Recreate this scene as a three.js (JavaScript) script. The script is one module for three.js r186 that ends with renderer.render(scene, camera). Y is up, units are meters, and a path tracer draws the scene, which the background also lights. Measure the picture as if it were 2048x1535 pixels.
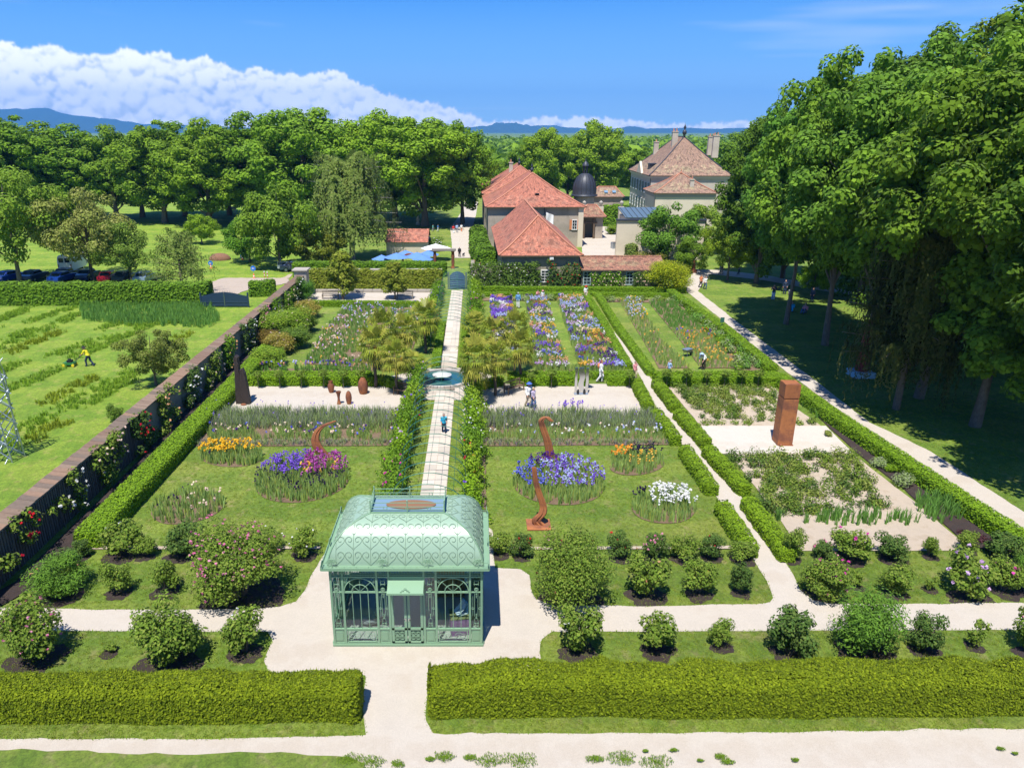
import * as THREE from 'three';
import { mergeGeometries, toCreasedNormals } from 'three/addons/utils/BufferGeometryUtils.js';
import { MarchingCubes } from 'three/addons/objects/MarchingCubes.js';

// ---------------------------------------------------------------- camera, sky, sun, exposure
const scene = new THREE.Scene();
const F = 1460, CX = 952, CY = 767.5, EYE = 19.5, HORIZON = 262, PITCH = Math.atan((CY - HORIZON) / F);
const camera = new THREE.PerspectiveCamera(2 * Math.atan(CY / F) * 180 / Math.PI, 2048 / 1535, 0.5, 40000);
camera.position.set(0, EYE, 0);
camera.rotation.x = -PITCH;
camera.setViewOffset(2048, 1535, 1024 - CX, 0, 2048, 1535);
const renderer = new THREE.WebGLRenderer();
renderer.toneMapping = THREE.LinearToneMapping;
renderer.toneMappingExposure = 1.75;
renderer.shadowMap.enabled = true;
const sun = new THREE.DirectionalLight(new THREE.Color(1, 0.955, 0.88), 4.5);
sun.position.set(-20, 150, 62 - 60);
sun.target.position.set(0, 0, -60);
sun.castShadow = true;
sun.shadow.mapSize.set(4096, 4096);
Object.assign(sun.shadow.camera, { left: -110, right: 110, top: 130, bottom: -130, near: 1, far: 500 });
scene.add(sun, sun.target);
scene.fog = new THREE.FogExp2(new THREE.Color(0.10, 0.43, 1.0), 0.0001);

// ---------------------------------------------------------------- helpers
function rngOf(seed) { let a = seed >>> 0; return () => { a = (a + 0x6D2B79F5) >>> 0; let t = a; t = Math.imul(t ^ (t >>> 15), t | 1); t ^= t + Math.imul(t ^ (t >>> 7), t | 61); return ((t ^ (t >>> 14)) >>> 0) / 4294967296; }; }
let rnd = rngOf(7);
const rr = (a, b) => a + (b - a) * rnd();
const lerp = (a, b, t) => a + (b - a) * t;
const clamp = (x, a, b) => Math.max(a, Math.min(b, x));
const sstep = (a, b, x) => { const t = clamp((x - a) / (b - a), 0, 1); return t * t * (3 - 2 * t); };
const pick = (a) => a[Math.floor(rnd() * a.length) % a.length];
function hash2(x, y) { let h = Math.imul(x | 0, 374761393) + Math.imul(y | 0, 668265263); h = Math.imul(h ^ (h >>> 13), 1274126177); return ((h ^ (h >>> 16)) >>> 0) / 4294967296; }
function vnoise(x, y) { const xi = Math.floor(x), yi = Math.floor(y); let u = x - xi, v = y - yi; u = u * u * (3 - 2 * u); v = v * v * (3 - 2 * v); return lerp(lerp(hash2(xi, yi), hash2(xi + 1, yi), u), lerp(hash2(xi, yi + 1), hash2(xi + 1, yi + 1), u), v); }
function fbm(x, y, o = 4) { let s = 0, a = 0.5, t = 0; for (let i = 0; i < o; i++) { s += a * vnoise(x + i * 17.3, y - i * 9.1); t += a; x *= 2.03; y *= 2.03; a *= 0.5; } return s / t; }
// noise that wraps with period p (for textures)
function wnoise(x, y, p) { const xi = Math.floor(x), yi = Math.floor(y); let u = x - xi, v = y - yi; u = u * u * (3 - 2 * u); v = v * v * (3 - 2 * v); const m = (a) => ((a % p) + p) % p; return lerp(lerp(hash2(m(xi), m(yi)), hash2(m(xi + 1), m(yi)), u), lerp(hash2(m(xi), m(yi + 1)), hash2(m(xi + 1), m(yi + 1)), u), v); }
function wfbm(u, v, p, o) { let s = 0, a = 0.5, t = 0; for (let i = 0; i < o; i++) { s += a * wnoise(u * p, v * p, p); t += a; p *= 2; a *= 0.6; } return s / t; }

// ground surveying: a point of the level garden at height y, read off the photograph as a surveyor would from the drone's pose
const cP = Math.cos(PITCH), sP = Math.sin(PITCH);
function at(px, py, y = 0) { const dx = (px - CX) / F, dy = (CY - py) / F, wy = dy * cP - sP, wz = -(cP + dy * sP), t = (EYE - y) / -wy; return new THREE.Vector3(dx * t, y, wz * t); }
function heightAt(py, z) { const dy = (CY - py) / F, wy = dy * cP - sP, wz = -(cP + dy * sP); return EYE + wy * (z / wz); }
function xAt(px, z, y = 0) { return (px - CX) / F * (-z * cP + (EYE - y) * sP); }
function stand(px, base, top) { const p = at(px, base); return { x: p.x, z: p.z, h: top === undefined ? 0 : heightAt(top, p.z) }; }

// scene bookkeeping
const taken = {};
function numbered(n) { if (!(n in taken)) { taken[n] = 0; return n; } taken[n]++; return n + '_' + String(taken[n]).padStart(3, '0'); }
function tag(o, label, category, group, kind) { o.userData.label = label; if (category) o.userData.category = category; if (group) o.userData.group = group; if (kind) o.userData.kind = kind; return o; }
function thing(name, label, category, x = 0, y = 0, z = 0, ry = 0, group) { const g = new THREE.Group(); g.name = numbered(name); g.position.set(x, y, z); g.rotation.y = ry; scene.add(g); return tag(g, label, category, group); }
function part(name, geo, m, parent) { const o = new THREE.Mesh(Array.isArray(geo) ? mergeG(geo) : geo, m); o.name = name; o.castShadow = o.receiveShadow = true; parent.add(o); return o; }
function top(name, geo, m, label, category, kind, group) { const o = part(numbered(name), geo, m, scene); return tag(o, label, category, group, kind); }
function mergeG(list) { if (list.length === 1) return list[0]; return mergeGeometries(list.map((g) => { let q = g.index ? g.toNonIndexed() : g; q = q === g ? g.clone() : q; if (!q.attributes.uv) q.setAttribute('uv', new THREE.Float32BufferAttribute(new Float32Array(q.attributes.position.count * 2), 2)); if (!q.attributes.normal) q.computeVertexNormals(); for (const k of Object.keys(q.attributes)) if (!['position', 'normal', 'uv'].includes(k)) q.deleteAttribute(k); return q; })); }
function bx(w, h, d, x = 0, y = 0, z = 0, ry = 0, rz = 0, rx = 0) { const g = new THREE.BoxGeometry(w, h, d); if (rz) g.rotateZ(rz); if (rx) g.rotateX(rx); if (ry) g.rotateY(ry); g.translate(x, y, z); return g; }
const V = (x, y, z) => new THREE.Vector3(x, y, z);
function bar(a, b, r, sides = 6) { const d = b.clone().sub(a), l = d.length(), g = new THREE.CylinderGeometry(r, r, l, sides, 1); g.applyQuaternion(new THREE.Quaternion().setFromUnitVectors(V(0, 1, 0), d.normalize())); g.translate((a.x + b.x) / 2, (a.y + b.y) / 2, (a.z + b.z) / 2); return g; }
function ring(r, t, x, y, z, seg = 18, arc = Math.PI * 2) { const g = new THREE.TorusGeometry(r, t, 5, seg, arc); g.translate(x, y, z); return g; }
function lathe(pts, seg = 16) { return new THREE.LatheGeometry(pts.map((p) => new THREE.Vector2(p[0], p[1])), seg); }
// a tube along points with a radius for each
function limb(pts, radii, sides = 7, closed = true) {
  const pos = [], uv = [], idx = [], n = pts.length; let ref = V(0.31, 0.2, 0.93), len = 0;
  for (let i = 0; i < n; i++) {
    const t = pts[Math.min(n - 1, i + 1)].clone().sub(pts[Math.max(0, i - 1)]).normalize();
    const u = ref.clone().addScaledVector(t, -ref.dot(t)).normalize(), w = t.clone().cross(u); ref = u;
    if (i) len += pts[i].distanceTo(pts[i - 1]);
    for (let k = 0; k <= sides; k++) { const a = k / sides * Math.PI * 2, c = Math.cos(a) * radii[i], s = Math.sin(a) * radii[i]; pos.push(pts[i].x + u.x * c + w.x * s, pts[i].y + u.y * c + w.y * s, pts[i].z + u.z * c + w.z * s); uv.push(k / sides, len); }
  }
  for (let i = 0; i < n - 1; i++) for (let k = 0; k < sides; k++) { const a = i * (sides + 1) + k, b = a + sides + 1; idx.push(a, a + 1, b, b, a + 1, b + 1); }
  if (closed) { const e = pos.length / 3; pos.push(pts[n - 1].x, pts[n - 1].y, pts[n - 1].z); uv.push(0, len); const o = (n - 1) * (sides + 1); for (let k = 0; k < sides; k++) idx.push(o + k, o + k + 1, e); }
  const g = new THREE.BufferGeometry(); g.setAttribute('position', new THREE.Float32BufferAttribute(pos, 3)); g.setAttribute('uv', new THREE.Float32BufferAttribute(uv, 2)); g.setIndex(idx); g.computeVertexNormals(); return g;
}
// grid surface f(u,v) -> Vector3
function surf(f, nu, nv, uvs = [1, 1]) {
  const pos = [], uv = [], idx = [];
  for (let i = 0; i <= nu; i++) for (let j = 0; j <= nv; j++) { const p = f(i / nu, j / nv); pos.push(p.x, p.y, p.z); uv.push(i / nu * uvs[0], j / nv * uvs[1]); }
  for (let i = 0; i < nu; i++) for (let j = 0; j < nv; j++) { const a = i * (nv + 1) + j, b = a + nv + 1; idx.push(a, b, a + 1, b, b + 1, a + 1); }
  const g = new THREE.BufferGeometry(); g.setAttribute('position', new THREE.Float32BufferAttribute(pos, 3)); g.setAttribute('uv', new THREE.Float32BufferAttribute(uv, 2)); g.setIndex(idx); g.computeVertexNormals(); return g;
}
// flat-shaded leaf soup with a colour for each leaf
class Leaves {
  constructor(cap = 2000) { this.p = new Float32Array(cap * 12); this.c = new Float32Array(cap * 12); this.i = []; this.n = 0; }
  grow(k) { if ((this.n + k) * 3 > this.p.length) { const f = (a) => { const b = new Float32Array(a.length * 2 + 96); b.set(a); return b; }; this.p = f(this.p); this.c = f(this.c); } }
  v(x, y, z, r, g, b) { const o = this.n * 3; this.p[o] = x; this.p[o + 1] = y; this.p[o + 2] = z; this.c[o] = r; this.c[o + 1] = g; this.c[o + 2] = b; return this.n++; }
  // leaf: diamond about (x,y,z) whose face looks along n, size s, slenderness k
  leaf(x, y, z, nx, ny, nz, s, k, col) {
    this.grow(4);
    let l = Math.hypot(nx, ny, nz) || 1; nx /= l; ny /= l; nz /= l;
    let ax = rnd() - 0.5, ay = rnd() - 0.5, az = rnd() - 0.5; const d = ax * nx + ay * ny + az * nz; ax -= d * nx; ay -= d * ny; az -= d * nz; l = Math.hypot(ax, ay, az) || 1; ax *= s / l; ay *= s / l; az *= s / l;
    const bx_ = (ny * az - nz * ay) * k, by = (nz * ax - nx * az) * k, bz = (nx * ay - ny * ax) * k, q = 0.85 + 0.3 * rnd(), r = col[0] * q, g = col[1] * q, b = col[2] * q;
    const n = this.v(x - ax, y - ay, z - az, r, g, b); this.v(x + bx_, y + by, z + bz, r, g, b); this.v(x + ax, y + ay, z + az, r, g, b); this.v(x - bx_, y - by, z - bz, r, g, b);
    this.i.push(n, n + 1, n + 2, n, n + 2, n + 3);
  }
  // upright blade leaning by (lx, lz), bent once
  blade(x, y, z, h, w, lx, lz, col, bend = 0.3) {
    this.grow(5); const a = rnd() * Math.PI, cx = Math.cos(a) * w / 2, cz = Math.sin(a) * w / 2, q = 0.85 + 0.3 * rnd(), r = col[0] * q, g = col[1] * q, b = col[2] * q;
    const n = this.v(x - cx, y, z - cz, r, g, b); this.v(x + cx, y, z + cz, r, g, b); const mx = x + lx * (1 - bend) * 0.6, mz = z + lz * (1 - bend) * 0.6;
    this.v(mx - cx * 0.8, y + h * 0.62, mz - cz * 0.8, r, g, b); this.v(mx + cx * 0.8, y + h * 0.62, mz + cz * 0.8, r, g, b); this.v(x + lx, y + h * (1 - bend * 0.25), z + lz, r, g, b);
    this.i.push(n, n + 1, n + 3, n, n + 3, n + 2, n + 2, n + 3, n + 4);
  }
  geo() { const g = new THREE.BufferGeometry(); g.setAttribute('position', new THREE.BufferAttribute(this.p.slice(0, this.n * 3), 3)); g.setAttribute('color', new THREE.BufferAttribute(this.c.slice(0, this.n * 3), 3)); g.setIndex(this.i); return g; }
}

// ---------------------------------------------------------------- sky: air and a bank of cumulus, computed once
{
  const W = 4096, Hh = 2048, data = new Float32Array(W * Hh * 4), D = Math.PI / 180;
  const air = (e) => { // colour by elevation in degrees
    const s = [[-90, .24, .27, .30], [0, .34, .54, .72], [2, .28, .48, .71], [5, .15, .35, .67], [9, .055, .225, .60], [16, .036, .155, .51], [35, .03, .11, .38], [90, .022, .07, .26]];
    for (let i = 1; i < s.length; i++) if (e <= s[i][0]) { const t = (e - s[i - 1][0]) / (s[i][0] - s[i - 1][0]); return [1, 2, 3].map((k) => lerp(s[i - 1][k], s[i][k], t)); } return [s[7][1], s[7][2], s[7][3]];
  };
  const rows0 = Math.floor((0 - 2 + 90) / 180 * Hh), rows1 = Math.floor((13 + 90) / 180 * Hh), NR = rows1 - rows0;
  const zb = new Float32Array(W * NR).fill(-9), sh = new Float32Array(W * NR), den = new Float32Array(W * NR);
  // how high the bank reaches at a bearing (degrees from the view axis)
  const key = [[-45, 4.6], [-33, 5.0], [-22, 4.9], [-17, 4.3], [-10, 4.1], [-7, 2.9], [-4, 2.2], [-1, 1.6], [1, 0.8], [4, 1.05], [9, 1.2], [14, .75], [22, .9], [32, 1.6], [45, 2.4]];
  const reach = (az) => { if (az < -45 || az > 45) return 1.0 + 4.6 * sstep(.32, .7, fbm(az * .045 + 40, 3.3, 3)); for (let i = 1; i < key.length; i++) if (az <= key[i][0]) return lerp(key[i - 1][1], key[i][1], (az - key[i - 1][0]) / (key[i][0] - key[i - 1][0])); return 2.4; };
  const R = rngOf(91);
  const puff = (az, el, r, depth) => {
    const c0 = ((az - 90) / 360 + 0.5) * W, rpx = r / 360 * W, y0 = (el + 90) / 180 * Hh - rows0;
    for (let y = Math.max(0, Math.floor(y0 - rpx)); y <= Math.min(NR - 1, Math.ceil(y0 + rpx)); y++) for (let xx = Math.floor(c0 - rpx); xx <= Math.ceil(c0 + rpx); xx++) {
      const dx = (xx - c0) / rpx, dy = (y - y0) / rpx, q = 1 - dx * dx - dy * dy; if (q <= 0) continue;
      const o = y * W + ((xx % W) + W) % W, z = Math.sqrt(q), zz = depth + z * r;
      den[o] = Math.max(den[o], Math.min(1, q * 3.2));
      if (zz > zb[o]) { zb[o] = zz; sh[o] = 0.30 + 0.55 * dy + 0.42 * z - 0.12 * dx; }
    }
  };
  for (let az = -180; az < 180; az += 0.055) {
    const t = reach(az) * (0.86 + 0.28 * fbm(az * 0.6, 8.8, 3));
    for (let k = 0; k < 2; k++) { const f = Math.pow(R(), 0.7), el = t * f - 0.4, r = (0.32 + 0.80 * R() * R()) * (0.35 + 0.65 * Math.min(1, t / 3)) * (1.12 - 0.45 * f); puff(az + R() * .3, el - r * 0.6, r, R() * 0.5 - el * 0.06); }
    if (R() < 0.8) { const r = 0.07 + 0.16 * R(); puff(az, t - 0.35 - r + (R() - .5) * .25, r, 0.2 + R() * .3); }
  }
  for (let pass = 0; pass < 2; pass++) for (const f of [sh, den]) { const c = f.slice(); for (let y = 1; y < NR - 1; y++) for (let x = 0; x < W; x++) { const o = y * W + x, l = x ? o - 1 : o + W - 1, r = x < W - 1 ? o + 1 : o - W + 1; f[o] = (c[o] * 2 + c[l] + c[r] + c[o - W] + c[o + W]) / 6; } }
  for (let y = 0; y < Hh; y++) {
    const e = (y + 0.5) / Hh * 180 - 90, a = air(e), inRows = y >= rows0 && y < rows1;
    for (let x = 0; x < W; x++) {
      let r = a[0], g = a[1], b = a[2]; const az = (x / W - 0.5) * 360 + 90, o4 = (y * W + x) * 4;
      if (e > 1.5 && e < 60) { const st = Math.max(0, fbm(az * 0.075 + 3 + e * .05, e * 0.9 + az * .02, 4) - 0.60) * 0.6 * Math.min(1, (60 - e) / 30); r += st * (1 - r); g += st * (1 - g) * .9; b += st * (1 - b) * .7; }
      if (inRows) {
        const wx = (fbm(az * 2.2, e * 2.2, 3) - .5) * 6 + (fbm(az * 7, e * 7 + 5, 2) - .5) * 2, wy = (fbm(az * 2.2 + 31, e * 2.2, 3) - .5) * 6 + (fbm(az * 7 + 9, e * 7, 2) - .5) * 2;
        const sx = ((Math.round(x + wx) % W) + W) % W, sy = clamp(Math.round(y - rows0 + wy), 0, NR - 1), o = sy * W + sx, d = den[o];
        if (d > 0) {
          const s = clamp(clamp(sh[o], .3, 1.1) * 0.72 + 0.34 * fbm(az * .7 + 7, e * 1.3, 4) + 0.14 * sstep(.1, 1, e / reach(az)) + 0.10 * (fbm(az * 5, e * 5, 3) - .5), 0, 1), l = sstep(0.34, 0.84, s), k = sstep(0.02, 0.45, d) * sstep(-1.4, 0.1, e);
          const cr = lerp(0.47, 0.97, l), cg = lerp(0.54, 0.96, l), cb = lerp(0.65, 0.95, l); r = lerp(r, cr, k); g = lerp(g, cg, k); b = lerp(b, cb, k);
        }
      }
      data[o4] = r; data[o4 + 1] = g; data[o4 + 2] = b; data[o4 + 3] = 1;
    }
  }
  const t = new THREE.DataTexture(data, W, Hh, THREE.RGBAFormat, THREE.FloatType); t.mapping = THREE.EquirectangularReflectionMapping; t.magFilter = THREE.LinearFilter; t.needsUpdate = true;
  scene.background = t; scene.environment = t;
}

// ---------------------------------------------------------------- materials
function tex(size, fn, srgb = true, rep = 1) { const d = new Uint8Array(size * size * 4); for (let y = 0; y < size; y++) for (let x = 0; x < size; x++) { const c = fn(x / size, y / size, x, y), o = (y * size + x) * 4; for (let k = 0; k < 3; k++) d[o + k] = clamp(srgb ? toS(c[k]) * 255 : c[k] * 255, 0, 255); d[o + 3] = 255; } const t = new THREE.DataTexture(d, size, size); t.wrapS = t.wrapT = THREE.RepeatWrapping; t.magFilter = THREE.LinearFilter; t.minFilter = THREE.LinearMipmapLinearFilter; if (srgb) t.colorSpace = THREE.SRGBColorSpace; t.repeat.set(rep, rep); t.needsUpdate = true; return t; }
const toS = (l) => l <= 0.0031308 ? l * 12.92 : 1.055 * Math.pow(l, 1 / 2.4) - 0.055;
const mul = (c, k) => [c[0] * k, c[1] * k, c[2] * k], mix3 = (a, b, t) => [lerp(a[0], b[0], t), lerp(a[1], b[1], t), lerp(a[2], b[2], t)];
const grey = (fn, size = 256) => tex(size, (u, v, x, y) => { const k = fn(u, v, x, y); return [k, k, k]; }, false);
function mat(c, roughness = 0.8, metalness = 0, o = {}) { const m = new THREE.MeshStandardMaterial({ roughness, metalness, side: THREE.DoubleSide, ...o }); if (c) m.color.setRGB(...c); return m; }
const H1 = (x, y) => hash2(x * 7 + 3, y * 13 + 1);
const T = {};
T.grass = tex(1024, (u, v, x, y) => { const f = H1(x, y), m = wnoise(u * 256, v * 256, 256), q = wnoise(u * 48 + .3, v * 48, 48), q2 = wnoise(u * 110, v * 110 + .4, 110), c = wfbm(u, v, 5, 6); const k = 0.38 + 0.2 * f + 0.38 * m + 0.42 * q2 + 0.32 * q; let col = mix3([.105, .178, .014], [.170, .228, .028], sstep(.3, .7, c)); col = mix3(col, [.225, .22, .07], sstep(.56, .8, wfbm(u + .37, v + .11, 14, 5)) * .7); return mul(col, k); });
T.gravel = tex(1024, (u, v, x, y) => { const f = H1(x, y), m = wnoise(u * 300, v * 300, 300), c = wfbm(u, v, 5, 5), k = 0.80 + 0.20 * f + 0.16 * (m - .5) + 0.16 * (c - .5); let col = mix3([.53, .475, .40], [.47, .41, .335], sstep(.4, .75, c)); if (hash2(x * 3 + 11, y * 5 + 2) > .985) col = mul(col, .55); return mul(col, k); });
T.gravelB = grey((u, v, x, y) => 0.5 * H1(x, y) + 0.5 * wnoise(u * 128, v * 128, 128), 512);
T.sand = tex(512, (u, v, x, y) => { const f = H1(x + 5, y), c = wfbm(u, v, 6, 5), k = .82 + .22 * f + .22 * (c - .5); return mul(mix3([.56, .465, .36], [.47, .38, .28], sstep(.45, .75, c)), k); });
T.soil = tex(512, (u, v, x, y) => { const f = H1(x, y + 9), c = wfbm(u, v, 8, 5), k = .7 + .5 * f; return mul(mix3([.30, .205, .125], [.20, .13, .08], c), k); });
T.mulch = tex(512, (u, v, x, y) => { const f = wnoise(u * 128, v * 256, 128), c = wfbm(u, v, 8, 4), k = .55 + .9 * f; return mul(mix3([.055, .038, .034], [.085, .055, .045], c), k); });
T.roof = (a, b, c, moss) => tex(1024, (u, v, x, y) => { // plain clay tiles, 64 courses of 64: too small here to tell apart
  const row = Math.floor(v * 64), s = row % 2 ? .5 : 0, cu = u * 64 + s, col = Math.floor(cu) % 64, fu = cu % 1, fv = (v * 64) % 1, h = hash2(col + 5, row + 77), h2 = hash2(col + 91, row + 13); let q = h < .62 ? a : h < .86 ? b : c; q = mix3(q, moss, sstep(.52, .75, wfbm(u, v, 5, 5)) * .7 * (h2 > .35 ? 1 : .3)); { const b1 = hash2(Math.floor(u * 21.3), Math.floor(v * 21.3) + 9); q = mul(q, b1 > .84 ? .62 : b1 < .1 ? 1.25 : .92 + .16 * hash2(Math.floor(u * 32), Math.floor(v * 32))); } const gap = fv < .12 ? .6 : fu < .08 ? .75 : 1; return mul(q, (.78 + .4 * h2) * gap); });
T.stucco = (c, d) => tex(512, (u, v, x, y) => { const n = wfbm(u, v, 4, 6), st = wfbm(u * 1, v * .25, 12, 4); return mul(mix3(c, d, clamp(sstep(.45, .7, n) * .7 + sstep(.55, .8, st) * .4, 0, 1)), .92 + .16 * H1(x, y)); });
T.rust = tex(512, (u, v, x, y) => { const n = wfbm(u, v, 4, 6), st = wfbm(u, v * .3, 10, 4); return mul(mix3([.30, .105, .035], [.16, .055, .028], sstep(.4, .68, n)), .75 + .3 * st + .18 * H1(x, y)); });
T.bark = tex(256, (u, v, x, y) => { const n = wfbm(u, v * .2, 24, 4); return mul(mix3([.10, .078, .056], [.20, .17, .13], n), .8 + .4 * H1(x, y)); });
T.wood = tex(256, (u, v, x, y) => { const n = wfbm(u, v * .15, 30, 4); return mul(mix3([.10, .062, .035], [.17, .12, .075], n), .85 + .3 * H1(x, y)); });
T.stone = tex(512, (u, v, x, y) => { const n = wfbm(u, v, 6, 6); return mul(mix3([.44, .40, .34], [.30, .27, .23], n), .85 + .25 * H1(x, y)); });
const metres = (t, m) => { const c = t.clone(); c.repeat.set(1 / m, 1 / m); c.needsUpdate = true; return c; };
function leafy(r, g, b, rough = .92) { return new THREE.MeshPhysicalMaterial({ color: new THREE.Color().setRGB(r * 1.42, g * 1.40, b * .95), vertexColors: true, roughness: rough, specularIntensity: .22, transmission: .36, thickness: 0, side: THREE.DoubleSide }); }
const M = {
  leaf: leafy(1, 1, 1),
  gloss: leafy(1, 1, 1, .75),
  petal: new THREE.MeshPhysicalMaterial({ vertexColors: true, roughness: .9, specularIntensity: .2, transmission: .3, thickness: 0, side: THREE.DoubleSide }),
  grass: mat(null, 0.95, 0, { map: metres(T.grass, 7), vertexColors: true, bumpMap: metres(T.gravelB, 1.1), bumpScale: 0.03 }),
  gravel: mat(null, 0.95, 0, { map: metres(T.gravel, 5), bumpMap: metres(T.gravelB, 1.3), bumpScale: 0.012 }),
  sand: mat(null, 0.97, 0, { map: metres(T.sand, 3), bumpMap: metres(T.gravelB, 1.3), bumpScale: 0.03 }),
  soil: mat(null, 0.97, 0, { map: metres(T.soil, 2), bumpMap: metres(T.gravelB, 0.9), bumpScale: 0.05 }),
  mulch: mat(null, 0.97, 0, { map: metres(T.mulch, 2), bumpMap: metres(T.gravelB, 0.9), bumpScale: 0.06 }),
  bark: mat(null, 0.95, 0, { map: T.bark }),
  wood: mat(null, 0.85, 0, { map: T.wood }),
  greyWood: mat([.23, .19, .15], 0.9, 0, { bumpMap: T.gravelB, bumpScale: .01 }),
  rust: mat(null, 0.85, 0.0, { map: metres(T.rust, 2.2) }),
  rustLight: mat([1.25, 1.3, 1.25], 0.8, 0.0, { map: metres(T.rust, 2.2) }),
  stone: mat(null, 0.9, 0, { map: metres(T.stone, 3) }),
  green: mat([.19, .318, .198], 0.36, 0.0),
  greenDark: mat([.012, .11, .075], 0.4, 0.2),
  navy: mat([.020, .045, .085], 0.45, 0.2),
  steel: mat([.62, .64, .66], 0.16, 1.0),
  galv: mat([.42, .47, .52], 0.42, 0.75),
  lead: mat([.045, .05, .062], 0.5, 0.3),
  black: mat([.012, .012, .013], 0.5),
  white: mat([.78, .78, .76], 0.6),
  glass: new THREE.MeshPhysicalMaterial({ transmission: 1, roughness: 0.03, thickness: 0, ior: 1.5, side: THREE.DoubleSide, color: new THREE.Color(.86, .93, .92) }),
  darkGlass: mat([.02, .03, .035], 0.06, 0.0),
};
// ---------------------------------------------------------------- ground, paths, hills
function axisLines(fine0, fine1, step, far0, far1) { const a = []; for (let v = fine0; v <= fine1 + 1e-6; v += step) a.push(v); let s = step, v = fine0; while (v > far0) { s *= 1.5; v -= s; a.unshift(Math.max(v, far0)); } s = step; v = fine1; while (v < far1) { s *= 1.5; v += s; a.push(Math.min(v, far1)); } return a; }
const xs = axisLines(-60, 60, 1.5, -11000, 11000), zs = axisLines(-135, 3, 1.5, -11000, 600);
const lawn = (() => {
  const pos = [], col = [], uv = [], idx = [], nz = zs.length;
  for (const x of xs) for (const z of zs) {
    pos.push(x, 0, z); uv.push(x, z);
    const n = fbm(x * .11, z * .11, 4), m = fbm(x * .5 + 50, z * .5, 3), dry = sstep(.52, .72, fbm(x * .23 + 9, z * .23 + 4, 3));
    let c = mul([1.02, 1.02, 1], .82 + .38 * n + .18 * (m - .5)); c = mix3(c, mul([1.35, 1.08, 1.5], .95), dry * .45);
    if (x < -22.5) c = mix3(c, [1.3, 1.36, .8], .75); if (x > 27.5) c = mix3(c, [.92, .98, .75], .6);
    if (z < -300) c = mix3(c, [.75, .8, .8], .8);
    col.push(...c);
  }
  for (let i = 0; i < xs.length - 1; i++) for (let j = 0; j < nz - 1; j++) { const a = i * nz + j, b = a + nz; idx.push(a, a + 1, b, b, a + 1, b + 1); }
  const g = new THREE.BufferGeometry(); g.setAttribute('position', new THREE.Float32BufferAttribute(pos, 3)); g.setAttribute('color', new THREE.Float32BufferAttribute(col, 3)); g.setAttribute('uv', new THREE.Float32BufferAttribute(uv, 2)); g.setIndex(idx); g.computeVertexNormals();
  return top('lawn', g, M.grass, 'mown green lawn of the garden and the land round it', null, 'structure');
})();
const polys = [], edges = []; // gravel edges near the camera, for the ragged fringe of turf
function rough(pts, jit, seed, fringe) {
  const out = [];
  for (let i = 0; i < pts.length; i++) { const a = pts[i], b = pts[(i + 1) % pts.length], l = Math.hypot(b.x - a.x, b.z - a.z), n = Math.max(1, Math.min(60, Math.round(l / .45))); for (let k = 0; k < n; k++) { const t = k / n, x = lerp(a.x, b.x, t), z = lerp(a.z, b.z, t), d = jit * ((fbm(x * .9 + seed, z * .9, 3) - .5) * 2.2 + (vnoise(x * 6, z * 6) - .5) * .6), nx = -(b.z - a.z) / l, nz = (b.x - a.x) / l; out.push(V(x + nx * d, 0, z + nz * d)); } }
  polys.push(out); if (fringe) for (let i = 0; i < out.length; i++) edges.push([out[i], out[(i + 1) % out.length]]);
  return out;
}
function flat(pts, y) {
  const tri = THREE.ShapeUtils.triangulateShape(pts.map((p) => new THREE.Vector2(p.x, p.z)), []), pos = [], uv = [], nor = [], idx = [];
  for (const p of pts) { pos.push(p.x, y, p.z); uv.push(p.x, p.z); nor.push(0, 1, 0); }
  for (const t of tri) { const [a, b, c] = t.map((i) => pts[i]); (b.x - a.x) * (c.z - a.z) - (b.z - a.z) * (c.x - a.x) > 0 ? idx.push(t[0], t[2], t[1]) : idx.push(t[0], t[1], t[2]); }
  const g = new THREE.BufferGeometry(); g.setAttribute('position', new THREE.Float32BufferAttribute(pos, 3)); g.setAttribute('normal', new THREE.Float32BufferAttribute(nor, 3)); g.setAttribute('uv', new THREE.Float32BufferAttribute(uv, 2)); g.setIndex(idx); return g;
}
let layer = 0.006;
const toW = (px) => px.map((p) => at(p[0], p[1]));
function sheet(name, label, px, m, jit = .07, fringe = true) { layer += 0.004; return top(name, flat(rough(toW(px), jit, layer * 900, fringe), layer), m, label, null, 'structure'); }
sheet('gravel_path', 'wide pale gravel road running along the front of the hedges', [[-500, 1479], [0, 1477], [400, 1478], [728, 1470], [727, 1340], [860, 1330], [852, 1440], [866, 1466], [1300, 1466], [2048, 1457], [2700, 1452], [2900, 1800], [-700, 1800], [-600, 1506]], M.gravel, .1);
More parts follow.
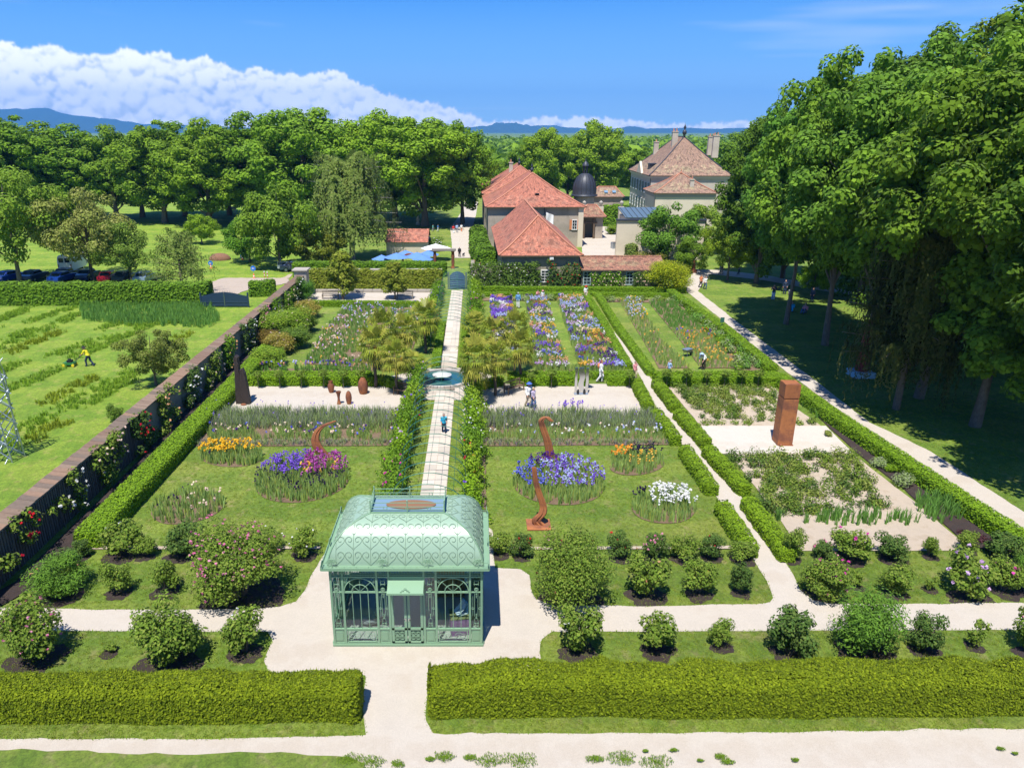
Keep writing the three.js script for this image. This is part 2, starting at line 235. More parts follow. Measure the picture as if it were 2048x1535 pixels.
sheet('gravel_path', 'pale gravel court round the green pavilion with its side paths', [[-420, 1218], [30, 1215], [120, 1218], [300, 1219], [500, 1218], [560, 1212], [592, 1203], [612, 1180], [624, 1150], [640, 1122], [680, 1060], [835, 1000], [896, 1000], [985, 1060], [990, 1135], [1040, 1138], [1058, 1150], [1062, 1176], [1072, 1198], [1105, 1211], [1300, 1212], [1510, 1208], [1540, 1204], [1546, 1196], [1532, 1160], [1500, 1105], [1432, 990], [1371, 900], [1318, 826], [1281, 755], [1242, 695], [1192, 624], [1166, 582], [1172, 577], [1198, 624], [1250, 690], [1299, 752], [1350, 826], [1402, 900], [1482, 990], [1545, 1085], [1582, 1140], [1600, 1178], [1628, 1200], [1660, 1207], [1800, 1207], [2048, 1205], [2500, 1203], [2560, 1256], [2048, 1259], [1600, 1262], [1105, 1263], [1084, 1278], [1078, 1305], [1084, 1346], [860, 1348], [727, 1350], [540, 1346], [528, 1322], [546, 1280], [536, 1263], [400, 1263], [0, 1261], [-440, 1262]], M.gravel, .06);
sheet('gravel_path', 'long straight gravel path between the tall trees and the outer box hedge', [[1368, 578], [1400, 604], [1572, 742], [1716, 848], [1900, 970], [2048, 1066], [2500, 1370], [2640, 1410], [2400, 1240], [2048, 1023], [1862, 903], [1740, 845], [1603, 740], [1470, 640], [1396, 582], [1420, 548], [1527, 560], [1590, 572], [1700, 590], [1705, 582], [1600, 563], [1530, 550], [1440, 540], [1390, 538], [1376, 560]], M.gravel, .08, false);
sheet('gravel_patio', 'pale gravel terrace of the four rusty vessels', [[474, 768], [812, 768], [822, 800], [806, 860], [405, 850], [441, 806]], M.gravel, .03, false);
sheet('gravel_patio', 'pale gravel terrace with bench and mirror-steel figures', [[935, 768], [1266, 768], [1303, 831], [1330, 880], [920, 880]], M.gravel, .03, false);
sheet('gravel_patio', 'pale gravel ring laid round the pond', [[783, 752], [860, 736], [935, 736], [985, 752], [990, 772], [940, 800], [820, 800], [775, 772]], M.gravel, .03, false);
sheet('sand_bed', 'sandy ground of the rose quarter', [[1334, 772], [1545, 772], [1590, 815], [1640, 850], [1740, 935], [1838, 1010], [1925, 1085], [1935, 1102], [1604, 1102], [1560, 1040], [1500, 960], [1450, 895], [1395, 845], [1350, 790]], M.sand, .04, false);
sheet('gravel_patio', 'white gravel square under the rusty pillar', [[1400, 852], [1652, 852], [1706, 906], [1436, 908]], mat([1.12, 1.14, 1.18], .95, 0, { map: M.gravel.map, bumpMap: M.gravel.bumpMap, bumpScale: .012 }), .02, false);
sheet('gravel_court', 'sunlit gravel yard between the barn and the manor', [[1166, 530], [1163, 480], [1172, 455], [1208, 438], [1228, 440], [1240, 470], [1262, 530]], M.gravel, .1, false);
sheet('gravel_drive', 'pale drive passing left of the barn into the trees', [[905, 516], [903, 480], [900, 455], [912, 440], [925, 420], [930, 404], [956, 404], [952, 430], [945, 455], [946, 516]], M.gravel, .1, false);
sheet('gravel_patio', 'gravel terrace with benches under two magnolias', [[600, 581], [873, 581], [868, 616], [838, 616], [838, 602], [612, 602]], M.gravel, .05, false);
sheet('dirt_drive', 'bare earth drive behind the field gate', [[396, 584], [420, 566], [450, 556], [560, 556], [585, 548], [575, 566], [545, 572], [500, 580], [470, 590]], mat([.74, .74, .78], .97, 0, { map: M.sand.map }), .5, false);
sheet('mulch_bed', 'dark mulch strip along the inside of the outer box hedge', [[1586, 760], [1600, 800], [1655, 852], [1712, 905], [1800, 972], [1840, 1008], [1930, 1085], [1992, 1108], [2040, 1105], [1900, 1000], [1700, 850], [1620, 790]], M.mulch, .06, false);
sheet('mulch_bed', 'dark soil strip at the foot of the long wall', [[-60, 1210], [30, 1165], [240, 960], [420, 770], [596, 601], [606, 601], [470, 770], [290, 960], [70, 1175], [-20, 1225]], M.mulch, .05, false);
sheet('gravel_strip', 'thin gravel strip behind the row of roses', [[182, 1094], [640, 1094], [640, 1099], [180, 1100]], M.sand, .02, false);
sheet('gravel_strip', 'thin gravel strip behind the roses right of the pavilion', [[985, 1096], [1462, 1093], [1466, 1099], [985, 1101]], M.sand, .02, false);
// turf that has crept onto the road at the bottom
sheet('turf_patch', 'long turf verge below the front gravel road', [[-500, 1508], [200, 1507], [560, 1509], [700, 1516], [730, 1530], [690, 1650], [-600, 1650]], mat(null, .95, 0, { map: M.grass.map, bumpMap: M.grass.bumpMap, bumpScale: .03 }), .18);
const turfSpots = [[745, 1526, 30], [795, 1531, 18], [860, 1521, 12], [890, 1516, 26], [940, 1518, 16], [980, 1524, 34], [1040, 1524, 40], [1190, 1520, 22], [1245, 1520, 38], [1310, 1526, 36], [1347, 1503, 9], [1400, 1524, 7], [1440, 1515, 14], [1455, 1526, 18], [1590, 1523, 9], [1290, 1505, 7], [700, 1521, 30], [2000, 1500, 9], [2030, 1510, 6]];

// paved walk of stone slabs under the pergola
const axisX = (z) => -0.118 * 19.5 / 0.3465 * 0 + at(870, 950).x; // the walk keeps one line
const walkX = at(874, 925).x;
{
  const base = top('garden_walk', flat([V(walkX - .74, 0, -30), V(walkX + .74, 0, -30), V(walkX + .74, 0, -93.5), V(walkX - .74, 0, -93.5)], .03), mat([.40, .34, .27], .95), 'straight walk of pale stone slabs under the pergola arches', null, 'structure');
  const geos = [0, 1, 2].map(() => { const g = new THREE.BoxGeometry(.705, .03, .65); return g; }), ms = [[.50, .45, .38], [.56, .505, .43], [.44, .395, .335], [.53, .47, .39]].map((c) => mat(c, .9, 0, { bumpMap: M.gravel.bumpMap, bumpScale: .01 }));
  let n = 0; for (let z = -30.4; z > -93; z -= .68) { if (z < -54.6 && z > -62.2) continue; for (const s of [-1, 1]) { const o = part('slab', geos[n % 3], ms[Math.floor(hash2(n, 5) * 4)], base); o.position.set(walkX + s * .362 + .02 * (hash2(n, 4) - .5), .034 + .006 * hash2(n, 8), z); o.rotation.y = .03 * (hash2(n, 6) - .5); n++; } }
}
// hills far off
function ridge(name, label, pts, dist, depth, m) {
  const g = surf((u, v) => { const k = u * (pts.length - 1), i = Math.min(pts.length - 2, Math.floor(k)), px = lerp(pts[i][0], pts[i + 1][0], k - i), py = lerp(pts[i][1], pts[i + 1][1], k - i), z = -dist - depth * (1 - v); const hTop = heightAt(py, -dist - depth), h = (hTop + dist * .012 * (fbm(u * 14, v * 3, 4) - .5)) * sstep(1, 0, v); return V(xAt(px, -dist - depth, hTop) * (1 - .12 * v), Math.max(v > .98 ? -8 : 0, h + dist * .006 * (fbm(u * 40, v * 9, 3) - .5) * sstep(0, .3, v) * sstep(1, .8, v)), z); }, 90, 14);
  return top(name, g, m, label, null, 'structure');
}
const hillM = mat([.035, .062, .03], 1);
ridge('mountain_ridge', 'long blue mountain ridge beyond the trees at the left', [[-900, 190], [-500, 170], [-200, 205], [0, 216], [70, 218], [130, 224], [200, 236], [250, 243], [300, 250], [420, 256], [520, 258]], 8200, 1800, hillM);
ridge('hill', 'low blue hill far off behind the barn', [[900, 259], [960, 254], [1000, 247], [1030, 246], [1060, 250], [1120, 256], [1250, 254], [1320, 258], [1500, 257], [1800, 250], [2300, 230], [2700, 245]], 8600, 1400, hillM);
// ---------------------------------------------------------------- vegetation kit
const PAL = {
  oak: [[.095, .175, .014], [.115, .205, .018], [.075, .145, .012], [.14, .235, .024]],
  deep: [[.062, .122, .013], [.075, .145, .016], [.05, .10, .012], [.09, .165, .018]],
  lime: [[.14, .235, .016], [.17, .27, .02], [.115, .195, .014], [.20, .30, .03]],
  maple: [[.080, .165, .022], [.10, .195, .025], [.12, .225, .03], [.062, .13, .018]],
  olive: [[.145, .19, .045], [.17, .22, .055], [.12, .155, .035], [.21, .24, .085]],
  locust: [[.115, .165, .012], [.135, .185, .016], [.095, .14, .012]],
  birch: [[.13, .19, .05], [.155, .215, .062], [.11, .16, .042], [.19, .235, .085]],
  copper: [[.046, .064, .016], [.058, .074, .02], [.036, .052, .014], [.076, .082, .026]],
  yew: [[.115, .158, .006], [.145, .19, .008], [.09, .13, .006], [.175, .222, .012]],
  box: [[.120, .215, .010], [.14, .245, .012], [.095, .18, .009], [.165, .275, .018]],
  boxBall: [[.14, .23, .012], [.165, .265, .014], [.11, .19, .01]],
  laurel: [[.085, .17, .012], [.105, .205, .016], [.06, .125, .010], [.13, .235, .02]],
  rose: [[.10, .165, .026], [.125, .195, .032], [.08, .135, .020], [.165, .215, .05]],
  roseDark: [[.058, .11, .028], [.07, .13, .034], [.045, .09, .022], [.09, .135, .04]],
  fresh: [[.085, .175, .026], [.105, .205, .032], [.068, .145, .02]],
  iris: [[.20, .30, .115], [.23, .34, .15], [.17, .265, .09], [.29, .35, .11]],
  nepeta: [[.19, .26, .125], [.22, .29, .16], [.165, .235, .10], [.22, .25, .24]],
  field: [[.14, .255, .02], [.17, .29, .026], [.115, .21, .018], [.20, .29, .04]],
  reed: [[.11, .235, .055], [.135, .27, .075], [.095, .20, .045]],
  palm: [[.16, .205, .024], [.195, .235, .034], [.12, .16, .018], [.25, .25, .055]],
  magnolia: [[.15, .19, .020], [.18, .215, .03], [.11, .15, .018], [.22, .24, .05]],
  ivy: [[.085, .145, .030], [.065, .115, .022], [.10, .17, .035]],
  gold: [[.17, .22, .015], [.20, .25, .02], [.14, .19, .013]],
};
const dir = () => { const u = rnd() * 2 - 1, a = rnd() * Math.PI * 2, s = Math.sqrt(1 - u * u); return [s * Math.cos(a), u, s * Math.sin(a)]; };
// leaves over a set of lobes: each lobe {x,y,z,r,f} is a clump; leaves lie in its outer shell
function clothe(L, lobes, count, size, slim, pal, opt = {}) {
  let W = 0; const acc = lobes.map((b) => (W += b.r * b.r)); const up = opt.up ?? .45, hang = opt.hang ?? 0;
  for (let k = 0; k < count; k++) {
    const t = rnd() * W; let i = 0; { let lo = 0, hi = acc.length - 1; while (lo < hi) { const m = (lo + hi) >> 1; acc[m] < t ? lo = m + 1 : hi = m; } i = lo; }
    const b = lobes[i], d = dir(), f = b.r * (rnd() < .22 ? rr(.35, .8) : rr(.78, 1.14)), x = b.x + d[0] * f, y = b.y + d[1] * f * (b.f ?? .8) - hang * rnd() * rnd() * b.r, z = b.z + d[2] * f;
    if (y < (opt.floor ?? .05)) continue;
    let inside = false; for (let j = 0, q; j < 3 && !inside; j++) { q = lobes[(i + 1 + Math.floor(rnd() * (lobes.length - 1))) % lobes.length]; if (q !== b) inside = Math.hypot(x - q.x, (y - q.y) / (q.f ?? .8), z - q.z) < q.r * .62; }
    if (inside && rnd() < .8) continue;
    L.leaf(x, y, z, d[0] + (rnd() - .5) * 1.1, d[1] * .7 + up + (rnd() - .5) * 1.0, d[2] + (rnd() - .5) * 1.1, size * rr(.7, 1.3), slim * rr(.8, 1.2), b.pal ? pick(b.pal) : pick(pal));
  }
}
// a broadleaf tree: trunk with limbs, and a crown of clumps that leave gaps
function treeGeo(o) {
  const { h, r, bare = .22, clumps = 60, leaves = 16000, size = .2, slim = .6, pal, hang = 0, clump = [.8, 1.5], shape = 'round', sticks = 9 } = o;
  const lobes = [], base = h * bare, mid = base + (h - base) * .5, half = (h - base) * .5, wood = [], lean = [rr(-.04, .04) * h, rr(-.04, .04) * h];
  for (let i = 0; i < clumps; i++) {
    const d = dir(); let v = d[1], f = Math.pow(rnd(), .33) * (.80 + .25 * rnd()), w = 1; const yy = mid + v * half * f, t = (yy - base) / (h - base);
    if (shape === 'cone') w = 1.15 - .85 * t; else if (shape === 'oval') w = .75 + .35 * Math.sin(Math.PI * clamp(t, 0, 1)); else if (shape === 'spread') w = .7 + .55 * t; else w = .82 + .3 * Math.sin(Math.PI * clamp(t + .08, 0, 1));
    lobes.push({ x: d[0] * r * f * w + lean[0] * t, y: yy, z: d[2] * r * f * w + lean[1] * t, r: rr(...clump) * (1 - .25 * Math.max(0, t - .6)), f: rr(.62, .9) });
  }
  const L = new Leaves(leaves); clothe(L, lobes, leaves, size, slim, pal, { hang, floor: h * .04, up: o.up });
  const tr = Math.max(.12, h * (o.slimTrunk ?? .021)), n = 6, pts = [], rad = []; for (let i = 0; i <= n; i++) { const t = i / n; pts.push(V(lean[0] * t + rr(-.1, .1) * t, t * h * .86, lean[1] * t + rr(-.1, .1) * t)); rad.push(tr * (1 - .82 * t) * (i === 0 ? 1.35 : 1)); }
  wood.push(limb(pts, rad, 8));
  for (let i = 0; i < sticks; i++) { const b = lobes[Math.floor(rnd() * lobes.length)], t0 = clamp((b.y - h * .28) / h, bare * .8, .72), s = V(lean[0] * t0, t0 * h, lean[1] * t0), e = V(b.x, b.y, b.z), m = s.clone().lerp(e, .5).add(V(0, h * .03, 0)); wood.push(limb([s, m, e], [tr * .42 * (1 - t0 * .6), tr * .26, tr * .08], 5)); }
  return { crown: L.geo(), wood: mergeG(wood) };
}
function plantTree(name, proto, m, label, category, x, z, s, ry, group, sy) { const t = thing(name, label, category, x, 0, z, ry, group); const c = part('crown', proto.crown, m, t); part('trunk', proto.wood, proto.bark ?? M.bark, t); t.scale.set(s, sy ?? s, s); return t; }
const tintMat = (r, g, b) => leafy(r, g, b);
// trimmed hedge along ground points; leaves stand proud of a solid core
function hedgeGeo(pts, width, height, size, dens, pal, o = {}) {
  const L = new Leaves(4000), lump = o.lump ?? .05, core = [], pieces = []; let total = 0; const seg = [];
  for (let i = 0; i < pts.length - 1; i++) { const l = pts[i].distanceTo(pts[i + 1]); seg.push([total, l]); total += l; }
  const P = (s) => { let i = 0; while (i < seg.length - 1 && s > seg[i][0] + seg[i][1]) i++; const t = clamp((s - seg[i][0]) / seg[i][1], 0, 1), a = pts[i], b = pts[i + 1], dx = (b.x - a.x) / seg[i][1], dz = (b.z - a.z) / seg[i][1]; return [lerp(a.x, b.x, t), lerp(a.z, b.z, t), dx, dz]; };
  const ball = o.balls, bulge = (s) => ball ? .87 + .16 * Math.sqrt(Math.abs(Math.sin(Math.PI * s / ball))) : 1, endf = (s) => { const e = Math.min(s, total - s), q = o.round ?? .25; return e < q ? Math.sqrt(Math.max(0, 1 - (1 - e / q) ** 2)) * .35 + .65 : 1; };
  const wv = (s, k) => 1 + lump * 2 * (fbm(s * .8 + k * 31, k * 7 + (o.seed ?? 0), 3) - .5);
  const prof = (a) => { // a 0..1 round the section from left foot over the top to right foot: returns across, up, normal
    const rd = Math.min(height, width / 2) * Math.min(.95, (o.soft ?? .18) * 1.3), arc = rd * Math.PI / 2, sd = height - rd, tp = width - 2 * rd, per = 2 * sd + 2 * arc + tp; let d = a * per, x, y, nx, ny, m = 1;
    if (d > per / 2) { d = per - d; m = -1; }
    if (d < sd) { x = -width / 2; y = d; nx = -1; ny = 0; } else if (d < sd + arc) { const q = (d - sd) / rd; nx = -Math.cos(q); ny = Math.sin(q); x = -width / 2 + rd + nx * rd; y = sd + ny * rd; } else { x = -width / 2 + rd + (d - sd - arc); y = height; nx = 0; ny = 1; }
    x *= m; nx *= m;
    return [x, y, nx, ny];
  };
  const n = Math.round(total * (2 * height + width) * dens);
  for (let k = 0; k < n; k++) {
    const s = rnd() * total, [cx, cz, dx, dz] = P(s), [a, y, nx, ny] = prof(rnd()), b = bulge(s) * endf(s), w = b * wv(s, nx < -.5 ? 1 : nx > .5 ? 2 : 3), hh = (ball ? b : 1 - (1 - endf(s)) * .3) * wv(s, 4), j = size * rr(-.9, .7);
    const ax = a * w + nx * j, yy = y * hh + ny * j; if (o.shag && rnd() < .3) { const q = o.shag * rr(.3, 1.2); L.blade(cx - dz * ax, Math.max(.02, yy - .02), cz + dx * ax, .03 + ny * q + q * .35, size * .55, -dz * nx * q + rr(-.4, .4) * q, dx * nx * q + rr(-.4, .4) * q, pick(pal), .1); continue; } L.leaf(cx - dz * ax, Math.max(.02, yy), cz + dx * ax, -dz * nx + (rnd() - .5) * 1.3, ny + .45 + (rnd() - .5) * 1.1, dx * nx + (rnd() - .5) * 1.3, size * rr(.7, 1.35), .55, pick(pal));
  }
  const endN = Math.round(width * height * dens); for (const e of [0, 1]) for (let k = 0; k < endN; k++) { const [cx, cz, dx, dz] = P(e * total), a = rr(-.5, .5) * width * .8, y = rnd() * height * .93, q = (e ? 1 : -1), j = size * rr(-.9, .7) - .03; L.leaf(cx - dz * a + dx * q * j, Math.max(.03, y), cz + dx * a + dz * q * j, dx * q + (rnd() - .5) * 1.2, .4 + (rnd() - .5), dz * q + (rnd() - .5) * 1.2, size * rr(.7, 1.35), .55, pick(pal)); }
  // core
  const NS = Math.max(2, Math.round(total / .35)), NA = 12, dark = pal[0], base = L.n, inset = size * .9 + .02;
  for (let i = 0; i <= NS; i++) { const s = total * i / NS, [cx, cz, dx, dz] = P(s), b = bulge(s) * endf(s); for (let k = 0; k <= NA; k++) { const [a, y, nx, ny] = prof(k / NA * .998 + .001), ax = a * b * (.97 - lump * .5) - nx * inset, yy = Math.max(0, y * (ball ? b : 1 - (1 - endf(s)) * .3) * (.985 - lump * .6) - ny * inset * 1.1); L.grow(1); L.v(cx - dz * ax + (i === 0 ? dx : i === NS ? -dx : 0) * inset, yy, cz + dx * ax + (i === 0 ? dz : i === NS ? -dz : 0) * inset, ...dark); } }
  for (let i = 0; i < NS; i++) for (let k = 0; k < NA; k++) { const a = base + i * (NA + 1) + k, b = a + NA + 1; L.i.push(a, b, a + 1, b, b + 1, a + 1); }
  for (const i of [0, NS]) { L.grow(1); const [cx, cz] = P(total * i / NS), c = L.v(cx, height * .3, cz, ...dark); for (let k = 0; k < NA; k++) L.i.push(base + i * (NA + 1) + k, base + i * (NA + 1) + k + 1, c); }
  return L.geo();
}
function hedge(name, label, px, width, height, size, dens, pal, o = {}) { const pts = o.world ? px : toW(px); return top(name, hedgeGeo(pts, width, height, size, dens, pal, o), M.leaf, label, 'hedge', null, o.group); }

// ---------------------------------------------------------------- hedges
{
  const g = 'tall yew hedges along the front';
  const z0 = at(400, 1448).z - .62, z1 = at(1400, 1438).z - .68;
  hedge('yew_hedge', 'tall yellow-green yew hedge on the left of the front entrance gap', [V(-19, 0, z0), V(xAt(722, z0 + .6, 0) - .05, 0, z0)], 1.15, 1.42, .056, 980, PAL.yew, { world: true, lump: .2, group: g, seed: 3, soft: .5, shag: .07 });
  hedge('yew_hedge', 'tall yellow-green yew hedge on the right of the front entrance gap', [V(xAt(853, z1 + .6, 0) + .05, 0, z1), V(21.6, 0, z1 - .1)], 1.3, 1.58, .056, 980, PAL.yew, { world: true, lump: .2, group: g, seed: 9, soft: .5, shag: .07 });
}
const HB = 'clipped box hedges of the garden';
const hb = (label, px, w, h, o = {}) => hedge('box_hedge', label, px, w, h, o.size ?? .076, o.dens ?? 215, o.pal ?? PAL.box, { group: HB, ...o });
hb('long clipped box hedge beside the old wall at the left', [[176, 1098], [490, 760], [540, 706]], 1.35, .95, { size: .07, dens: 290, lump: .05 });
hb('long outer box hedge beside the right gravel path, front stretch', [[2104, 1142], [1946, 1035], [1680, 855], [1554, 765]], 1.0, .88, { size: .07, dens: 280 });
hb('outer box hedge beside the right gravel path, rear stretch', [[1544, 748], [1455, 672], [1340, 590]], 1.0, .8);
hb('rear of two low box hedges behind the terrace of vessels', [[500, 757], [744, 757]], .6, .62);
hb('front of two low box hedges behind the terrace of vessels', [[497, 770], [770, 770]], .7, .85);
hb('short box hedge slanting to the pond beside the palms at the left', [[772, 770], [802, 782]], .6, .8);
hb('rear of two low box hedges behind the steel figures', [[1015, 757], [1262, 757]], .6, .62);
hb('front of two low box hedges behind the steel figures, left of the step', [[1020, 770], [1176, 770]], .7, .85);
hb('short low box hedge right of the step behind the steel figures', [[1214, 770], [1262, 770]], .7, .85);
hb('short box hedge between pond and bench under the right palms', [[952, 780], [1005, 770]], .6, .8);
hb('rear of two low box hedges behind the rose quarter', [[1306, 757], [1556, 757]], .6, .6);
hb('front of two low box hedges behind the rose quarter', [[1314, 771], [1576, 771]], .8, .85);
hb('narrow box hedge on the left of the thin middle path', [[1172, 594], [1202, 642], [1256, 738]], .8, .5, {});
hb('narrow box hedge on the right of the thin middle path', [[1196, 594], [1233, 654], [1303, 752]], .8, .5, {});
hb('rear of two thin box hedges before the farm building', [[956, 583], [1372, 585]], .6, .7, { dens: 260 });
hb('front of two thin box hedges before the farm building, left half', [[958, 592], [1160, 592]], .6, .5, { dens: 260 });
hb('front of two thin box hedges before the farm building, right half', [[1176, 592], [1345, 594]], .6, .5, { dens: 260 });
hb('low box hedge at the foot of the magnolia terrace', [[622, 612], [838, 614]], .7, .7, { dens: 260 });
hb('box edging left of the slab walk behind the pond', [[871, 740], [884, 650]], .7, .6);
hb('box edging right of the slab walk behind the pond', [[926, 735], [934, 640]], .7, .6);
const HS = 'billowing box hedges lining the middle path';
const sides = [['left', [[1272, 772], [1297, 822]], [[1310, 834], [1352, 892]], [[1368, 908], [1424, 992]], [[1442, 1022], [1502, 1116]]], ['right', [[1312, 772], [1352, 826]], [[1356, 834], [1412, 896]], [[1414, 908], [1490, 992]], [[1494, 1012], [1576, 1126]]]];
for (const [side, ...list] of sides) list.forEach((px, i) => hedge('box_hedge', `billowing box hedge ${side} of the middle path, ${['farthest of four', 'third of four from the front', 'second of four from the front', 'nearest of four'][i]}`, px, .86, .78, .062, 350, PAL.boxBall, { balls: .95, round: .6, lump: .2, group: HS, soft: .6 }));
hedge('laurel_hedge', 'tall dark laurel hedge between field and car park', [[-260, 607], [424, 607]], 2.2, 2.5, .16, 90, PAL.laurel, { lump: .12 });
hedge('laurel_hedge', 'short laurel hedge between field gate and old wall', [[500, 592], [552, 590]], 1.4, 1.9, .14, 100, PAL.laurel, { lump: .1 });
hedge('laurel_hedge', 'bright hedge above the terrace wall before the parasols', [[588, 552], [893, 552]], 1.6, 2.05, .14, 110, PAL.laurel, { lump: .1 });
hedge('ivy_hedge', 'yellow-green creeper covering the terrace wall behind the magnolias', [[598, 577], [884, 577]], .9, 2.5, .16, 130, PAL.magnolia, { lump: .15 });
hedge('ivy_hedge', 'bushy green hedge wall before the tower', [[1206, 452], [1256, 452]], 1.5, 4.4, .28, 40, PAL.laurel, { lump: .1 });
hedge('laurel_hedge', 'clipped green hedge on the court wall left of the tower', [[1143, 418], [1172, 418]], 1.2, 4.6, .25, 40, PAL.lime, { lump: .1 });
hedge('ivy_hedge', 'leafy green bank along the left side of the front barn', [[975, 535], [958, 505], [956, 480]], 3.0, 2.6, .18, 60, PAL.laurel, { lump: .3, soft: .5 });
hedge('ivy_hedge', 'white flowering creeper bank along the yard wall', [[1262, 522], [1240, 480]], 1.6, 2.8, .18, 60, PAL.birch, { lump: .4, soft: .5 });

// ---------------------------------------------------------------- trees
const protos = {};
rnd = rngOf(101);
protos.big = [0, 1].map(() => treeGeo({ h: 20, r: 6.6, bare: .12, clumps: 170, leaves: 30000, size: .245, pal: PAL.oak, clump: [.75, 1.6] }));
protos.lime = [0, 1].map(() => treeGeo({ h: 20, r: 6.8, bare: .12, clumps: 160, leaves: 30000, size: .245, pal: PAL.lime, clump: [.8, 1.65] }));
protos.near = [0, 1].map((k) => treeGeo({ h: 24, r: 7.4, bare: [.05, .06, .14][k], clumps: 300, leaves: 60000, size: .195, slim: .7, pal: [PAL.maple, PAL.deep, PAL.maple][k], clump: [.6, 1.45], sticks: 16, slimTrunk: .014 }));
protos.canopy = [0, 1].map((k) => treeGeo({ h: 25, r: 8.6, bare: .27, clumps: 320, leaves: 64000, size: .195, slim: .7, pal: [PAL.maple, PAL.deep, PAL.maple][k], clump: [.65, 1.5], sticks: 14, slimTrunk: .012 }));
protos.locust = [treeGeo({ h: 27, r: 7, bare: .25, clumps: 150, leaves: 36000, size: .185, slim: .5, pal: PAL.locust, clump: [.8, 1.6], shape: 'spread', sticks: 18, up: .9 })];
protos.open = [0, 1].map(() => treeGeo({ h: 9, r: 4.6, bare: .22, clumps: 60, leaves: 15000, size: .15, slim: .5, pal: PAL.olive, clump: [.6, 1.2], sticks: 12 }));
protos.small = [0, 1].map(() => treeGeo({ h: 6, r: 3, bare: .14, clumps: 44, leaves: 12000, size: .13, slim: .5, pal: PAL.oak, clump: [.5, .95] }));
protos.magnolia = [0, 1].map(() => treeGeo({ h: 5.4, r: 2.3, bare: .16, clumps: 42, leaves: 5200, size: .15, slim: .5, pal: PAL.magnolia, clump: [.4, .7], shape: 'cone' }));
// hanging twigs: birch and weeping beech
function weeper(h, r, pal, tiers, strands, size, slim, taper = .75) {
  const L = new Leaves(20000), wood = []; const tr = h * .02; wood.push(limb([V(0, 0, 0), V(.1, h * .4, 0), V(0, h * .95, .1)], [tr * 1.3, tr, tr * .2], 8));
  for (let i = 0; i < tiers; i++) {
    const t = .25 + .75 * Math.pow((i + .5) / tiers, .85), a = i * 2.4 + rnd(), len = r * (1.15 - taper * t) * rr(.75, 1.15), s = V(0, h * t * .9, 0), e = V(Math.cos(a) * len, h * t + rr(.0, .06) * h, Math.sin(a) * len), m = s.clone().lerp(e, .5).add(V(0, h * .04, 0));
    wood.push(limb([s, m, e], [tr * .4, tr * .25, tr * .07], 5));
    for (let k = 0; k < strands; k++) { const u = rr(.15, 1), q = s.clone().lerp(e, u), dx = rr(-.9, .9) * r * .2, dz = rr(-.9, .9) * r * .2, drop = rr(.10, .30) * h * (.6 + .4 * u), n = Math.round(drop / size * 1.1); for (let j = 0; j < n; j++) { const f = j / n, x = q.x + dx * Math.sqrt(f) + rr(-.12, .12), y = q.y + .25 - drop * f * f * .9 - drop * .1 * f + rr(-.1, .1), z = q.z + dz * Math.sqrt(f) + rr(-.12, .12); if (y > .3) L.leaf(x, y, z, q.x + dx + rr(-1, 1), .7 + rr(-.6, .8), q.z + dz + rr(-1, 1), size * rr(.7, 1.3), slim, pick(pal)); } }
  }
  const wd = mergeG(wood); wd.scale(1, .93, 1); return { crown: L.geo(), wood: wd };
}
rnd = rngOf(131);
protos.birch = weeper(15, 6.8, PAL.birch, 60, 44, .21, .42, .62); protos.birch.bark = mat([.30, .29, .27], .8);
protos.beech = weeper(13.5, 6.2, PAL.copper, 70, 44, .16, .45, .62);
protos.willow = weeper(6.2, 4.2, PAL.birch, 30, 26, .12, .4);
rnd = rngOf(77);
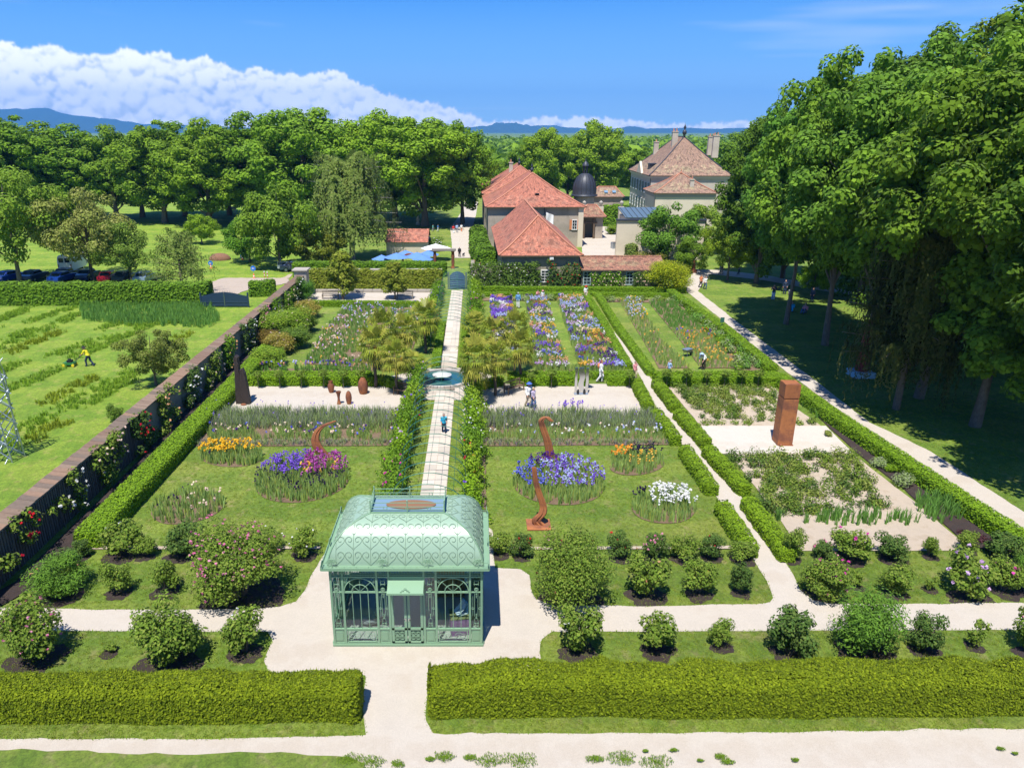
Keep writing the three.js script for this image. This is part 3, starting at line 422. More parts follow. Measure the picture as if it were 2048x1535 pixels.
{
  const G1 = 'tall trees closing the garden behind the car park', big = (px, base, topY, k, pal, label, sx = 1) => { const s = stand(px, base, topY); const p = (pal === 'lime' ? protos.lime : protos.big); const sc = s.h / 20; const t = plantTree('broadleaf_tree', p[k % p.length], M.leaf, label, 'tree', s.x, s.z, sc * sx * 1.32, k * 1.3, G1, sc); return t; };
  const tints = [tintMat(.95, 1, .9), tintMat(1.1, 1.06, 1), tintMat(.8, .9, .95), tintMat(1.2, 1.12, .9)];
  const row = [
    [-150, 455, 205, 0, 'oak', 'broad dark tree at the far left edge of the tree line', 1.2], [40, 447, 226, 1, 'oak', 'rounded tree below the mountain at the left edge', 1.05], [150, 441, 250, 2, 'oak', 'dark tree in the tree line left of the mountain gap', 1.15], [235, 440, 252, 0, 'oak', 'dark green tree where the mountain ridge meets the tree line'],
    [330, 445, 236, 1, 'oak', 'rounded tree with bare stem over the pasture, left of three', 1.0], [420, 452, 240, 0, 'oak', 'tall tree with a clear stem above the shaded pasture hedge'], [490, 446, 226, 2, 'oak', 'dense dark tree left of the tallest lime', 1.0],
    [610, 452, 194, 1, 'lime', 'tallest rounded tree of the tree line, above the birch', 1.0], [745, 448, 214, 0, 'lime', 'bright green lime tree right of the birch top', .92], [850, 452, 216, 1, 'lime', 'great bright lime tree overhanging the drive', 1.05], [925, 447, 238, 0, 'lime', 'bright lime tree beside the drive and barn', .7],
    [690, 436, 250, 0, 'oak', 'dark tree standing behind the birch and the limes', 1.0], [545, 436, 232, 1, 'oak', 'tree between the dense dark tree and tallest lime', .9], [95, 436, 245, 2, 'oak', 'tree behind the left end of the tree line', 1.1], [-60, 440, 222, 0, 'oak', 'tree between the leftmost pair of the tree line', 1], [285, 434, 258, 1, 'oak', 'low dark tree in the dip right of the mountain', 1], [370, 432, 246, 2, 'oak', 'tree behind the two bare-stemmed ones', 1], [460, 430, 246, 1, 'oak', 'tree at the back above the pasture cows', 1], [790, 434, 232, 1, 'oak', 'dark tree behind the two great limes', 1],
  ];
  row.forEach(([px, b, t, k, pal, lab, sx], i) => { const o = big(px, b, t, k, pal, lab, sx); o.children[0].material = tints[(i * 7 + k) % 4]; o.rotation.y = i * 1.7; });
  const G2 = 'trees behind the farm buildings';
  [[1095, 405, 242, 1, 'lime', 'conical bright tree behind the barn ridge', .75], [1190, 400, 236, 0, 'lime', 'tall rounded tree behind the domed tower', .85], [1040, 402, 290, 0, 'oak', 'low tree between barn roof and far hill', .9], [1275, 398, 290, 1, 'oak', 'small tree left of the manor roof', .9], [1500, 400, 235, 2, 'oak', 'tree just right of the manor chimneys', 1], [1135, 396, 300, 2, 'oak', 'dark tree filling the gap behind the tower', 1], [1010, 400, 318, 1, 'oak', 'dark low tree left of the barn chimney', 1]].forEach(([px, b, t, k, pal, lab, sx], i) => { const o = big(px, b, t, k, pal, lab, sx); o.userData.group = G2; o.rotation.y = i * 2.1; });
  // the wood on the right
  const G3 = 'great trees along the right lawn', nears = [tintMat(1, 1, 1), tintMat(1.18, 1.1, .9), tintMat(.9, 1.05, 1.2), tintMat(1.3, 1.25, 1.0)];
  [
    [1512, 566, 205, 1, .85, 'dark tree next to the manor at the left end of the right wood', 0], [1572, 648, 150, 3, .74, 'tall rounded tree second from the left in the right wood', 2], [1650, 690, 100, 5, .88, 'tall tree with a crown standing clear against the sky', 1],
    [1730, 738, 84, 3, .94, 'maple in the middle of the right wood', 0], [1838, 795, 64, 5, .98, 'maple overhanging the shaded lawn at the right', 1], [2075, 755, -60, 4, .95, 'huge tree at the right edge of the picture', 0],
    [1950, 852, 60, 4, 1, 'maple with pale trunk at the right edge of the lawn', 1], [2105, 885, 215, 2, 1.05, 'low-hanging maple reaching in from the right picture edge', 1], [2260, 1010, 120, 4, 1, 'great tree standing right outside the picture edge', 0],
    [1650, 575, 160, 2, .95, 'tree behind the weeping beech', 0], [1780, 605, 60, 1, .95, 'dark tree rising behind the middle of the right wood', 0], [1950, 640, 10, 1, 1, 'tall dark tree at the back of the right wood', 3], [2150, 680, -80, 0, 1, 'tall tree far back at the right edge', 0], [1870, 620, 120, 1, .9, 'shadowy tree deep in the right wood', 2], [1565, 556, 215, 0, .9, 'tree behind the left end of the right wood', 3], [1720, 600, 130, 1, 1, 'dark tree behind the middle trunks of the right wood', 0], [1980, 660, 120, 1, 1, 'dark tree behind the trunks at the right', 0],
  ].forEach(([px, b, t, k, sx, lab, tm], i) => { const s = stand(px, b, Math.max(t, 30)), hh = t < 30 ? s.h * 1.12 : s.h, pr = k > 2 ? protos.canopy[(k - 3) % 2] : protos.near[k % 2], sc = hh / (k > 2 ? 25 : 24), o = plantTree('broadleaf_tree', pr, nears[tm], lab, 'tree', s.x, s.z, sc * sx, i * 1.9 + .4, G3, sc); });
  { const s = stand(1905, 650, 20); plantTree('locust_tree', protos.locust[0], M.leaf, 'feathery yellow-green locust tree rising above the maples', 'tree', s.x, s.z, s.h / 27 * .95, .6, G3, s.h / 27); const q = stand(1440, 480, 250); }
  { const s = stand(1792, 818, 392); const o = plantTree('weeping_beech', protos.beech, M.leaf, 'dark weeping copper beech hanging over the shaded lawn', 'tree', s.x, s.z, s.h / 13.5 * .66, 0, G3, s.h / 13.5); }
  { const s = stand(705, 520, 305); plantTree('birch_tree', protos.birch, M.leaf, 'large weeping silver birch left of the small house', 'tree', s.x, s.z, s.h / 15 * 1.12, .4, null, s.h / 15); }
  // nearer small trees round the car park and field
  const sm = (name, proto, px, b, t, lab, sx = 1, m = M.leaf, H = 9, grp) => { const s = stand(px, b, t), sc = s.h / H; return plantTree(name, proto, m, lab, 'tree', s.x, s.z, sc * sx, px, grp, sc); };
  sm('locust_tree', protos.open[0], 40, 566, 335, 'yellow-green flowering tree at the left edge above the blue cars', .95, tintMat(.85, 1.1, .5));
  sm('locust_tree', protos.open[1], 185, 560, 368, 'open tree in white blossom beside the white van', .95, tintMat(1.15, 1.05, 1.2));
  sm('locust_tree', protos.open[0], 262, 563, 440, 'small green tree behind the red car', 1.0, tintMat(.8, 1, .7));
  sm('willow_tree', protos.willow, 368, 590, 462, 'feathery grey-green willow hanging over the laurel hedge', .95, M.leaf, 6.2);
  sm('fruit_tree', protos.small[0], 500, 524, 428, 'rounded fruit tree by the earth mound', 1.0, tintMat(.75, .95, 1), 6);
  sm('fruit_tree', protos.small[1], 404, 487, 422, 'small bright tree standing in the pasture', 1.0, tintMat(1.4, 1.3, 1), 6);
  sm('broadleaf_tree', protos.small[0], 560, 536, 360, 'grey-green tree left of the birch', .9, tintMat(1.1, 1.05, 1.3), 6);
  sm('fruit_tree', protos.small[1], 645, 534, 452, 'brownish shrub tree at the foot of the birch', 1.3, tintMat(1.15, .8, 1.1), 6);
  sm('magnolia_tree', protos.magnolia[0], 686, 599, 500, 'larger yellow-green magnolia on the gravel terrace', 1.1, M.leaf, 5.4);
  sm('magnolia_tree', protos.magnolia[1], 790, 599, 520, 'smaller yellow-green magnolia on the gravel terrace', 1.1, M.leaf, 5.4);
  sm('round_tree', protos.small[0], 1335, 530, 404, 'dense grey-green round tree before the manor wing', 1.0, tintMat(.85, .98, 1.5), 6);
  sm('broadleaf_tree', protos.small[1], 1408, 505, 400, 'pale feathery tree behind the round tree', .95, tintMat(1.3, 1.15, 1.7), 6);
  sm('broadleaf_tree', protos.open[1], 1455, 560, 428, 'bright yellow-green lawn tree beside the gravel path', .78, tintMat(.95, 1.12, .35));
  sm('broadleaf_tree', protos.small[0], 1500, 520, 430, 'bright green shrub tree at the edge of the right wood', 1.3, tintMat(1.2, 1.2, .8), 6);
  sm('broadleaf_tree', protos.small[1], 1625, 588, 520, 'small light green maple sapling in the shade', .9, tintMat(1.3, 1.3, 1.2), 6);
  sm('field_shrub', protos.open[1], 312, 770, 655, 'airy olive shrub standing in the field beside the wall', 1.0, tintMat(.8, .8, .75));
  sm('broadleaf_tree', protos.small[0], 1385, 545, 470, 'dark bush right of the flowering yard wall', 1.0, tintMat(.9, .9, .9), 6);
}
// undergrowth at the foot of the right wood
{
  rnd = rngOf(57); const L = new Leaves(9000), lobes = []; for (let i = 0; i < 150; i++) { const t = rnd(), p = at(lerp(1640, 2150, t), lerp(592, 800, t)); lobes.push({ x: p.x + rr(2, 16), y: rr(.3, 2.4), z: p.z + rr(-5, 4), r: rr(.8, 1.9), f: .9 }); } clothe(L, lobes, 30000, .19, .6, PAL.deep, { floor: .05 }); top('undergrowth', L.geo(), M.leaf, 'dark shrubby undergrowth between the trunks of the right wood', 'undergrowth', 'stuff');
}
// woods on the plain beyond
{
  const L = new Leaves(9000); rnd = rngOf(55); const lobes = []; for (let i = 0; i < 1700; i++) { const z = -rr(270, 1150), x = rr(-1, 1) * -z * .95; lobes.push({ x, y: rr(2, 7) - z * .002, z, r: rr(5, 9.5), f: .9 }); }
  clothe(L, lobes, 45000, 2.5, .7, PAL.oak, { floor: -2 }); top('distant_wood', L.geo(), M.leaf, 'far belt of dark woodland on the plain behind the trees', 'woodland', 'stuff');
}
// ---------------------------------------------------------------- the green garden pavilion
{
  const zf = at(816, 1291).z, xl = at(668, 1293).x, xr = at(965, 1288).x, W = xr - xl, D = 3.85, HW = W / 2, HD = D / 2, E = 3.6;
  const pav = thing('garden_pavilion', 'ornate mint-green metal pavilion with glazed walls and domed roof', 'pavilion', (xl + xr) / 2, 0.03, zf - HD, 0.0);
  const g = M.green, gr = mat([.255, .365, .265], .32, .0, { bumpMap: metres(T.gravelB, 3), bumpScale: .002 });
  const P = (name, geo, m = g, parent = pav) => part(name, geo, m, parent);
  P('base_frame', [bx(W + .06, .1, .14, 0, .05, HD), bx(W + .06, .1, .14, 0, .05, -HD), bx(.14, .1, D - .15, HW, .05, 0), bx(.14, .1, D - .15, -HW, .05, 0)]);
  P('floor', bx(W - .1, .04, D - .1, 0, .02, 0), mat([.42, .39, .34], .85));
  // bays
  const cw = .5, nw = .47, dw = 1.36, ww = (W - 2 * cw - 2 * nw - dw) / 2;
  const xsB = [-HW, -HW + cw, -HW + cw + ww, -HW + cw + ww + nw, HW - cw - ww - nw, HW - cw - ww, HW - cw, HW];
  const rail = (y, h, d = .07) => [bx(W, h, d, 0, y, 0)];
  function wallSide(zSign, isFront) { // long walls
    const grp = new THREE.Group(); grp.name = isFront ? 'front_wall' : 'back_wall'; grp.position.z = zSign * HD; if (!isFront) grp.rotation.y = Math.PI; pav.add(grp);
    for (const x of xsB) P('post', bx(.085, E - .1, .09, clamp(x, -HW + .045, HW - .045), .1 + (E - .1) / 2, 0), g, grp);
    P('rail', bx(W - .1, .07, .075, 0, .79, 0), g, grp); P('rail', bx(W - .1, .06, .075, 0, 3.2, 0), g, grp); P('rail', bx(W + .02, .08, .11, 0, E - .04, 0), g, grp); P('rail', bx(W - .1, .05, .075, 0, .13, 0), g, grp);
    const bays = [[0, 'c'], [1, 'w'], [2, 'c'], [3, isFront ? 'd' : 'w'], [4, 'c'], [5, 'w'], [6, 'c']];
    for (const [i, kind] of bays) {
      const a = xsB[i] + .045, b = xsB[i + 1] - .045, w = b - a, cx = (a + b) / 2;
      // frieze of little bars and scrolls
      const fr = []; for (let k = 0; k < Math.round(w / .105); k++) { const x = a + (k + .5) * w / Math.round(w / .105); fr.push(bx(.018, .30, .018, x, 3.38, 0)); fr.push(ring(.035, .009, x, 3.38, .012, 10)); } fr.push(bx(w, .025, .03, cx, 3.28, 0)); P('frieze', fr, g, grp);
      if (kind === 'w') {
        const win = new THREE.Group(); win.name = 'arched_window'; grp.add(win);
        P('pane', bx(w, 2.36, .006, cx, 2.0, -.01), M.glass, win); P('transom', bx(w, .06, .06, cx, 2.5, 0), g, win);
        for (const f of [.25, .5, .75]) P('glazing_bar', bx(.024, 1.66, .03, a + w * f, 1.65, .005), g, win);
        const r = w / 2 - .01; P('arch', ring(r, .024, cx, 2.53, .012, 28, Math.PI), g, win); P('inner_arch', ring(r * .52, .018, cx, 2.53, .012, 20, Math.PI), g, win);
        for (const q of [.25, .5, .75]) { const c = Math.cos(Math.PI * q), s = Math.sin(Math.PI * q); P('spoke', bar(V(cx + c * .03, 2.53 + s * .03, .012), V(cx + c * r, 2.53 + s * Math.min(r, .66), .012), .011, 5), g, win); }
        for (const [q, e2] of [[a, 1], [b, -1]]) { P('spandrel', ring(.06, .012, q + e2 * .09, 3.08, .012, 12), g, win); P('spandrel', ring(.035, .01, q + e2 * .06, 2.96, .012, 10), g, win); }
        const low = new THREE.Group(); low.name = 'lower_panel'; grp.add(low);
        P('pane', bx(w - .02, .58, .006, cx, .46, -.01), M.glass, low); P('panel_frame', [bx(w - .06, .03, .03, cx, .72, .02), bx(w - .06, .03, .03, cx, .2, .02), bx(.03, .5, .03, a + .06, .46, .02), bx(.03, .5, .03, b - .06, .46, .02)], g, low);
        const sc = []; for (const q of [-1, 1]) { const pts = []; for (let t = 0; t <= 1; t += .04) { const th = t * 9, rad = .18 * (1 - t * .8); pts.push(V(cx + q * (.2 + Math.cos(th) * rad), .46 + Math.sin(th) * rad, .02)); } sc.push(limb(pts, pts.map(() => .009), 4)); const p2 = pts.map((p) => V(p.x + q * .22, .92 - p.y, .02)); sc.push(limb(p2, p2.map(() => .008), 4)); } for (const q of sc) P('scroll', q, g, low);
      } else if (kind === 'c') {
        P('pane', bx(w, 2.36, .006, cx, 2.0, -.01), M.glass, grp);
        P('base_panel', [bx(w - .02, .58, .03, cx, .46, -.005), bx(w - .14, .42, .02, cx, .46, .02)], g, grp);
        const o = [], bw = w * .16; for (const q of [-1, 1]) { o.push(bx(.018, 1.15, .02, cx + q * bw, 1.95, 0), bx(.016, .9, .02, cx + q * w * .33, 1.85, 0), ring(.045, .009, cx + q * w * .33, 1.75, .01, 12)); const k = w * .22; o.push(bx(.016, .2, .02, cx + q * k, .95, 0), bx(k, .016, .02, cx + q * k * .6, 1.06, 0), bx(k * .8, .016, .02, cx + q * k * .55, .93, 0), bx(.016, .07, .02, cx + q * .03, 1.0, 0)); o.push(bar(V(cx + q * k, 1.05, 0), V(cx + q * bw * .8, 1.28, 0), .01, 4)); }
        o.push(ring(.075, .014, cx, 2.62, .01, 14), ring(.04, .012, cx, 2.62, .01, 12), bx(w, .04, .05, cx, 2.5, 0), bx(.05, .05, .03, cx, 1.3, 0), bx(.03, .14, .03, cx, 1.42, 0), bx(.05, .05, .03, cx, 2.42, 0), bx(.03, .12, .03, cx, 2.3, 0), bx(w * .5, .016, .02, cx, 2.85, 0), bx(w * .36, .016, .02, cx, 3.0, 0), bx(.016, .25, .02, cx - w * .2, 2.92, 0), bx(.016, .25, .02, cx + w * .2, 2.92, 0)); P('ornament', o, g, grp);
      } else {
        const door = new THREE.Group(); door.name = 'double_door'; grp.add(door);
        for (const q of [-1, 1]) {
          const leaf = new THREE.Group(); leaf.name = 'door_leaf'; door.add(leaf); const lw = w / 2 - .03, lx = cx + q * (w / 4 + .002);
          P('stile', [bx(.1, 2.4, .06, lx - lw / 2 + .05, 1.36, .03), bx(.1, 2.4, .06, lx + lw / 2 - .05, 1.36, .03), bx(lw, .1, .06, lx, 2.5, .03), bx(lw, .1, .06, lx, .82, .03), bx(lw, .08, .06, lx, .2, .03)], g, leaf);
          P('pane', bx(lw - .18, 1.6, .006, lx, 1.67, .03), M.glass, leaf); P('lower_panel', bx(lw - .2, .5, .012, lx, .5, .02), mat([.05, .10, .07], .5), leaf);
          const s = []; for (const [dx, dy] of [[-1, -1], [1, -1], [-1, 1], [1, 1]]) { s.push(ring(.085, .012, lx + dx * .1, .5 + dy * .1, .05, 14), ring(.045, .01, lx + dx * .1, .5 + dy * .1, .05, 10)); } s.push(ring(.05, .012, lx, .5, .05, 12)); P('scroll', s, g, leaf);
          P('handle', [bx(.03, .16, .02, cx + q * .055, 1.28, .075), bx(.09, .02, .025, cx + q * .09, 1.33, .09)], M.steel, leaf);
        }
        P('door_head', [bx(w, .12, .08, cx, 2.64, .02), bx(w, .5, .03, cx, 2.94, 0)], g, grp);
        const can = new THREE.Group(); can.name = 'door_canopy'; grp.add(can); const cwd = w + .12;
        P('canopy_roof', bx(cwd, .035, .62, cx, 2.93, .30, 0, 0, .42), g, can); P('canopy_edge', bx(cwd + .04, .07, .035, cx, 2.80, .58), g, can); for (const [ox, oy, oz, r] of [[0, 2.95, .45, .045], [-.09, 2.90, .5, .035], [.09, 2.90, .5, .035], [-.16, 2.87, .54, .025], [.16, 2.87, .54, .025]]) P('canopy_scroll', ring(r, .011, cx + ox, oy, oz, 12), g, can);
        for (const q of [-1, 1]) P('canopy_bracket', bar(V(cx + q * cwd * .46, 2.55, .04), V(cx + q * cwd * .46, 2.80, .5), .016, 5), g, can);
      }
    }
  }
  wallSide(1, true); wallSide(-1, false);
  for (const q of [-1, 1]) { // short walls
    const grp = new THREE.Group(); grp.name = 'side_wall'; grp.position.x = q * HW; grp.rotation.y = q * Math.PI / 2; pav.add(grp); const n = 4, w = (D - .2) / n;
    for (let i = 0; i < n; i++) { const cx = -D / 2 + .1 + w * (i + .5); P('pane', bx(w - .06, 2.36, .006, cx, 2.0, -.01), M.glass, grp); P('base_panel', [bx(w - .06, .58, .03, cx, .46, -.005), bx(w - .22, .42, .02, cx, .46, .02)], g, grp); if (i) P('post', bx(.08, E - .1, .08, cx - w / 2, .1 + (E - .1) / 2, 0), g, grp); P('arch', ring(w / 2 - .05, .02, cx, 2.5, .01, 20, Math.PI), g, grp); P('glazing_bar', bx(.022, 1.66, .03, cx, 1.65, 0), g, grp); }
    P('rail', bx(D - .2, .07, .07, 0, .79, 0), g, grp); P('rail', bx(D - .2, .05, .07, 0, 2.5, 0), g, grp); P('rail', bx(D - .2, .06, .07, 0, 3.2, 0), g, grp); P('rail', bx(D - .1, .08, .1, 0, E - .04, 0), g, grp);
  }
  // eaves: cornice and gutter
  const ex = HW + .25, ez = HD + .25, eave = new THREE.Group(); eave.name = 'eaves'; pav.add(eave);
  P('cornice', [bx(2 * ex, .12, .05, 0, E + .08, ez), bx(2 * ex, .12, .05, 0, E + .08, -ez), bx(.05, .12, 2 * ez - .05, ex, E + .08, 0), bx(.05, .12, 2 * ez - .05, -ex, E + .08, 0)], g, eave);
  P('soffit', [bx(2 * ex - .06, .03, .34, 0, E + .04, ez - .19), bx(2 * ex - .06, .03, .34, 0, E + .04, -ez + .19), bx(.34, .03, 2 * ez - .75, ex - .19, E + .04, 0), bx(.34, .03, 2 * ez - .75, -ex + .19, E + .04, 0)], g, eave);
  P('gutter_tray', [bx(2 * ex - .06, .02, .36, 0, E + .10, ez - .2), bx(2 * ex - .06, .02, .36, 0, E + .10, -ez + .2), bx(.36, .02, 2 * ez - .8, ex - .2, E + .10, 0), bx(.36, .02, 2 * ez - .8, -ex + .2, E + .10, 0)], g, eave);
  const rim = []; for (const s of [-1, 1]) { rim.push(bx(2 * ex, .02, .02, 0, E + .21, s * ez), bx(.02, .02, 2 * ez, s * ex, E + .21, 0)); for (let k = 0; k <= 14; k++) rim.push(bx(.014, .07, .014, -ex + 2 * ex * k / 14, E + .175, s * ez)); for (let k = 1; k < 9; k++) rim.push(bx(.014, .07, .014, s * ex, E + .175, -ez + 2 * ez * k / 9)); } P('gutter_rail', rim, g, eave);
  // domed roof
  const pw = 2.87 / 2, pd = 1.15 / 2, rx = HW + .02, rz = HD + .02, y0 = E + .11, y1 = 5.22;
  const S = (t) => 1 - Math.cos(t * Math.PI / 2 * .96) / 1, sN = S(1), inset = (t) => S(t) / sN * .82 + t * .18, up = (t) => Math.pow(Math.sin(t * Math.PI / 2), .92);
  const R = (face, a, t, off = 0) => { const i = inset(t), y = lerp(y0, y1, up(t)), hx = lerp(rx, pw, i), hz = lerp(rz, pd, i); const d = .01, y2 = lerp(y0, y1, up(Math.min(1, t + d))) - lerp(y0, y1, up(Math.max(0, t - d))), i2 = inset(Math.min(1, t + d)) - inset(Math.max(0, t - d)); let n; if (face < 2) { const s = face ? -1 : 1; n = V(0, i2 * (rz - pd), s * y2).normalize(); return V(clamp(a, -hx, hx), y, s * hz).addScaledVector(n, off); } const s = face === 2 ? 1 : -1; n = V(s * y2, i2 * (rx - pw), 0).normalize(); return V(s * hx, y, clamp(a, -hz, hz)).addScaledVector(n, off); };
  const half = (face, t) => lerp(face < 2 ? rx : rz, face < 2 ? pw : pd, inset(t));
  const roof = new THREE.Group(); roof.name = 'domed_roof'; pav.add(roof);
  for (let f = 0; f < 4; f++) {
    P('roof_skin', surf((u, v) => R(f, lerp(-1, 1, u) * half(f, v), v), 12, 22), gr, roof);
    // scrollwork: hearts in columns, standing 1.5 cm proud
    const ribs = [], sc = [], span = f < 2 ? rx : rz, cols = f < 2 ? 9 : 6, cwid = 2 * span / cols, rows = 4;
    for (let c = 0; c < cols; c++) {
      const a0 = -span + (c + .5) * cwid, tMax = (() => { let t = 0; while (t < 1 && half(f, t) > Math.abs(a0)) t += .01; return t; })();
      if (tMax > .12) { const pts = []; for (let t = 0; t <= tMax - .005; t += .04) pts.push(R(f, a0, t, .012)); if (pts.length > 2) ribs.push(limb(pts, pts.map(() => .008), 4)); }
      for (let r = 0; r < rows; r++) for (const q of [-1, 1]) {
        const t0 = .03 + r * .245, pts = []; let ok = true;
        const put = (x, y) => { const a = a0 + q * x * cwid * .5, t = t0 + y * .245; if (t > .99 || Math.abs(a) > half(f, Math.min(.99, t)) - .02) ok = false; else pts.push(R(f, a, t, .016)); };
        for (let k = 0; k <= 26 && ok; k++) { const u = k / 26; // rises from the rib, swells out, curls in
          if (u < .5) { const w = u / .5; put(.02 + .93 * Math.sin(w * Math.PI / 2) ** 1.5, -.12 + .62 * w); } else { const w = (u - .5) / .5, th = w * 5.6, rad = .46 * (1 - w * .72); put(.95 - .46 + Math.cos(th) * rad, .5 + Math.sin(th) * rad * .62); } }
        if (pts.length > 6) sc.push(limb(pts, pts.map(() => .0105), 4));
      }
    }
    P('roof_rib', ribs, gr, roof); P('roof_scroll', sc, gr, roof);
  }
  for (const [a, b] of [[1, 1], [1, -1], [-1, 1], [-1, -1]]) { const pts = []; for (let t = 0; t <= 1.001; t += .05) pts.push(V(a * lerp(rx, pw, inset(t)), lerp(y0, y1, up(t)) + .01, b * lerp(rz, pd, inset(t)))); P('hip_bar', limb(pts, pts.map(() => .03), 6), g, roof); }
  // acanthus knots along the eaves
  const knot = (x, z, s, face) => { const l = []; for (let k = 0; k < 5; k++) { const an = (k - 2) * .55; l.push(ring(.055 * s, .014 * s, Math.sin(an) * .12 * s, .10 * s + Math.cos(an) * .12 * s, 0, 10)); } l.push(bx(.03 * s, .2 * s, .03 * s, 0, .1 * s, 0)); const m = mergeG(l); m.rotateY(face); const o = part('eaves_ornament', m, g, eave); o.position.set(x, E + .16, z); };
  for (const x of [-ex + .42, -.87 * 1, .87, ex - .42]) knot(x, ez - .06, 1.25, 0); for (const x of [-ex + .05, ex - .05]) for (const z of [ez - .05, .5, -ez + .05]) knot(x, z, .95, Math.PI / 2);
  // roof platform: skylight, oval plate, railing
  const plat = new THREE.Group(); plat.name = 'roof_platform'; pav.add(plat);
  P('platform_frame', [bx(2 * pw + .1, .08, .07, 0, y1 + .02, pd), bx(2 * pw + .1, .08, .07, 0, y1 + .02, -pd), bx(.07, .08, 2 * pd - .08, pw, y1 + .02, 0), bx(.07, .08, 2 * pd - .08, -pw, y1 + .02, 0)], g, plat);
  P('skylight', bx(2 * pw - .06, .02, 2 * pd - .06, 0, y1 + .02, 0), mat([.16, .25, .33], .08), plat);
  const ov = new THREE.CylinderGeometry(1, 1, .03, 40); ov.scale(1.0, 1, .36); ov.translate(.1, y1 + .06, -.02); P('oval_plate', ov, mat([.22, .115, .055], .5), plat);
  const posts = [[-1, -1], [0, -1], [1, -1], [-1, 1], [0, 1], [1, 1]]; for (const [a, b] of posts) if (a || true) P('rail_post', [bx(.04, .46, .04, a * (pw + .02), y1 + .28, b * (pd + .02)), (() => { const q = new THREE.SphereGeometry(.035, 8, 6); q.translate(a * (pw + .02), y1 + .55, b * (pd + .02)); return q; })()], g, plat);
  for (const h of [.16, .28, .46]) P('platform_rail', [bx(2 * pw + .04, .022, .022, 0, y1 + h, pd + .02), bx(2 * pw + .04, .022, .022, 0, y1 + h, -pd - .02), bx(.022, .022, 2 * pd + .02, pw + .02, y1 + h, 0), bx(.022, .022, 2 * pd + .02, -pw - .02, y1 + h, 0)], g, plat);
  P('rail_ornament', [-1, 1].flatMap((s) => [-.6, 0, .6].map((x) => ring(.07, .012, x * pw, y1 + .22, s * (pd + .02), 12))), g, plat);
  // what stands inside
  const ix = pav.position.x, iz = pav.position.z;
  const st = thing('display_block', 'purple display block with olive top inside the pavilion', 'plinth', ix + 2.05, .08, iz + 1.05, .15); part('block', bx(.8, .78, .7, 0, .39, 0), mat([.26, .10, .27], .7), st); part('block_top', bx(.84, .04, .74, 0, .80, 0), mat([.22, .21, .09], .7), st);
  const ch = thing('draped_chair', 'chair with pale blue back draped in white cloth inside the pavilion', 'chair', ix + 2.1, .9, iz + 1.0, .5); part('seat', bx(.42, .05, .42, 0, .0, 0), M.white, ch); part('backrest', bx(.05, .5, .42, .2, .27, 0), mat([.25, .45, .6], .5), ch); part('cloth', surf((u, v) => V(-.26 + u * .46, .06 + .42 * Math.pow(u, 1.6) + .02 * Math.sin(v * 14), -.24 + v * .46), 8, 12), mat([.75, .77, .8], .9), ch);
  const ca = thing('wooden_cabinet', 'orange-brown slatted wooden cabinet at the back of the pavilion', 'cabinet', ix + 1.55, .08, iz - 1.4, 0); part('cabinet_body', bx(1.3, 2.0, .4, 0, 1.0, 0), mat([.42, .21, .08], .6), ca); for (let k = 0; k < 6; k++) part('slat', bx(.1, 1.7, .03, -.5 + k * .2, 1.0, .215), mat([.30, .14, .05], .6), ca);
  const so = thing('garden_figure', 'pale grey reclining form on the floor inside the pavilion', 'sculpture', ix - 1.6, .08, iz + .6, .3); part('form', (() => { const q = new THREE.SphereGeometry(.4, 16, 12); q.scale(1.3, .5, .7); q.translate(0, .2, 0); return q; })(), mat([.28, .28, .28], .8), so); part('form_top', (() => { const q = new THREE.SphereGeometry(.24, 14, 10); q.scale(.9, .9, .8); q.translate(.3, .42, 0); return q; })(), mat([.32, .32, .32], .8), so);
}
// ---------------------------------------------------------------- buildings
const roofRed = T.roof([.36, .125, .075], [.44, .17, .105], [.22, .085, .062], [.30, .15, .10]), roofOld = T.roof([.25, .115, .075], [.34, .17, .10], [.15, .08, .06], [.27, .22, .12]), roofMoss = T.roof([.25, .15, .105], [.34, .22, .14], [.16, .115, .09], [.33, .29, .16]);
const RM = { red: mat(null, .85, 0, { map: metres(roofRed, 11) }), old: mat(null, .88, 0, { map: metres(roofOld, 9) }), moss: mat(null, .88, 0, { map: metres(roofMoss, 11) }), ridge: mat([.44, .19, .115], .85), wallTop: mat(null, .9, 0, { map: metres(roofOld, 5) }) };
const WM = { barn: mat(null, .95, 0, { map: metres(T.stucco([.40, .34, .275], [.27, .235, .19]), 9) }), manor: mat(null, .95, 0, { map: metres(T.stucco([.50, .44, .36], [.38, .335, .27]), 9) }), pale: mat(null, .95, 0, { map: metres(T.stucco([.62, .545, .42], [.54, .47, .36]), 8) }), rubble: mat(null, .95, 0, { map: metres(T.stucco([.28, .25, .19], [.17, .16, .13]), 3) }) };
const mirrorX = (g) => { g = g.index ? g.toNonIndexed() : g; g.scale(-1, 1, 1); for (const k of ['position', 'uv']) { const a = g.attributes[k], n = a.itemSize, d = a.array; for (let i = 0; i < a.count; i += 3) for (let c = 0; c < n; c++) { const t = d[(i + 1) * n + c]; d[(i + 1) * n + c] = d[(i + 2) * n + c]; d[(i + 2) * n + c] = t; } } g.computeVertexNormals(); return g; };
const metreUV = (g) => { const p = g.attributes.position, n = g.attributes.normal, uv = g.attributes.uv; for (let i = 0; i < p.count; i++) { const ax = Math.abs(n.getX(i)), ay = Math.abs(n.getY(i)), az = Math.abs(n.getZ(i)); if (ay > ax && ay > az) uv.setXY(i, p.getX(i), p.getZ(i)); else if (ax > az) uv.setXY(i, p.getZ(i), p.getY(i)); else uv.setXY(i, p.getX(i), p.getY(i)); } return g; };
const wallBox = (w, h, d, x = 0, y = 0, z = 0) => metreUV(bx(w, h, d, x, y, z));
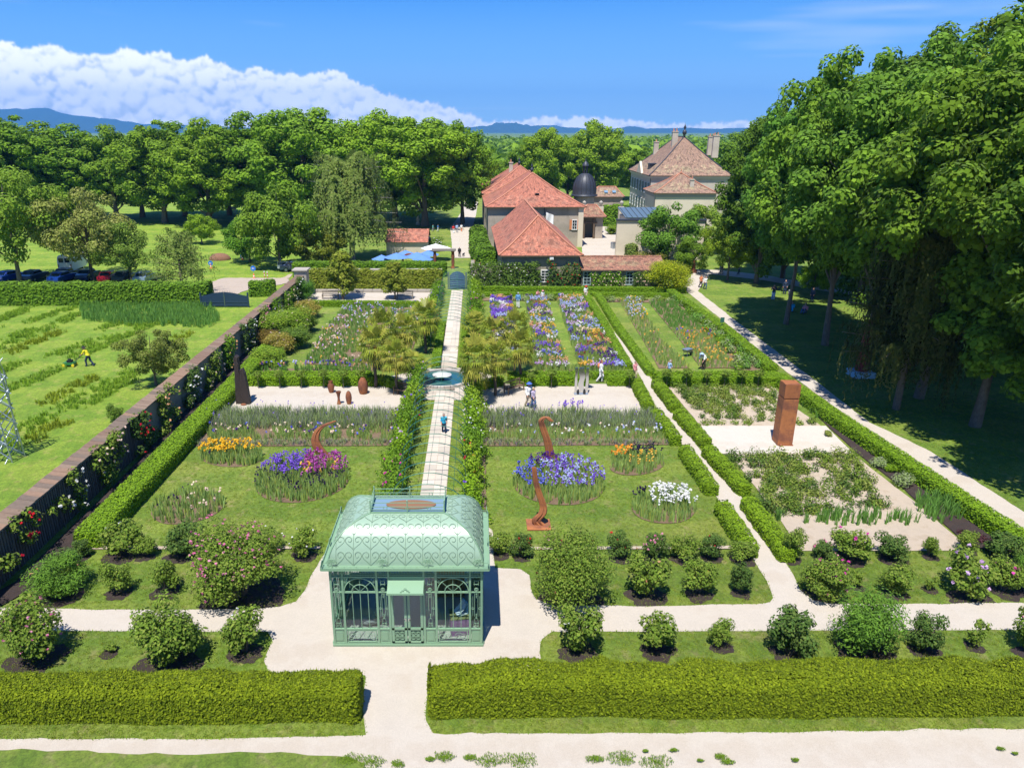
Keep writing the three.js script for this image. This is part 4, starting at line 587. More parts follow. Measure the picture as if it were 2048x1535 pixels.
// hipped roof over w x d, eaves at y, ridge at y+h running along the longer side (or z); flare lifts the eaves
function hipRoof(w, d, y, h, o = {}) {
  const along = o.along ?? (d > w ? 'z' : 'x'), L = along === 'z' ? d : w, S = along === 'z' ? w : d, hip0 = o.hip0 ?? S / 2, hip1 = o.hip1 ?? S / 2, fl = o.flare ?? .12, out = { slopes: [], caps: [] };
  const prof = (t) => lerp(t, t * t * (1.5 - .5 * t), fl * 2) ; // t 0 at eaves .. 1 at ridge -> height share
  const P = (l, s, yy) => along === 'z' ? V(s, yy, -l) : V(l, yy, s);
  const A = -L / 2, B = L / 2, r0 = A + hip0, r1 = B - hip1, sl = Math.hypot(S / 2, h);
  for (const s of [-1, 1]) out.slopes.push(surf((u, v) => { const l = lerp(lerp(A, r0, v), lerp(B, r1, v), u); return P(l, s * S / 2 * (1 - v), y + h * prof(v)); }, 6, 8, [L, sl]));
  if (hip0 > .01) out.slopes.push(surf((u, v) => P(lerp(A, r0, v), lerp(-S / 2, S / 2, u) * (1 - v), y + h * prof(v)), 6, 8, [S, Math.hypot(hip0, h)])); if (hip1 > .01) out.slopes.push(surf((u, v) => P(lerp(B, r1, v), lerp(-S / 2, S / 2, u) * (1 - v), y + h * prof(v)), 6, 8, [S, Math.hypot(hip1, h)]));
  const cap = (f) => { const pts = []; for (let i = 0; i <= 8; i++) pts.push(f(i / 8)); return limb(pts, pts.map(() => o.cap ?? .13), 6); };
  if (r1 - r0 > .1) out.caps.push(cap((t) => P(lerp(r0, r1, t), 0, y + h + .02)));
  for (const s of [-1, 1]) { if (hip0 > .01) out.caps.push(cap((t) => P(lerp(A, r0, t), s * S / 2 * (1 - t), y + h * prof(t) + .03))); if (hip1 > .01) out.caps.push(cap((t) => P(lerp(B, r1, t), s * S / 2 * (1 - t), y + h * prof(t) + .03))); }
  return out;
}
function addRoof(parent, w, d, y, h, m, o = {}) { const r = hipRoof(w, d, y, h, o), g = new THREE.Group(); g.name = 'roof'; if (o.at) g.position.set(...o.at); parent.add(g); for (const s of r.slopes) part('roof_slope', s, m, g); for (const c of r.caps) part('ridge_tiles', c, o.capM ?? RM.ridge, g); part('eaves_board', [bx(w - .1, .14, .08, 0, y - .08, d / 2 - .05), bx(w - .1, .14, .08, 0, y - .08, -d / 2 + .05), bx(.08, .14, d - .3, w / 2 - .05, y - .08, 0), bx(.08, .14, d - .3, -w / 2 + .05, y - .08, 0)], M.wood, g); return g; }
function windowOn(parent, x, y, z, w, h, ry, o = {}) { // set in a wall face; ry turns it
  const q = new THREE.Group(); q.name = 'window'; q.position.set(x, y, z); q.rotation.y = ry; parent.add(q);
  part('pane', bx(w, h, .04, 0, 0, .03), o.glass ?? M.darkGlass, q); const fm = o.frame ?? M.white; part('frame', [bx(w + .12, .1, .12, 0, h / 2 + .02, .04), bx(w + .16, .1, .2, 0, -h / 2 - .03, .06), bx(.1, h, .12, -w / 2, 0, .04), bx(.1, h, .12, w / 2, 0, .04)], fm, q);
  const b = [bx(.05, h, .05, 0, 0, .065)]; for (let k = 1; k < (o.rows ?? 3); k++) b.push(bx(w, .045, .05, 0, -h / 2 + h * k / (o.rows ?? 3), .067)); part('glazing_bar', b, fm, q);
  if (o.shutter) for (const s of [-1, 1]) part('shutter', bx(w * .52, h + .1, .06, s * (w / 2 + w * .3), 0, .08), o.shutter, q);
  return q;
}
const finial = (parent, x, y, z, s, m = M.lead) => { const o = part('finial', lathe([[.0, 0], [.2, 0], [.12, .25], [.3, .5], [.34, .75], [.2, 1], [.08, 1.1], [.22, 1.35], [.12, 1.6], [.03, 1.8], [0, 2.1]], 10), m, parent); o.position.set(x, y, z); o.scale.setScalar(s); };
const chimney = (parent, x, y, z, w, h, d, pots = 2) => { const c = new THREE.Group(); c.name = 'chimney'; c.position.set(x, y, z); parent.add(c); part('stack', [wallBox(w, h, d, 0, h / 2, 0), bx(w + .2, .15, d + .2, 0, h - .1, 0)], WM.manor, c); for (let i = 0; i < pots; i++) { const p = part('chimney_pot', new THREE.CylinderGeometry(.12, .16, .6, 8), RM.ridge, c); p.position.set(-w / 2 + w * (i + .5) / pots, h + .3, 0); } };
const spout = (parent, x, z, h) => part('downpipe', bar(V(x, 0, z), V(x, h, z), .06, 6), M.lead, parent);
{ // front barn, low hip to the garden
  const zF = -96.2, zB = -125, x0 = xAt(997, -95.5, 4.15), x1 = xAt(1168, -95.5, 4.15), cx = (x0 + x1) / 2, w = x1 - x0, d = zF - zB, e = 4.15;
  const b = thing('front_barn', 'low stone barn with steep red hipped roof facing the garden', 'barn', cx - .2, 0, (zF + zB) / 2, .012); part('wall', [wallBox(w - 1.0, e, .6, 0, e / 2, d / 2 - .3), wallBox(.6, e, d - .6, -w / 2 + .8, e / 2, -.3), wallBox(.6, e, d - .6, w / 2 - .8, e / 2, -.3)], WM.rubble, b);
  addRoof(b, w, d + 1.2, e, 4.55, RM.red, { hip0: 5.2, hip1: .0, flare: .14 });
  windowOn(b, xAt(1087, zF, 1.2) - cx + .2, 1.35, d / 2 + .02, 1.0, 1.5, 0, { rows: 4 });
  part('wall_lantern', [bx(.5, .35, .3, xAt(1095, zF, 6) - cx + 4, 0, 0)], M.white, b).visible = true; b.children[b.children.length - 1].position.set(-3.4, e - .4, d / 2 + .4);
}
{ // main barn
  const zF = -130.5, w = 17.8, d = 22, e = 7.0, cx = 10.3; const b = thing('main_barn', 'big rendered barn with red hipped roof and orange shutters', 'barn', cx, 0, zF - d / 2, .012);
  part('wall', wallBox(w - 1.2, e, d - 1.2, 0, e / 2, 0), WM.barn, b); part('corner_stones', [bx(.9, e, .9, w / 2 - .85, e / 2, d / 2 - .8)], WM.pale, b);
  addRoof(b, w, d, e, 5.3, RM.red, { hip0: 8.2, hip1: 6, flare: .16 });
  windowOn(b, xAt(1149, zF, 4.5) - cx, heightAt(450, zF), d / 2 - .58, .85, 1.6, 0, { shutter: mat([.55, .20, .075], .7) });
  const sk = part('skylight', bx(.7, .12, .9, 0, 0, 0, 0, 0, -.55), M.darkGlass, b); sk.position.set(xAt(1073, -134, 9.3) - cx, heightAt(389, -134), d / 2 - 3.4);
  finial(b, -.1, e + 5.2, 2.4, .95); spout(b, -w / 2 + .5, d / 2 - .5, e); spout(b, 1.6, d / 2 - .52, e);
  const fl = part('banner', surf((u, v) => V(u * 1.3, -v * 1.9 - u * .5, .12 * Math.sin(u * 6 + v * 2)), 8, 6), M.white, b); fl.position.set(xAt(1092, -130, 6) - cx, heightAt(425, -130), d / 2 - .3); part('banner_pole', bar(V(fl.position.x - .05, e - 2.2, d / 2 - .3), V(fl.position.x - .05, e - .2, d / 2 - .3), .03, 5), M.lead, b);
}
{ // rear barn
  const zF = -153.5, w = 16.5, d = 26, e = 7.4; const b = thing('rear_barn', 'rear barn whose red roof shows above the main barn', 'barn', 9.3, 0, zF - d / 2, .012); part('wall', wallBox(w - 1.2, e, d - 1.2, 0, e / 2, 0), WM.barn, b); addRoof(b, w, d, e, 5.2, RM.red, { hip0: 7.8, hip1: 7.8, flare: .14 }); finial(b, -.2, e + 5.1, 5.0, .95); chimney(b, -1.8, e + 3.2, 2.5, .8, 2.6, .6, 1);
}
{ // gate lodge
  const z = -141, x0 = xAt(1170, z, 5), x1 = xAt(1206, z, 5), w = x1 - x0 + .6, b = thing('gate_lodge', 'small tiled gatehouse with timber posts beside the barn', 'gatehouse', (x0 + x1) / 2, 0, z - 3, 0), e = heightAt(433, z); part('wall', [wallBox(w * .35, e, 4, w * .3, e / 2, .5), wallBox(w, e, .4, 0, e / 2, -2.6)], WM.barn, b); addRoof(b, w + .8, 6.5, e, 1.9, RM.old, { along: 'x', hip0: 1.5, hip1: 1.5 }); for (const q of [-.42, .05]) part('post', bx(.28, e, .28, w * q, e / 2, 2.6), M.wood, b); part('beam', bx(w * .7, .3, .3, -w * .15, e * .72, 2.6), M.wood, b);
}
{ // domed tower
  const z = -166, x = xAt(1169, z, 7), e = heightAt(390, z), r = xAt(1193, z, 7) - x; const b = thing('domed_tower', 'round tower with dark ribbed lead dome and lantern', 'tower', x, 0, z, 0);
  part('wall', new THREE.CylinderGeometry(r * .86, r * .86, e, 8).translate(0, e / 2, 0), WM.barn, b); const hd = heightAt(347, z) - e;
  part('dome', lathe([[r * 1.08, -.15], [r * 1.1, .1], [r * .96, .35], [r * .97, hd * .3], [r * .9, hd * .55], [r * .7, hd * .8], [r * .42, hd * .96], [r * .24, hd + .1]], 32), M.lead, b).position.y = e;
  for (let k = 0; k < 16; k++) { const a = k / 16 * Math.PI * 2, pts = [[.98, .36], [.985, hd * .3], [.915, hd * .55], [.715, hd * .8], [.435, hd * .96]].map(([q, y]) => V(Math.cos(a) * r * q, e + y + .03, Math.sin(a) * r * q)); part('dome_rib', limb(pts, pts.map(() => .05), 4), M.lead, b); }
  const l = e + hd; for (let k = 0; k < 6; k++) { const a = k / 6 * 6.283; part('lantern_post', bar(V(Math.cos(a) * .45, l, Math.sin(a) * .45), V(Math.cos(a) * .45, l + 1.5, Math.sin(a) * .45), .09, 5), M.lead, b); } part('lantern_cap', lathe([[.0, 0], [.75, 0], [.7, .15], [.66, .45], [.4, .85], [.15, 1.05], [.06, 1.3], [.14, 1.5], [.03, 1.75], [.0, 2.6]], 14), M.lead, b).position.y = l + 1.5;
}
{ // house with skylights
  const z = -172, x0 = xAt(1176, z, 6), x1 = xAt(1250, z, 6), e = heightAt(393, z), b = thing('yard_house', 'low house with mossy tile roof and two skylights', 'house', (x0 + x1) / 2, 0, z - 4, 0); part('wall', wallBox(x1 - x0 - .8, e, 7, 0, e / 2, 0), WM.barn, b); addRoof(b, x1 - x0, 8, e, heightAt(373, z - 4) - e, RM.moss, { along: 'x', hip0: 3, hip1: 1.5 }); for (const q of [.12, .34]) { const s = part('skylight', bx(.8, .1, .9, 0, 0, 0, 0, 0, .5), mat([.16, .26, .36], .1), b); s.position.set((x1 - x0) * (q - .1), e + 1.0, 2.4); }
}
{ // manor house
  const z = -165, x0 = 38.2, x1 = xAt(1471, z, 10.8), e = heightAt(351, z), w = x1 - x0, d = 27, cx = (x0 + x1) / 2, b = thing('manor_house', 'large manor house with high mossy tile roof and chimneys', 'manor', cx, 0, z - d / 2, -.03), hh = heightAt(273, -175) - e;
  part('wall', wallBox(w - 1.2, e, d - 1.2, 0, e / 2, 0), WM.manor, b); part('cornice', bx(w - .6, .5, d - .6, 0, e - .4, 0), WM.pale, b);
  addRoof(b, w, d, e, hh, RM.moss, { along: 'z', hip0: 9.6, hip1: 9.6, flare: .1, capM: M.lead });
  const sh = mat([.07, .15, .14], .7); for (let k = 0; k < 7; k++) for (const y of [e * .34, e * .72]) windowOn(b, -w / 2 + .58, y, -d / 2 + 2.6 + k * 3.5, 1.1, 2.3, -Math.PI / 2, { shutter: sh });
  part('pediment', (() => { const s = new THREE.Shape(); s.moveTo(-3, 0); s.lineTo(3, 0); s.lineTo(0, 2.6); s.closePath(); const g = new THREE.ExtrudeGeometry(s, { depth: .5, bevelEnabled: false }); g.rotateY(-Math.PI / 2); g.translate(-w / 2 + .3, e, 2); return g; })(), WM.pale, b);
  const dz = (px, py, zz, hgt, ww, n) => chimney(b, xAt(px, zz, 16) - cx, heightAt(py, zz), zz - (z - d / 2), ww, hgt, .9, n);
  dz(1311, 312, -185, heightAt(283, -185) - heightAt(312, -185), 1.1, 1); dz(1349, 305, -176, heightAt(262, -176) - heightAt(305, -176), 1.25, 2); dz(1420, 310, -183, heightAt(272, -183) - heightAt(310, -183), 1.5, 2); dz(1430, 315, -180, heightAt(270, -180) - heightAt(315, -180), 1.4, 2);
  finial(b, 0, e + hh - .1, d / 2 - 9.6, 1.5); finial(b, 0, e + hh - .1, -d / 2 + 9.6, 1.0, RM.ridge); const dm = part('dormer', [bx(1.8, 1.2, 1.8, 0, .5, 0), bx(2.2, .15, 2.2, 0, 1.2, 0)], M.lead, b); dm.position.set(-w / 2 + 2.2, e + 1.0, d / 2 - 8); spout(b, -w / 2 + .45, d / 2 - .6, e);
}
{ // manor wing
  const z = -151, x0 = xAt(1310, z, 8), x1 = xAt(1438, z, 8), w = x1 - x0, e = heightAt(386, z), b = thing('manor_wing', 'small hip-roofed wing in front of the manor house', 'house', (x0 + x1) / 2, 0, z - 5.5, -.03); part('wall', wallBox(w - .8, e, 10, 0, e / 2, 0), WM.pale, b); part('cornice', bx(w - .5, .7, 10.3, 0, e - .5, 0), M.stone, b); addRoof(b, w, 11, e, heightAt(347, z - 5.5) - e, RM.moss, { along: 'x', hip0: w / 2 - .3, hip1: w / 2 - .3 }); finial(b, 0, heightAt(350, z - 5.5), 0, .7, RM.ridge); chimney(b, 1.6, e + .9, 3.2, .8, 1.7, .6, 1); spout(b, -w / 2 + .4, 5.1, e);
}
{ // glass-roofed annexe and yard walls
  const z = -125, x0 = xAt(1252, z, 3), x1 = xAt(1338, z, 3), b = thing('glass_annexe', 'low annexe with blue-grey sheet roof behind the cream yard wall', 'house', (x0 + x1) / 2, 0, z - 3.5, 0), w = x1 - x0, e = heightAt(436, z); part('wall', wallBox(w, e, 6.5, 0, e / 2, 0), WM.pale, b); part('sheet_roof', bx(w + .6, .15, 7.4, 0, e + .55, 0, 0, 0, .13), mat([.10, .14, .155], .3), b); for (let k = 0; k < 9; k++) part('roof_seam', bx(.06, .08, 7.3, -w / 2 + k * w / 8, e + .65, 0, 0, 0, .13), M.lead, b); for (let k = 0; k < 5; k++) windowOn(b, -w / 2 + 1 + k * 1.2, e * .9, 3.28, .7, .7, 0, { rows: 1, frame: M.wood });
  const z2 = -117, yx0 = xAt(1231, z2, 2), yx1 = xAt(1405, z2, 2), yh = heightAt(441, z2), yw = thing('yard_wall', 'plain cream wall with dark coping closing the yard beside the round tree', 'wall', 0, 0, 0, 0); part('wall', wallBox(yx1 - yx0, yh, .5, (yx0 + yx1) / 2, yh / 2, z2), WM.pale, yw); part('coping', bx(yx1 - yx0 + .3, .22, .9, (yx0 + yx1) / 2, yh + .11, z2), M.lead, yw);
  const g = thing('gate_wall', 'stone wall with urn-topped piers below the tower', 'wall', xAt(1186, -150, 2), 0, -150, 0); for (const px of [1167, 1200, 1241]) { const x = xAt(px, -150, 2) - g.position.x; part('pier', wallBox(1.0, 5.2, 1.0, x, 2.6, 0), WM.pale, g); const u = part('urn', lathe([[0, 0], [.3, 0], [.15, .3], [.45, .7], [.3, 1.0], [0, 1.2]], 10), M.stone, g); u.position.set(x, 5.2, 0); } part('wall', wallBox(4, 3.6, .4, xAt(1183, -150, 2) - g.position.x, 1.8, 0), WM.barn, g);
}
{ // tiled lean-to along the yard, facing the beds
  const z = -96.4, x0 = xAt(1164, z, 2), x1 = xAt(1330, z, 2), w = x1 - x0, b = thing('lean_to_shed', 'long low shed with red-brown tile roof behind climbing roses', 'shed', (x0 + x1) / 2, 0, z, 0); part('wall', [wallBox(w, 2.3, .4, 0, 1.15, -.2), wallBox(w, 3.1, .3, 0, 1.55, -3.2)], WM.rubble, b);
  part('roof_slope', surf((u, v) => V(lerp(-w / 2 - .2, w / 2 + .2, u), 2.2 + v * 1.15, .45 - v * 3.9), 10, 4, [w, 4]), RM.old, b); part('ridge_tiles', limb([V(-w / 2 - .2, 3.38, -3.45), V(w / 2 + .2, 3.38, -3.45)], [.14, .14], 6), RM.wallTop, b); part('eaves_board', bx(w + .3, .14, .06, 0, 2.13, .44), M.wood, b);
  for (const px of [1174, 1259]) windowOn(b, xAt(px, z, 1) - b.position.x, 1.05, .02, .9, 1.7, 0, { rows: 4, frame: mat([.35, .45, .47], .6) });
}
{ // low link wall left of the barn, with its curve
  const z = -97, x0 = xAt(945, z, 1), x1 = xAt(1010, z, 1); const o = thing('garden_wall', 'rubble garden wall overgrown with leaves left of the front barn', 'wall', 0, 0, 0, 0); part('wall', wallBox(x1 - x0, 2.5, .5, (x0 + x1) / 2, 1.25, z), WM.rubble, o); part('wall_wing', wallBox(.5, 2.0, 8, x0, 1.0, z - 4), WM.rubble, o);
}
{ // small house by the terrace
  const z = -121, x0 = xAt(770, z, 2), x1 = xAt(856, z, 2), e = heightAt(484, z), b = thing('cafe_house', 'small cream house with red roof half behind the birch', 'house', (x0 + x1) / 2, 0, z - 4, 0), w = x1 - x0; part('wall', wallBox(w - .3, e, 7.5, 0, e / 2, 0), WM.pale, b); part('roof_slope', surf((u, v) => V(lerp(-w / 2, w / 2, u), e + v * (heightAt(457, z - 4) - e), 4.1 - v * 4.1), 6, 3, [w, 5]), RM.red, b); part('roof_slope', surf((u, v) => V(lerp(w / 2, -w / 2, u), e + v * (heightAt(457, z - 4) - e), -4.1 + v * 4.1), 6, 3, [w, 5]), RM.red, b); part('gable', wallBox(w - .4, (heightAt(457, z - 4) - e) * .9, .3, 0, e + .2, 0), WM.pale, b);
}
{ // old wall at the left with tile coping
  const x = -21.75, zA = -22, zB = -90, h = 2.62, o = thing('old_wall', 'long old garden wall with weathered tile coping at the left', 'wall', 0, 0, 0, 0);
  part('wall', wallBox(.42, h, zA - zB, x, h / 2, (zA + zB) / 2), WM.rubble, o);
  const cop = [0, 1, 2].map((k) => { const g = new THREE.BoxGeometry(.84, .05, .43); const p = g.attributes.position; for (let i = 0; i < p.count; i++) if (p.getX(i) > 0) p.setY(i, p.getY(i) - .10); else p.setY(i, p.getY(i) + .03); g.computeVertexNormals(); return metreUV(g); }), cm = [[.25, .175, .14], [.27, .205, .165], [.22, .18, .155], [.31, .24, .195], [.20, .165, .145], [.33, .23, .175]].map((c) => mat(mul(c, 1.9), .95, 0, { map: metres(T.stone, .9) }));
  let n = 0; for (let z = zA; z > zB; z -= .44, n++) { const s = part('coping_tile', cop[n % 3], cm[Math.floor(clamp(fbm(z * .35, 3, 3) * 1.6 - .3 + (hash2(n, 3) - .5) * .6, 0, .999) * 6)], o); s.position.set(x + .02 + .03 * (hash2(n, 1) - .5), h + .06 + .025 * hash2(n, 2), z); s.rotation.y = .04 * (hash2(n, 4) - .5); s.rotation.z = .06 * (hash2(n, 7) - .5); }
  const sl = bx(.05, 2.3, .09), sm = [mat([.10, .085, .07], .9), mat([.13, .11, .09], .9)]; for (let k = 0; k < 110; k++) { const s = part('slat', sl, sm[k % 2], o); s.position.set(x + .25 + .015 * hash2(k, 4), 1.2, -22.6 - k * .19); s.rotation.x = .02 * (hash2(k, 9) - .5); }
  part('corner_pier', [wallBox(1.5, 3.2, 1.5, x, 1.6, zB - .4), bx(1.9, .16, 1.9, x, 3.28, zB - .4)], M.stone, o);
}
{ // terrace wall with stone coping, gate at the end of the walk
  const z = -95, x0 = xAt(596, z, 2.6), x1 = xAt(884, z, 2.6), h = heightAt(540, z), o = thing('terrace_wall', 'high terrace wall with pale stone coping behind the magnolias', 'wall', 0, 0, 0, 0); part('wall', wallBox(x1 - x0, h, .5, (x0 + x1) / 2, h / 2, z), WM.rubble, o); const n = 12, wd = (x1 - x0) / n; for (let k = 0; k < n; k++) part('coping_stone', bx(wd - .03, .16, .8, x0 + (k + .5) * wd, h + .08, z), M.stone, o);
  const k = thing('low_kerb_wall', 'low stone edging along the back of the magnolia terrace', 'wall', 0, 0, 0, 0), z2 = at(700, 585).z, a0 = xAt(618, z2), a1 = xAt(872, z2), m = 14; for (let i = 0; i < m; i++) part('edging_stone', bx((a1 - a0) / m - .05, .42, .5, a0 + (i + .5) * (a1 - a0) / m, .21, z2), M.stone, k);
  const gz = -94.2, gx = walkX, gt = thing('arched_gate', 'blue metal gate with arched top at the end of the slab walk', 'gate', gx, 0, gz, 0); for (const s of [-1, 1]) { const l = new THREE.Group(); l.name = 'gate_leaf'; gt.add(l); part('panel', (() => { const q = new THREE.Shape(); q.moveTo(0, 0); q.lineTo(1.0, 0); q.lineTo(1.0, 1.75); q.quadraticCurveTo(.6, 2.3, 0, 2.35); q.closePath(); const g = new THREE.ExtrudeGeometry(q, { depth: .05, bevelEnabled: false }); return s < 0 ? mirrorX(g) : g; })(), mat([.05, .10, .19], .5), l); part('gate_bar', [bx(.06, 2.2, .08, s * .05, 1.1, .04), bx(.95, .06, .08, s * .5, .5, .04), bx(.95, .06, .08, s * .5, 1.3, .04)], mat([.06, .16, .2], .5), l); }
  for (const s of [-1, 1]) part('gate_post', wallBox(.24, 2.2, .24, s * 1.15, 1.1, 0), mat([.12, .16, .12], .7), gt);
}
{ // field gate
  const p0 = at(405, 614), p1 = at(497, 613), cx = (p0.x + p1.x) / 2, w = p1.x - p0.x, g = thing('field_gate', 'dark navy double metal gate between laurel hedges', 'gate', cx, 0, p0.z, 0);
  for (const s of [-1, 1]) { const l = new THREE.Group(); l.name = 'gate_leaf'; g.add(l); const q = new THREE.Shape(); q.moveTo(.03, .1); q.lineTo(w / 2, .1); q.lineTo(w / 2, 1.35); q.bezierCurveTo(w * .36, 1.42, w * .26, 1.75, .03, 1.8); q.closePath(); let geo = new THREE.ExtrudeGeometry(q, { depth: .04, bevelEnabled: false }); if (s < 0) geo = mirrorX(geo); part('panel', geo, M.navy, l); part('gate_bar', [bx(w / 2 - .05, .05, .07, s * w / 4, .62, .04), bx(w / 2 - .05, .05, .07, s * w / 4, .2, .04), bx(.06, 1.75, .08, s * .05, .95, .04)], mat([.04, .07, .11], .4, .2), l); for (let k = 0; k < 14; k++) part('spike', new THREE.ConeGeometry(.025, .26, 5).translate(s * (.1 + k * (w / 2 - .15) / 13), 1.95 - .55 * sstep(.1, .9, k / 13), .02), M.navy, l); }
  for (const s of [-1, 1]) part('gate_post', bx(.16, 1.75, .16, s * (w / 2 + .1), .87, 0), M.navy, g);
}
// ---------------------------------------------------------------- garden plants
const ORD = ['first', 'second', 'third', 'fourth', 'fifth', 'sixth', 'seventh', 'eighth', 'ninth', 'tenth', 'eleventh', 'twelfth', 'thirteenth', 'fourteenth', 'fifteenth', 'sixteenth', 'seventeenth', 'eighteenth'];
const pxm = (py) => { const p = at(CX, py); return F / (-p.z * cP + EYE * sP); };
const COL = { pink: [[.62, .20, .34], [.70, .30, .42], [.55, .14, .28]], magenta: [[.48, .035, .26], [.58, .06, .34]], red: [[.50, .015, .02], [.40, .01, .03]], white: [[.72, .72, .70], [.66, .66, .62]], lilac: [[.50, .32, .56], [.58, .40, .62]], peach: [[.66, .38, .20], [.6, .3, .15]], yellow: [[.74, .42, .015], [.80, .50, .03]], orange: [[.72, .27, .02], [.78, .36, .06]], gold: [[.78, .50, .10], [.66, .36, .04]], violet: [[.125, .055, .42], [.19, .09, .52], [.26, .14, .60]], purple: [[.24, .025, .20], [.34, .05, .28], [.44, .12, .36]], blue: [[.07, .075, .44], [.11, .12, .55], [.19, .22, .62]], dark: [[.012, .007, .03], [.03, .012, .06]], cream: [[.72, .60, .42], [.74, .56, .46]], sky: [[.36, .40, .68], [.45, .5, .74]], rust: [[.26, .07, .05], [.34, .11, .08]], deepviolet: [[.06, .012, .17], [.10, .02, .25]] };
function blossom(L, x, y, z, s, pal) { const c = pick(pal); for (let k = 0; k < 4; k++) L.leaf(x + rr(-.5, .5) * s, y + rr(-.4, .5) * s, z + rr(-.5, .5) * s, rr(-1, 1), rr(.2, 1.2), rr(-.4, 1.2), s * rr(.7, 1.1), .75, c); }
// shrubs of unit width and height 1; leaves and stems are separate parts
function shrubGeo(nl, leaves, size, pal, o = {}) { const lobes = []; for (let i = 0; i < nl; i++) { const a = rnd() * 6.283, v = rnd(), rad = Math.sqrt(rnd()) * .36 * (o.narrow ? .5 + .6 * v : 1 - .25 * Math.abs(v - .45)); lobes.push({ x: Math.cos(a) * rad, y: .24 + v * .56, z: Math.sin(a) * rad, r: rr(.13, .22), f: .9 }); } const L = new Leaves(leaves); clothe(L, lobes, leaves, size, o.slim ?? .62, pal, { floor: .08, up: .5 }); const st = []; for (let i = 0; i < 6; i++) { const b = lobes[i % nl]; st.push(limb([V(b.x * .15, 0, b.z * .15), V(b.x * .6, b.y * .6, b.z * .6), V(b.x, b.y, b.z)], [.02, .013, .006], 4)); } return { leaf: L.geo(), stem: mergeG(st), lobes }; }
function bloomGeo(sh, n, s, pal) { const L = new Leaves(n * 4); for (let i = 0; i < n; i++) { const b = pick(sh.lobes), d = dir(); if (d[1] < -.25) d[1] *= -1; blossom(L, b.x + d[0] * b.r * 1.12, b.y + d[1] * b.r * .98, b.z + d[2] * b.r * 1.12, s, pal); } return L.geo(); }
rnd = rngOf(201);
const SH = { s: [0, 1, 2].map(() => shrubGeo(15, 2600, .036, PAL.rose)), d: [0, 1].map(() => shrubGeo(16, 2800, .035, PAL.roseDark)), m: [0, 1].map(() => shrubGeo(24, 7000, .024, PAL.rose)), l: [0, 1].map(() => shrubGeo(44, 20000, .0135, PAL.rose)), f: [0, 1].map(() => shrubGeo(34, 9000, .027, PAL.fresh, { slim: .3 })), t: [0, 1].map(() => shrubGeo(9, 420, .06, PAL.rose, { narrow: true })) };
const blooms = {}; const bloomOf = (k, i, col, n, s) => blooms[k + i + col + n] ??= bloomGeo(SH[k][i], n, s, COL[col]);
const mulchDisc = (x, z, r, big) => { const pts = []; for (let k = 0; k < 40; k++) { const a = k / 40 * 6.283, q = r * (.52 + .62 * fbm(Math.cos(a) * 1.3 + x * 3, Math.sin(a) * 1.3 + z * 3, 2) + .22 * (vnoise(Math.cos(a) * 5 + x, Math.sin(a) * 5 + z) - .5)); pts.push(V(x + Math.cos(a) * q, 0, z + .1 + Math.sin(a) * q * .9)); } return part('mulch_patch', flat(pts, .012 + .002 * hash2(Math.round(x * 9), Math.round(z * 9))), M.mulch, lawn); };
function rose(label, px, base, topY, wpx, kind, i, col, nb, sBloom, o = {}) {
  const s = stand(px, base, topY), w = wpx / pxm(base), g = thing('rose_bush', label, 'bush', s.x, .01, s.z, px * .37, 'rose bushes on the front lawns'), q = SH[kind][i % SH[kind].length];
  part('foliage', q.leaf, o.m ?? M.leaf, g); part('stems', q.stem, M.bark, g); if (col) part('blossoms', bloomOf(kind, i % SH[kind].length, col, nb ?? 14, sBloom ?? .04), M.petal, g);
  g.scale.set(w * 1.12, s.h * 1.02, w * 1.12); if (!o.noMulch) mulchDisc(s.x, s.z + w * .05, Math.max(.42, w * .52)); return g;
}
